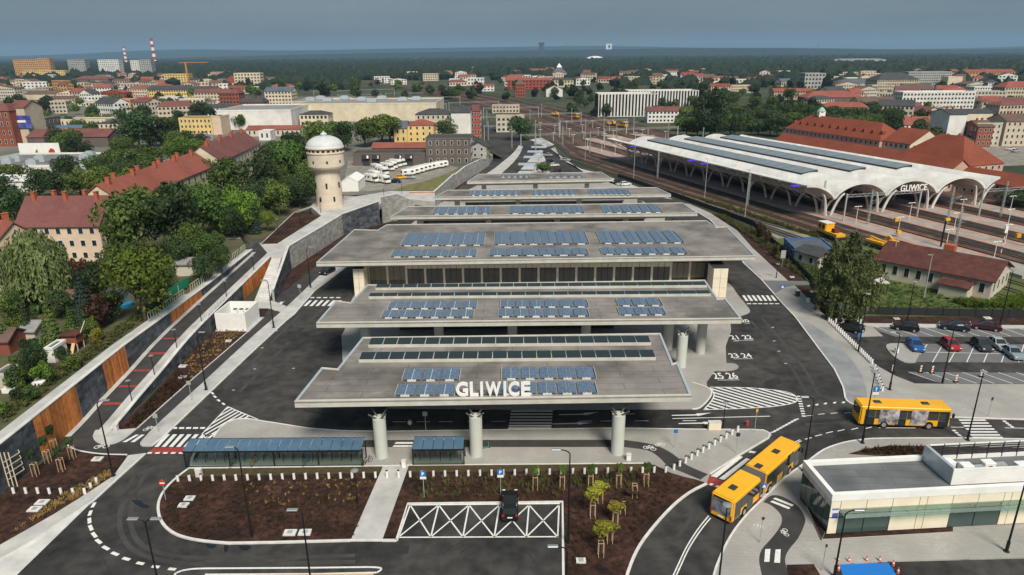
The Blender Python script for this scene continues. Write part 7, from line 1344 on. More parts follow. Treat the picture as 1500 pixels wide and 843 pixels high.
def scatter(n, x0, x1, y0, y1, lab, grp, kinds=('low0','low1','low2'), smin=7, smax=12):
    k = 0; tr_ = 0; join = kinds == ('low0','low1','low2'); acc = []; n = n*3//2 if join else n
    while k < n and tr_ < n*15:
        tr_ += 1; x, y = R.uniform(x0,x1), R.uniform(y0,y1); z = UPZ if (x < 640 and y > 140) else 0.; P = G(x,y,z)
        if any((P.x-a)**2+(P.y-b)**2 < (r_*.85)**2 for a, b, r_ in FOOT): continue
        s_ = R.uniform(smin,smax); kd = R.choice(kinds); k += 1
        if join: acc.append((int(kd[-1]), P, s_, s_*R.uniform(.8,1.15)))
        else: tree(kd, P, s_, s_*R.uniform(.8,1.15), lab, grp)
    if join:
        for v in range(3):
            src = LOWTREE[v]; a = np.empty(len(src.vertices)*3); src.vertices.foreach_get('co', a); a = a.reshape(-1,3); sub = [q for q in acc if q[0] == v]
            V = np.vstack([np.c_[(a[:,0]*math.cos(i)-a[:,1]*math.sin(i))*w_+P.x, (a[:,0]*math.sin(i)+a[:,1]*math.cos(i))*w_+P.y, a[:,2]*h_+P.z] for i, (_, P, w_, h_) in enumerate(sub)])
            me = bpy.data.meshes.new('town_trees'); me.from_pydata(V.tolist(), [], np.arange(len(V)).reshape(-1,4).tolist()); me.materials.append(src.materials[0]); me.update(); tag(link('town_trees', me), ['dark','mid green','deep green'][v]+' '+lab.replace('tree','tree crowns').replace('round town ','round '), 'trees', None, 'stuff')
scatter(60, 0, 330, 120, 180, 'round town tree between the houses of the hill', 'trees of the town hill'); scatter(34, 60, 300, 178, 240, 'leafy tree between the market sheds and the rows', 'trees of the market quarter', ('dark1','mid1','mid2','dark2')); scatter(30, 330, 640, 126, 150, 'tree behind the factory', 'trees behind the factory', smin=9, smax=15)
scatter(40, 640, 1010, 122, 150, 'tree among the mining quarter houses', 'trees of the mining quarter', smin=8, smax=14); scatter(36, 830, 1010, 142, 172, 'tree beside the far tracks and the striped office', 'trees beside the far tracks', ('low0','mid1','dark1','low2'), 7, 12); scatter(50, 1010, 1520, 118, 150, 'tree in the station district', 'trees of the station district', smin=8, smax=14); scatter(44, 1010, 1240, 140, 180, 'tree in the park behind the belt', 'trees of the park', ('low0','mid1','mid0','low2'), 9, 14); scatter(22, 1200, 1500, 150, 205, 'tree between the station district blocks', 'trees between the blocks', smin=6, smax=10)
# far woods: uncountable canopy as one object
def woods(name, label, pts, mtl):
    bm = bmesh.new(); bmesh.ops.create_icosphere(bm, subdivisions=1, radius=1); bm.verts.index_update(); v = np.array([q.co[:] for q in bm.verts]); f = np.array([[q.index for q in ff.verts] for ff in bm.faces]); bm.free()
    pts = np.array(pts); n = len(pts); J = 1+.2*rng.normal(size=(n,len(v),1)).clip(-1.2,1.2); ang = rng.uniform(0,6.28,n); c_, s_ = np.cos(ang)[:,None], np.sin(ang)[:,None]
    vx = v[None,:,0]*c_-v[None,:,1]*s_; vy = v[None,:,0]*s_+v[None,:,1]*c_; V = np.stack([vx,vy,np.repeat(v[None,:,2],n,0)],2)*J*pts[:,None,3:6]+pts[:,None,0:3]
    F_ = (f[None]+(np.arange(n)*len(v))[:,None,None]).reshape(-1,3); me = bpy.data.meshes.new(name); me.from_pydata(V.reshape(-1,3).tolist(), [], F_.tolist()); me.materials.append(MATS[mtl]); me.update(); o = link(name, me); return tag(o, label, 'woods', None, 'stuff')
P_ = []
fx = np.array([(a,b,r_) for a,b,r_ in FOOT])
tries = 0
while len(P_) < 15500 and tries < 80000:
    tries += 1; y = 79.5+(R.random()**1.25)*52; x = R.uniform(-160,1660); 
    D_ = G(x,y+ (0 if y > 83 else 0),0)
    if D_.y < 0 or D_.y > 11500 or D_.z != D_.z: continue
    Y = D_.y
    if x < 620 and Y < 790: continue
    town = (x < 330 and 112 < y) or (640 < x < 1000 and 106 < y) or (x > 1010 and y > 112)
    if town and R.random() < .86: continue
    if 330 < x < 760 and y > 125-(x-560)*.0 and x > 560: continue
    if y > 118 and 520 < x < 900: continue
    if y > 120 and R.random() < .5: continue
    if ((fx[:,0]-D_.x)**2+(fx[:,1]-D_.y)**2 < (fx[:,2]+7)**2).any(): continue
    if abs(D_.x-G(600+0,127,0).x) < 60 and Y < 1300 and x < 660: continue
    w_ = 4.2+Y*.0052; h_ = 6+min(9,Y*.0022)+R.random()*6; P_.append((D_.x,D_.y,h_*.25,w_*R.uniform(.7,1.5),w_*R.uniform(.7,1.3),h_*R.uniform(.7,1.05)))
woods('far_woods', 'dark green woods rolling to the horizon behind the town', P_, 'leaf_far')
def ridge(name, Y, base, amp, seed, x0=-15000, x1=15000):
    rs = np.random.default_rng(seed); xs = np.linspace(x0,x1,220); h_ = base+amp*sum(np.sin(xs/(2600/(k+1))+rs.uniform(0,6.28))*(.55**k) for k in range(6)); h_ = np.maximum(h_,6); mb = MB(); n = len(xs)
    V = [(x,Y-900,-1) for x in xs]+[(x,Y-350,hh*.7) for x,hh in zip(xs,h_)]+[(x,Y,hh) for x,hh in zip(xs,h_)]+[(x,Y+700,-1) for x in xs]
    return solo(name, mb.add(V, [(r_*n+i,r_*n+i+1,(r_+1)*n+i+1,(r_+1)*n+i) for r_ in range(3) for i in range(n-1)]), 'leaf_far', kind='structure')
ridge('hills', 8200, 62, 22, 3); ridge('hills', 12500, 128, 34, 8)
# ---------------------------------------------------------------- street furniture
def lamp(x, yb, yt, arm, label, z0=.12, twin=False, group=None):
    P = G(x,yb,z0); h = hgt(x,yb,yt,z0); t = thing('street_lamp', label, 'street lamp', tuple(P), 0, group); r_ = .10 if h > 5 else .07
    part('pole', MB().cyl((P.x,P.y,z0),(P.x,P.y,z0+1.2),r_*1.5,n=8).cyl((P.x,P.y,z0+1.2),(P.x,P.y,z0+h),r_,r_*.6,n=8), 'black_metal', t)
    part('base_plate', MB().cyl((P.x,P.y,z0-.02),(P.x,P.y,z0+.05),r_*3,n=8), 'dark_metal', t)
    for s_ in ((arm,-arm) if twin else (arm,)):
        if s_ == 0: part('lamp_head', MB().lathe([(.1,0),(.42,.1),(.42,.16),(.1,.26)],10,(P.x,P.y,z0+h)), 'steel', t); continue
        ab_ = MB(); pr = Vector((P.x,P.y,z0+h-.02))
        for k in range(1,6): a = k/5*1.5; q = Vector((P.x+s_*(1-math.cos(a)), P.y, z0+h-.02+.55*math.sin(a))); ab_.cyl(pr,q,.06,n=6); pr = q
        hd = part('arm', ab_, 'black_metal', t); part('lamp_head', bevbox(pr.x-.15 if s_ > 0 else pr.x-.75,pr.x+.75 if s_ > 0 else pr.x+.15,pr.y-.17,pr.y+.17,pr.z-.05,pr.z+.08,.03,1), 'steel', hd)
LM = [(166,697,593,.8,'beside the small trees below the larch wall',.14),(302,571,492,.5,'on the light pavement left of the hatched triangle',.12),(401,480,415,-.5,'at the foot of the pale stairs',.12),(455,421,366,.6,'beside the lay-by with the black car',.12),(369,787,662,-.5,'in the mulch bed beside the bike shelter',.12),(832,797,666,-1.1,'at the corner of the bay with crossed lines',.12),(1177,690,588,-.9,'at the kerb corner opposite the articulated bus',.12),(1263,649,546,0,'in front of the rear of the yellow single bus',.12),(1417,645,546,0,'beside the zebra crossing right of the single bus',.12),(1303,571,492,-.9,'among the bollards in front of the car park',.12),(1380,563,482,.5,'at the edge of the front parking row',.01),(1328,474,414,0,'behind the black hatchback of the top parking row',.11),(1465,476,397,0,'behind the maroon saloon of the top parking row',.11),(1257,516,432,0,'beside the lone black car at the bollards',.01),(1474,808,680,.4,'on the paving in front of the cream pavilion',.12),(1222,845,755,.9,'beside the blue painted bay',.12),(1052,860,742,0,'at the kerb behind the articulated bus',.12),(829,890,808,-1.0,'lower corner of the bay with crossed lines',.12),(462,905,755,-.5,'at the kerb below the left mulch bed',.02)]
for x, yb, yt, a, w_, z in LM: lamp(x, yb, yt, a, 'black street lamp '+w_, z)
lamp(243, 905, 768, .7, 'black twin headed street lamp on the road island', .02, True)
for x, yb, yt, lab in [(524,739,691,'in the left mulch bed near the footpath'),(1059,627,592,'beside the beige box on the plaza'),(1210,469,441,'at the end of the right mulch bed'),(1137,407,388,'in the strip of bark beside the driveway')]: lamp(x, yb, yt, 0, 'short black path lamp '+lab, .12)
for y_, lab in [(85,'at the foot of the ramp'),(92,'above the second red stripe of the ramp'),(100,'halfway up the ramp'),(110,'beside the white railing of the ramp'),(122,'above the larch panel of the ramp'),(138,'near the top of the ramp')]:
    P = Vector((WX(y_)+4.9,y_,interp(ZP,y_)+.1)); t = thing('path_lamp', 'short black lamp '+lab, 'street lamp', tuple(P)); part('pole', MB().cyl(P,(P.x,P.y,P.z+3.2),.07,.05,n=6), 'black_metal', t); part('lamp_head', MB().lathe([(.06,0),(.35,.08),(.35,.13),(.05,.2)],10,(P.x,P.y,P.z+3.2)), 'steel', t)
for x, y, lab in [(563,296,'on the upper plaza beside the slate wall'),(589,284,'on the upper plaza near the larch screen'),(470,312,'beside the tower on the upper plaza'),(408,345,'on the mulch slope of the upper plaza'),(440,330,'at the kerb of the upper plaza')]:
    P = GU(x,y); t = thing('path_lamp', 'thin black lamp '+lab, 'street lamp', tuple(P)); part('pole', MB().cyl(P,(P.x,P.y,P.z+4),.07,.05,n=6), 'black_metal', t); part('lamp_head', MB().lathe([(.06,0),(.35,.08),(.35,.13),(.05,.2)],10,(P.x,P.y,P.z+4)), 'steel', t)
for x, y, h, lab in [(1305,400,9,'in front of the white depot shed wall'),(1353,438,9,'on the lawn beside the rusty annex'),(1091,319,14,'between the largest canopy and the siding'),(1032,290,13,'beside the narrow canopy and the tracks'),(928,262,13,'beside the hindmost canopy and the tracks'),(857,236,13,'at the bus road bend beside the tracks')]:
    P = G(x,y,.05); t = thing('street_lamp', 'tall grey lamp mast '+lab, 'street lamp', tuple(P)); part('pole', MB().cyl(P,(P.x,P.y,h),.12,.07,n=6), 'galvanised', t); part('lamp_head', MB().box(P.x-.9,P.x+.1,P.y-.15,P.y+.15,h,h+.12), 'steel', t)
# bollards
def bollard():
    t = thing('bollard', 'white bollard', 'bollard', (0,0,0), 0, 'white bollards'); part('post', MB().cyl((0,0,0),(0,0,.86),.15,n=12), 'white', t, local=True); part('cap', MB().cyl((0,0,.86),(0,0,.93),.155,.12,n=12), 'dark_metal', t, local=True); return freeze(t)
BO = bollard()
def bol(P, label): place(BO, P, 0, label)
for i in range(43): x = 261+17*i; bol(G(x,705-(x-261)*.0188,KZ), 'white bollard in the long row along the front planting beds')
for x, y in [(20.5,723),(38.5,723),(56,723),(73,723.4),(90,723.6),(107.6,723.8),(124.7,723.8),(133.6,716),(142,708)]: bol(G(x,y,KZ), 'white bollard in the mulch bed below the slate wall')
for i in range(12): bol(G(987+8.5*i,688-5.1*i,KZ), 'white bollard in the slanting row across the plaza right of the columns')
for i in range(24): t_ = i/23; x, y = (1214+63*t_, 471+62*t_); bol(G(x,y,KZ), 'white bollard in the row between pavement and car park')
for i in range(8): bol(G(1281+1.6*i,541+4.6*i,KZ), 'white bollard at the lower end of the car park row')
for x, y in [(1224,473),(1235,473),(1246,472.6),(1256,471),(1260,474),(1263,469)]: bol(G(x,y,KZ), 'white bollard at the top corner of the car park')
thinglass('shelter_glass', (.80,.88,.86), .14)
# bicycle shelters
def shelter(label, x0, x1, yf, n, lit):
    A, B = G(x0,yf,KZ), G(x1,yf-(x1-x0)*.016,KZ); w_ = B.x-A.x; t = thing('bike_shelter', label, 'shelter', (A.x,A.y,KZ)); dp = 1.9
    wp = w_/n
    for i in range(n): part('roof_pane', MB().hexa([(A.x+wp*i+.04,A.y-.35,KZ+2.3),(A.x+wp*(i+1)-.04,A.y-.35,KZ+2.3),(A.x+wp*(i+1)-.04,A.y+dp,KZ+2.65),(A.x+wp*i+.04,A.y+dp,KZ+2.65)],[(A.x+wp*i+.04,A.y-.35,KZ+2.34),(A.x+wp*(i+1)-.04,A.y-.35,KZ+2.34),(A.x+wp*(i+1)-.04,A.y+dp,KZ+2.69),(A.x+wp*i+.04,A.y+dp,KZ+2.69)]), mat('blue_roof_glass', (.065,.125,.195), (.09,.16,.235), scale=.4, rough=.15, spec=.7), t)
    fr = MB().box(A.x,B.x,A.y-.42,A.y-.34,KZ+2.2,KZ+2.36).box(A.x,B.x,A.y+dp,A.y+dp+.08,KZ+2.55,KZ+2.7)
    part('roof_frame', fr, 'black_metal', t); ns = max(2, n//4+1)
    for i in range(ns):
        x = A.x+w_*i/(ns-1)
        for y in (A.y, A.y+dp-.1): part('post', MB().box(x-.06,x+.06,y-.05,y+.05,KZ,KZ+2.3), 'black_metal', t)
    for i in range(ns-1): a = A.x+w_*i/(ns-1)+.08; part('glass_wall', MB().box(a,a+w_/(ns-1)-.16,A.y-.02,A.y,KZ+.15,KZ+2.15), MATS['shelter_glass'], t)
    part('bottom_rail', MB().box(A.x,B.x,A.y-.04,A.y+.03,KZ+.05,KZ+.13), 'black_metal', t)
    hp = thing('bike_hoop', 'black bicycle hoop', 'bike rack', (0,0,0), 0, 'bicycle hoops')
    q = MB(); pts = [Vector((0,-.4,0)),Vector((0,-.4,.65)),Vector((0,-.25,.82)),Vector((0,.25,.82)),Vector((0,.4,.65)),Vector((0,.4,0))]
    for a, b in zip(pts,pts[1:]): q.cyl(a,b,.035,n=6)
    hm = q.mesh('hoop','black_metal'); bpy.data.objects.remove(hp); m_ = int(w_/1.15)
    for i in range(m_): tag(link('bike_hoop', hm, None, (A.x+.7+(w_-1.2)*i/max(1,m_-1), A.y+1.3, KZ), .15), 'black bicycle hoop inside the '+('long' if n > 8 else 'short')+' bike shelter', 'bike rack', 'bicycle hoops')
shelter('long bike shelter with blue glass roof panes left of the canopy columns', 273, 533, 684.5, 17, True); shelter('short dark bike shelter between two canopy columns', 605.5, 680, 681.5, 5, False)
def bicycle(P, rz, label, c):
    t = thing('bicycle', label, 'bicycle', tuple(P), rz)
    for x in (-.52,.52):
        q = MB(); pts = [Vector((x+.34*math.cos(k*.5236),0,.35+.34*math.sin(k*.5236))) for k in range(13)]
        for a, b in zip(pts,pts[1:]): q.cyl(a,b,.025,n=5)
        part('wheel', q, 'rubber', t, local=True)
    part('frame', MB().cyl((-.52,0,.35),(-.2,0,.85),.022,n=5).cyl((-.2,0,.85),(.4,0,.88),.022,n=5).cyl((.4,0,.88),(.52,0,.35),.022,n=5).cyl((-.05,0,.32),(.4,0,.85),.022,n=5).cyl((-.05,0,.32),(-.2,0,.9),.022,n=5).cyl((-.52,0,.35),(-.05,0,.32),.02,n=5), c, t, local=True)
    part('saddle', bevbox(-.34,-.08,-.07,.07,.92,.98,.02,1), 'rubber', t, local=True); part('handlebar', MB().cyl((.38,-.28,1.0),(.38,.28,1.0),.018,n=5).cyl((.4,0,.85),(.38,0,1.0),.02,n=5), 'black_metal', t, local=True)
bicycle(G(343,682,KZ), 1.3, 'dark bicycle locked in the long bike shelter', 'black_metal'); bicycle(G(373,680.5,KZ), 1.4, 'yellow bicycle locked in the long bike shelter', 'machine_yellow'); bicycle(G(449,680,KZ), 1.3, 'blue bicycle locked in the long bike shelter', 'sign_blue'); bicycle(G(538,679.5,KZ), .9, 'black bicycle leaning at the end of the long bike shelter', 'black_metal')
P = G(712,657,KZ); t = thing('kick_scooter', 'green kick scooter standing beside the middle column', 'scooter', tuple(P), .3); part('deck', MB().box(-.5,.35,-.08,.08,.14,.2), mat('mint', (.04,.30,.20), rough=.5), t, local=True); part('stem', MB().cyl((.38,0,.15),(.3,0,1.1),.035,n=6), 'mint', t, local=True); part('handlebar', MB().cyl((.3,-.25,1.1),(.3,.25,1.1),.025,n=6), 'black_metal', t, local=True)
for x in (-.45,.42): part('wheel', MB().cyl((x,-.04,.11),(x,.04,.11),.11,n=10), 'rubber', t, local=True)
# signs
def sign(label, x, yb, yt, wpx, plate='sign_blue', shape='box', z0=.12, letter=None, under=False):
    P = G(x,yb,z0); h = hgt(x,yb,yt,z0); s_ = wpx*zc(P)/2000; t = thing('road_sign', label, 'sign', tuple(P)); part('post', MB().cyl((P.x,P.y,z0),(P.x,P.y,z0+h),.04,n=6), 'galvanised', t)
    if shape == 'box': pl_ = part('plate', MB().box(P.x-s_,P.x+s_,P.y-.08,P.y-.05,z0+h-2*s_,z0+h), plate, t)
    elif shape == 'tall': pl_ = part('plate', MB().box(P.x-s_,P.x+s_,P.y-.08,P.y-.05,z0+h-3.4*s_,z0+h), plate, t)
    else: pl_ = part('plate', MB().cyl((P.x,P.y-.09,z0+h-s_),(P.x,P.y-.05,z0+h-s_),s_,n=18), plate, t)
    if letter == 'bar': part('bar', MB().box(P.x-s_*.7,P.x+s_*.7,P.y-.1,P.y-.09,z0+h-s_*1.2,z0+h-s_*.8), 'white', pl_)
    elif letter == 'tri': part('triangle', MB().add([(P.x-s_*.75,P.y-.09,z0+h-s_*1.7),(P.x+s_*.75,P.y-.09,z0+h-s_*1.7),(P.x,P.y-.09,z0+h-s_*.35)],[(0,1,2)]), 'white', pl_)
    elif letter == 'up': part('arrow', MB().box(P.x-s_*.15,P.x+s_*.15,P.y-.1,P.y-.085,z0+h-s_*1.7,z0+h-s_*.7).add([(P.x-s_*.5,P.y-.1,z0+h-s_*.8),(P.x+s_*.5,P.y-.1,z0+h-s_*.8),(P.x,P.y-.1,z0+h-s_*.2)],[(0,1,2)]), 'white', pl_)
    elif letter:
        me = textfit(textmesh(letter,1,.02,.04), s_*.8, s_*1.2); me.materials.append(MATS['white']); o = link('letter', me, pl_, (-s_*.4,-.1,h-s_*1.6)); o.rotation_euler = (math.radians(90),0,0)
    if under: part('lower_plate', MB().box(P.x-s_,P.x+s_,P.y-.08,P.y-.05,z0+h-3.0*s_,z0+h-2.1*s_), 'white', t)
sign('blue parking sign with a white P in the mulch right of the footpath', 621.5, 729, 690, 9, letter='P', under=True); sign('blue parking sign with a white P behind the black off-road car', 733.5, 727, 687.5, 9, letter='P', under=True)
sign('round red no entry sign at the corner of the left bed', 243, 732, 703, 10, 'signal_red', 'round', letter='bar'); sign('blue crossing sign beside the bellows of the articulated bus', 1117, 730, 708, 8, letter='tri'); sign('blue and white bus bay sign behind the single bus', 1279, 594, 566, 9, letter='up', under=True); sign('blue sign beside the zebra crossing right of the station', 1144, 438, 417, 6, letter='tri'); sign('blue sign beside the lone black car', 1258, 497, 488, 6); sign('pale back of a road sign on the street-side bike path', 232, 633, 606, 7, 'galvanised'); sign('pale back of a road sign higher on the street-side bike path', 281, 587, 558, 6, 'galvanised'); sign('grey sign back beside the slanting bollard row', 1078, 664, 634, 6, 'dark_metal'); sign('faint blue sign on the plaza right of the columns', 988, 656, 629, 6); sign('black narrow sign post on the paving in front of the pavilion', 1204, 836, 797, 3, 'dark_metal', 'tall'); sign('dark narrow sign post on the pavement beside the car park', 1447, 610, 582, 3, 'dark_metal', 'tall'); sign('tall grey information board in the strip of bark', 1145, 392, 367, 7, 'galvanised', 'tall'); sign('pale sign back beside the lay-by', 441, 441, 417, 5, 'galvanised'); sign('white sign under the front canopy', 624, 634, 603, 7, 'galvanised')
sign('yellow bus stop post on the plaza tip', 1105, 634, 599, 3, 'machine_yellow', 'tall'); sign('round grey sign on the paved cycle island', 1113, 795, 757, 5, 'dark_metal', 'round')
# small boxes, cones, bins
def boxthing(name, label, cat, x, yb, w_, d_, h, m, z0=.12, group=None):
    P = G(x,yb,z0); t = thing(name, label, cat, tuple(P), 0, group); part('body', bevbox(P.x-w_/2,P.x+w_/2,P.y,P.y+d_,z0,z0+h,.03,1), m, t); part('lid', MB().box(P.x-w_/2-.03,P.x+w_/2+.03,P.y-.03,P.y+d_+.03,z0+h,z0+h+.06), 'concrete_light', t); return t
boxthing('utility_box', 'beige utility box beside the road under the front canopy', 'box', 1047, 631, 1.6, .6, 1.1, 'cream_panel'); boxthing('waste_bin', 'white concrete bin at the head of the footpath', 'bin', 591.5, 686, .5, .5, .85, 'white'); boxthing('waste_bin', 'white concrete bin beside the right column', 'bin', 921, 676, .55, .5, .8, 'white'); boxthing('waste_bin', 'white concrete bin beside the bike shelter corner', 'bin', 291, 700, .7, .5, 1.0, 'concrete_light'); boxthing('waste_bin', 'white bin on the car park island', 'bin', 1314, 518, .5, .5, .85, 'white'); boxthing('waste_bin', 'white bin beside the right mulch bed', 'bin', 1184, 444, .5, .5, .8, 'white'); boxthing('waste_bin', 'white bin at the foot of the ramp lamp', 'bin', 169, 632, .5, .5, .8, 'concrete_light'); boxthing('utility_box', 'tall white utility box at the corner of the black fence', 'box', 1232, 460, .6, .5, 1.9, 'white'); boxthing('waste_bin', 'dark bin with a green liner on the right pavement', 'bin', 1169, 435, .7, .6, 1.2, 'bottle_green')
P = G(1094,623,.01); t = thing('hydrant', 'small red hydrant on the road edge', 'hydrant', tuple(P)); part('body', MB().cyl((P.x,P.y,0),(P.x,P.y,.55),.2,.16,n=10), 'signal_red', t); part('cap', MB().lathe([(.2,.55),(.12,.68),(.02,.72)],10,(P.x,P.y,0)), 'signal_red', t)
mark('blue_bay', [(1229,826),(1303,825),(1325,860),(1240,860)], mat('bay_blue', (.015,.17,.55), rough=.6), .01)
def cone(x, y, label, z=.01):
    P = G(x,y,z); t = thing('traffic_cone', label, 'cone', tuple(P)); part('foot', MB().box(P.x-.2,P.x+.2,P.y-.2,P.y+.2,z,z+.04), 'rubber', t); part('cone', MB().cyl((P.x,P.y,z+.04),(P.x,P.y,z+.7),.15,.03,n=10), mat('cone_orange', (.75,.12,.03), rough=.5), t); part('band', MB().cyl((P.x,P.y,z+.3),(P.x,P.y,z+.45),.108,.08,n=10), 'white', t)
for x, y, l in [(1227,823,'at the corner of the blue bay beside the lamp'),(1243,824,'above the blue bay, first after the lamp'),(1269,823,'above the middle of the blue bay'),(1288,823,'above the far end of the blue bay'),(1308,829,'right of the blue bay'),(1315,840,'right of the blue bay, lower one'),(1228,836,'left of the blue bay')]: cone(x, y, 'orange traffic cone '+l)
for x, y, l in [(1348,546,'left of the others, at the kerb'),(1365,547,'beside the second parking line'),(1400,560,'in the second stall'),(1437,552,'beside the red post'),(1307,545,'behind the dark lamp post')]:
    P = G(x,y,.02); t = thing('warning_board', 'striped warning board in the front parking row, '+l, 'barrier', tuple(P)); part('foot', MB().box(P.x-.35,P.x+.35,P.y-.2,P.y+.2,.02,.12), 'rubber', t)
    for k in range(5): part('stripe', MB().hexa([(P.x-.13,P.y-.03,.15+k*.2),(P.x+.13,P.y-.03,.22+k*.2),(P.x+.13,P.y+.03,.22+k*.2),(P.x-.13,P.y+.03,.15+k*.2)],[(P.x-.13,P.y-.03,.35+k*.2),(P.x+.13,P.y-.03,.42+k*.2),(P.x+.13,P.y+.03,.42+k*.2),(P.x-.13,P.y+.03,.35+k*.2)]), 'cone_orange' if k % 2 else 'white', t)
# black fence on the right
fen = thing('black_fence', 'long black metal fence between the mulch strip and the lawn', 'fence', tuple(G(1102,324,.05)))
fp_ = px([(905,260),(985,288),(1041,308),(1070,319),(1102,331),(1140,366),(1185,412),(1239,460),(1380,463.5),(1500,466),(1640,469)], .05)
for a, b in zip(fp_, fp_[1:]):
    n = max(1, int((b-a).length/2.5)); 
    for k in range(n):
        p, q = a.lerp(b,k/n), a.lerp(b,(k+1)/n); part('post', MB().box(p.x-.05,p.x+.05,p.y-.05,p.y+.05,.0,1.75), 'black_metal', fen); part('panel', MB().bar((p.x,p.y,.85),(q.x,q.y,.85),.03,1.45), mat('fence_mesh', (.016,.018,.02), (.028,.03,.034), scale=6, rough=.7), fen)
# saplings with stakes
def sapling(x, yb, hpx, label, kd='shrub_bright', z0=.14, crown=1.5):
    P = G(x,yb,z0); h = hgt(x,yb,yb-hpx,z0); t = thing('young_tree', label, 'young tree', tuple(P)); c, tr = TK[kd]; tk = part('trunk', MB().cyl((P.x,P.y,z0),(P.x,P.y,z0+h*.85),.05,.03,n=6), 'bark', t)
    cr2 = link('crown', c, t, (0,0,h*.58)); cr2.scale = (crown,crown,h*.48)
    sk = thing('tree_stakes', 'wooden stakes of the '+label.replace('young ',''), 'stakes', tuple(P)); 
    for sx_ in (-.25,.25):
        for sy_ in (-.24,.24): part('stake', MB().cyl((P.x+sx_,P.y+sy_,z0),(P.x+sx_,P.y+sy_,z0+1.7),.032,n=6), 'stake', sk)
    for sy_ in (-.24,.24): part('rail', MB().box(P.x-.27,P.x+.27,P.y+sy_-.02,P.y+sy_+.02,z0+1.63,z0+1.68), 'stake', sk)
    for sx_ in (-.25,.25): part('rail', MB().box(P.x+sx_-.02,P.x+sx_+.02,P.y-.3,P.y+.3,z0+1.55,z0+1.6), 'stake', sk)
for i, x in enumerate((784,823.5,865,906,946)): sapling(x, 717-i*1.3, 34, 'young round tree, number %s of the row behind the bollards' % ['one','two','three','four','five'][i], 'shrub_bright', .12, 1.1)
for x, yb, hp_, kd, lab in [(879,736,30,'yellow','young yellow tree in the middle of the right bed'),(868,758,44,'yellow','young yellow tree beside the corner lamp'),(901,769,34,'yellow','young yellow tree in the lower part of the right bed'),(912,752,22,'russet','young brownish tree near the road kerb'),(929,729,12,'russet','young bare tree at the upper road kerb'),(880,815,52,'yellow','young yellow tree nearest the bay corner'),(893,795,30,'yellow','young olive tree below the other yellow ones')]: sapling(x, yb, hp_, lab, kd, .12, 2.0)
for x, yb, hp_, lab in [(53,697,38,'young dark tree at the larch wall'),(71,678,40,'young dark tree in front of the larch panel'),(91,690,36,'young dark tree beside the lamp bed'),(81,662,40,'young dark tree at the end of the larch panel'),(107,672,32,'young green tree at the path corner')]: sapling(x, yb, hp_, lab, 'shrub_dark', .14, 1.2)
# trellis on the slate wall
P = G(14,714,.14); t = thing('climbing_frame', 'pale steel climbing frame standing before the slate wall', 'frame', tuple(P))
for x in (14,20,26): q = G(x,713,.14); part('upright', MB().cyl(q,(q.x,q.y,4.6),.06,n=6), 'hall_steel', t)
for k in range(4): a, b = G(14,713,.14), G(38,697,.14); part('hoop', MB().bar((a.x,a.y,1.0+.75*k),(b.x,b.y,1.0+.75*k),.07,.07).bar((b.x,b.y,1.0+.75*k),(b.x-1.2,b.y+1.2,1.0+.75*k),.07,.07), 'hall_steel', t)
# allotment huts
for lab, x0, x1, yt, yb, dp, rf_, rh, wl, rc in [('grey garden shed with a pale tin roof beside the walnut',259,290,388,405,5,'gx',.6,'dirty','grey'),('brown roofed summer house under the spruce',78,108,444,460,5,'gx',1.2,'brown','brown'),('small hut with a pale grey roof in the allotment',34,54,492,505,4,'gx',.9,'dirty','grey'),('dark red garden hut at the garden edge',-8,16,502,520,4,'gx',1.2,'brick','brown'),('hut with a slate roof behind the blue pool',158,180,436,452,4,'gx',.8,'dirty','dark'),('white hut with a bluish roof in the vegetable garden',70,82,512,532,3,'flat',.2,'white','slate'),('little shed with a blue roof at the garden edge',-5,12,560,572,3,'flat',.2,'dirty','slate')]: bpx(lab, x0, x1, yt, yb, dp, rf_, rh, wl, rc, UPZ, cat='hut', name='garden_hut')
P = G(110,512,UPZ); t = thing('playhouse', 'brown wooden playhouse on stilts with a slide bar', 'playhouse', tuple(P))
for sx_ in (-1,1):
    for sy_ in (-.8,.8): part('stilt', MB().cyl((P.x+sx_,P.y+sy_,UPZ),(P.x+sx_,P.y+sy_,UPZ+2.6),.09,n=6), 'stake', t)
part('cabin', MB().box(P.x-1.1,P.x+1.1,P.y-.9,P.y+.9,UPZ+1.3,UPZ+2.3), 'wall_brick', t); part('roof', MB().box(P.x-1.4,P.x+1.4,P.y-1.2,P.y+1.2,UPZ+2.6,UPZ+2.75), 'roof_rust', t); part('ladder', MB().bar((P.x+.6,P.y-1.9,UPZ),(P.x+.6,P.y-.9,UPZ+1.4),.5,.06), 'stake', t); part('pole', MB().bar((P.x+1.2,P.y,UPZ+2.4),(P.x+2.4,P.y,UPZ+4.6),.09,.09), 'white', t)
P = G(184.5,449,UPZ); t = thing('paddling_pool', 'round turquoise paddling pool under the walnut', 'pool', tuple(P)); part('wall', MB().lathe([(1.15,0),(1.2,.6),(1.1,.6)],24,(P.x,P.y,UPZ)), mat('turquoise', (.03,.30,.55), rough=.4), t); part('cover', MB().lathe([(1.12,.58),(1.1,.66)],24,(P.x,P.y,UPZ)), mat('pool_blue', (.02,.36,.62), rough=.3), t)
P = G(263,434,UPZ); t = thing('green_net', 'green netting screen along the garden path', 'net', tuple(P)); part('net', MB().bar(G(248,440,UPZ)+Vector((0,0,1)), G(277,420,UPZ)+Vector((0,0,1)), .06, 2.0), mat('net_green', (.01,.22,.12), rough=.8), t); part('post', MB().cyl(P,(P.x,P.y,UPZ+2.1),.05,n=6), 'stake', t)
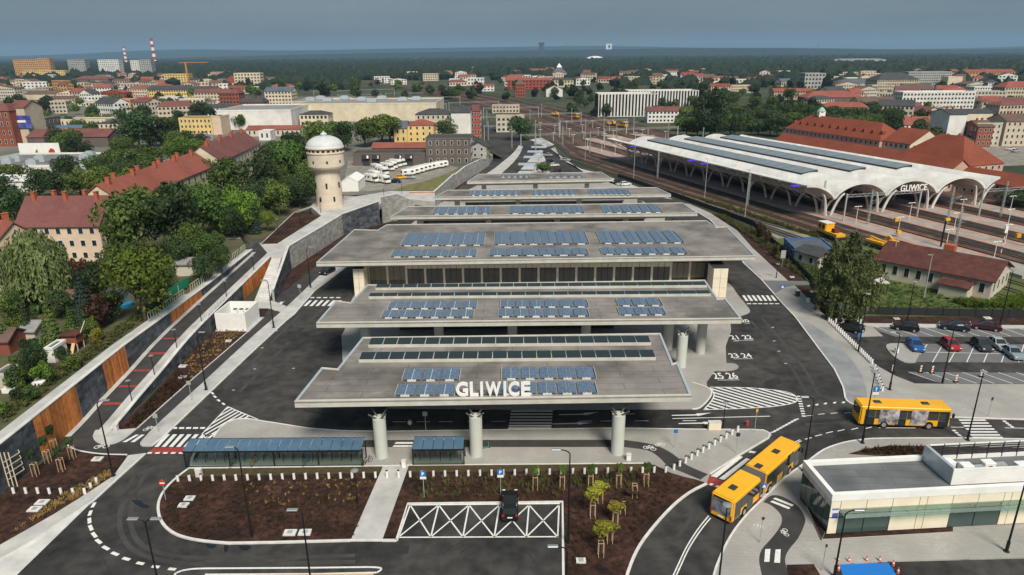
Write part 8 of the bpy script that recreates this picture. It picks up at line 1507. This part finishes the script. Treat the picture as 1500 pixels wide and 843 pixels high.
P = G(44,551,UPZ); t = thing('wheelbarrow', 'red wheelbarrow in the vegetable garden', 'wheelbarrow', tuple(P)); part('tray', MB().hexa([(P.x-.4,P.y-.3,UPZ+.4),(P.x+.4,P.y-.3,UPZ+.4),(P.x+.4,P.y+.3,UPZ+.4),(P.x-.4,P.y+.3,UPZ+.4)],[(P.x-.7,P.y-.45,UPZ+.85),(P.x+.6,P.y-.45,UPZ+.85),(P.x+.6,P.y+.45,UPZ+.85),(P.x-.7,P.y+.45,UPZ+.85)]), 'signal_red', t); part('wheel', MB().cyl((P.x+.75,P.y-.06,UPZ+.2),(P.x+.75,P.y+.06,UPZ+.2),.2,n=10), 'rubber', t)
for i, (x, y) in enumerate([(62,560),(58,565),(66,557),(14,575),(88,505)]):
    P = G(x,y,UPZ); boxm = MB().box(P.x-.7,P.x+.7,P.y-.4,P.y+.4,UPZ,UPZ+.6).box(P.x-.3,P.x+.9,P.y-.2,P.y+.5,UPZ+.6,UPZ+.75); solo('garden_bench', boxm, 'white', 'white garden furniture piece standing on the allotment grass', 'garden furniture', tuple(P), 'white garden furniture')
# low planting in the beds: uncountable tufts
def tufts(name, label, polys, n, size, hgt_, m, z0):
    V, F_ = [], []; k = 0
    for poly, z in polys:
        P = px(poly, z); xs = [p.x for p in P]; ys = [p.y for p in P]; c = 0; tr_ = 0
        while c < n and tr_ < n*12:
            tr_ += 1; x, y = R.uniform(min(xs),max(xs)), R.uniform(min(ys),max(ys)); ins = False
            for i in range(len(P)):
                a, b = P[i], P[i-1]
                if (a.y > y) != (b.y > y) and x < (b.x-a.x)*(y-a.y)/(b.y-a.y)+a.x: ins = not ins
            if not ins: continue
            c += 1; s_ = size*R.uniform(.6,1.3)
            for j in range(7):
                a = R.uniform(0,6.28); l_ = s_*R.uniform(.5,1.1); h = hgt_*R.uniform(.5,1.2); o = len(V); dx, dy = math.cos(a), math.sin(a)
                V += [(x-dy*.05*s_,y+dx*.05*s_,z),(x+dy*.05*s_,y-dx*.05*s_,z),(x+dx*l_*.6+dy*.1*s_,y+dy*l_*.6-dx*.1*s_,z+h*.8),(x+dx*l_,y+dy*l_,z+h),(x+dx*l_*.6-dy*.1*s_,y+dy*l_*.6+dx*.1*s_,z+h*.8)]; F_.append((o,o+1,o+2,o+3,o+4))
    mb = MB(); mb.v = V; mb.f = F_; mb.m = [0]*len(F_); return solo(name, mb, m, label, 'plants', kind='stuff')
LB = [(240,740),(262,705),(545,695),(520,785),(300,788),(255,775)]
mat('dry_leaf', (.20,.13,.04), (.34,.24,.08), scale=1.5, rough=.8)
tufts('young_plants', 'small yellow green young plants set in the left bark bed', [([(350,712),(550,700),(535,735),(360,745)],.13)], 60, .26, .34, 'dry_leaf', .13)
tufts('low_grass', 'thin dark planting in the bark of the front beds', [(LB,.12),([(600,700),(960,694),(1000,702),(930,790),(835,840),(830,732),(600,732)],.12)], 650, .26, .22, 'leaf_russet', .12)
tufts('ornamental_grass', 'tufts of ornamental grass in the bark behind the crossed bay', [([(610,702),(940,696),(960,712),(840,730),(600,733)],.12)], 230, .24, .7, 'leaf_birch', .12)
tufts('heather', 'dark red heather rows in the bed below the ramp wall', [([(180,627),(201,626),(278,558),(262,545),(215,592)],.1)], 260, .4, .45, 'leaf_russet', .1)
tufts('bed_weeds', 'olive weeds in the bed below the ramp wall', [([(278,558),(362,485),(318,484),(270,535)],.1),([(125,724),(166,697),(160,690),(100,720),(60,750),(20,780),(60,758)],.15)], 200, .3, .3, 'dry_leaf', .1)
tufts('lawn_grass', 'uneven grass of the lawn in front of the depot shed', [([(1190,410),(1240,455),(1500,462),(1500,445),(1440,442),(1300,412)],.05),([(1130,352),(1185,406),(1200,398),(1150,362)],.05)], 700, .5, .45, 'leaf_mid', .05)
tufts('bed_shrubs', 'small dark shrubs in the bark bed behind the pavilion', [([(1255,663),(1290,657),(1365,656),(1365,668),(1300,667)],.15)], 90, .4, .5, 'leaf_russet', .15)
tufts('verge_weeds', 'weeds and young bushes along the railway fence', [([(1060,317),(1110,342),(1180,407),(1172,407),(1100,350),(1050,316)],.1),([(1000,286),(1190,347),(1262,356),(1180,340),(1060,300)],.05)], 420, .6, .8, 'leaf_birch', .1)
tufts('hedge', 'green hedge along the foot of the depot shed', [([(1395,443),(1448,447),(1500,436),(1500,452),(1420,452)],.05)], 420, .8, 1.2, 'leaf_bright', .05)
tufts('garden_grass', 'unmown garden grass along the top of the retaining wall', [([(0,625),(60,580),(180,492),(250,440),(300,405),(290,400),(230,440),(100,530),(0,600)],UPZ)], 900, .6, .5, 'leaf_birch', UPZ)
for x, y, kd, lab in [(1116,350,'russet','rusty brown conifer in the bark strip nearest the canopy corner'),(1123,358,'russet','rusty brown conifer behind the information board'),(1135,377,'russet','rusty brown conifer beside the driveway'),(1111,346,'russet','rusty brown conifer next to the fence corner')]: tpx(kd, x, y, 12, 22, lab, .1, name='shrub', cat='shrub')
# small bus shelters at the far bend
for i, (x, y) in enumerate([(772,251),(779,240),(784,231.5),(789,224.5),(793,219)]):
    P = G(x,y,KZ); t = thing('bus_shelter', 'slanting blue grey bus shelter roof in the row at the bus road bend', 'shelter', tuple(P), -.1, 'bus shelters at the bend'); part('roof', MB().hexa([(-3.6,-1.4,2.6),(3.6,-1.4,2.6),(3.6,1.4,3.1),(-3.6,1.4,3.1)],[(-3.6,-1.4,2.72),(3.6,-1.4,2.72),(3.6,1.4,3.22),(-3.6,1.4,3.22)]), mat('shelter_roof', (.30,.36,.42), (.36,.42,.48), scale=.5, rough=.3), t, local=True)
    for sx_ in (-3,3): part('post', MB().cyl((sx_,1,0),(sx_,1,3),.08,n=6), 'dark_metal', t, local=True)
# person crossing under the front canopy
P = G(601,631,KZ); pr = thing('person', 'person in a light top and dark trousers walking under the front canopy', 'person', tuple(P), .2)
J = {'pel':(0,0,.95),'ch':(0,.02,1.25),'ne':(0,.02,1.46),'he':(0,.04,1.64),'ls':(-.19,.02,1.40),'le':(-.25,-.05,1.13),'lw':(-.24,.1,.9),'rs':(.19,.02,1.40),'re':(.25,.02,1.12),'rw':(.25,-.12,.92),'lh':(-.1,0,.9),'lk':(-.11,.14,.5),'lf':(-.11,.05,.08),'lt':(-.11,.2,.05),'rh':(.1,0,.9),'rk':(.11,-.02,.49),'rf':(.11,-.2,.1),'rt':(.11,-.08,.03)}
E = [('pel','ch'),('ch','ne'),('ne','he'),('ch','ls'),('ls','le'),('le','lw'),('ch','rs'),('rs','re'),('re','rw'),('pel','lh'),('lh','lk'),('lk','lf'),('lf','lt'),('pel','rh'),('rh','rk'),('rk','rf'),('rf','rt')]
rad = {'pel':.15,'ch':.16,'ne':.06,'he':.11,'ls':.075,'le':.05,'lw':.04,'rs':.075,'re':.05,'rw':.04,'lh':.1,'lk':.07,'lf':.05,'lt':.04,'rh':.1,'rk':.07,'rf':.05,'rt':.04}
ks = list(J); me = bpy.data.meshes.new('body'); me.from_pydata([J[k_] for k_ in ks], [(ks.index(a),ks.index(b)) for a,b in E], []); po_ = link('body', me, pr); md = po_.modifiers.new('skin','SKIN'); po_.modifiers.new('sub','SUBSURF').levels = 1
for i, k_ in enumerate(ks): me.skin_vertices[0].data[i].radius = (rad[k_],rad[k_]); me.skin_vertices[0].data[i].use_root = (k_ == 'pel')
dg = bpy.context.evaluated_depsgraph_get(); me2 = bpy.data.meshes.new_from_object(po_.evaluated_get(dg)); po_.modifiers.clear(); po_.data = me2; me2.materials.clear()
for m_ in (mat('cloth_dark', (.03,.03,.04), rough=.9), mat('cloth_light', (.55,.55,.56), rough=.9), mat('skin', (.45,.27,.19), rough=.6), mat('hair', (.05,.03,.02), rough=.8)): me2.materials.append(m_)
for p_ in me2.polygons: z = p_.center.z; p_.material_index = 0 if z < .92 else 1 if z < 1.47 and abs(p_.center.x) < .235 else 3 if z > 1.66 else 2
# ---------------------------------------------------------------- the air
hz = MB().box(-16500,16500,-400,15500,-3,260); hm = bpy.data.materials.new('air'); hm.use_nodes = True; t_ = hm.node_tree
t_.nodes.remove(t_.nodes['Principled BSDF']); pv = t_.nodes.new('ShaderNodeVolumePrincipled'); pv.inputs['Color'].default_value = (.42,.68,.98,1); pv.inputs['Density'].default_value = .00006
t_.links.new(pv.outputs['Volume'], t_.nodes['Material Output'].inputs['Volume'])
solo('haze', hz, hm, 'thin blue haze over the whole town and the woods', 'haze', kind='stuff')
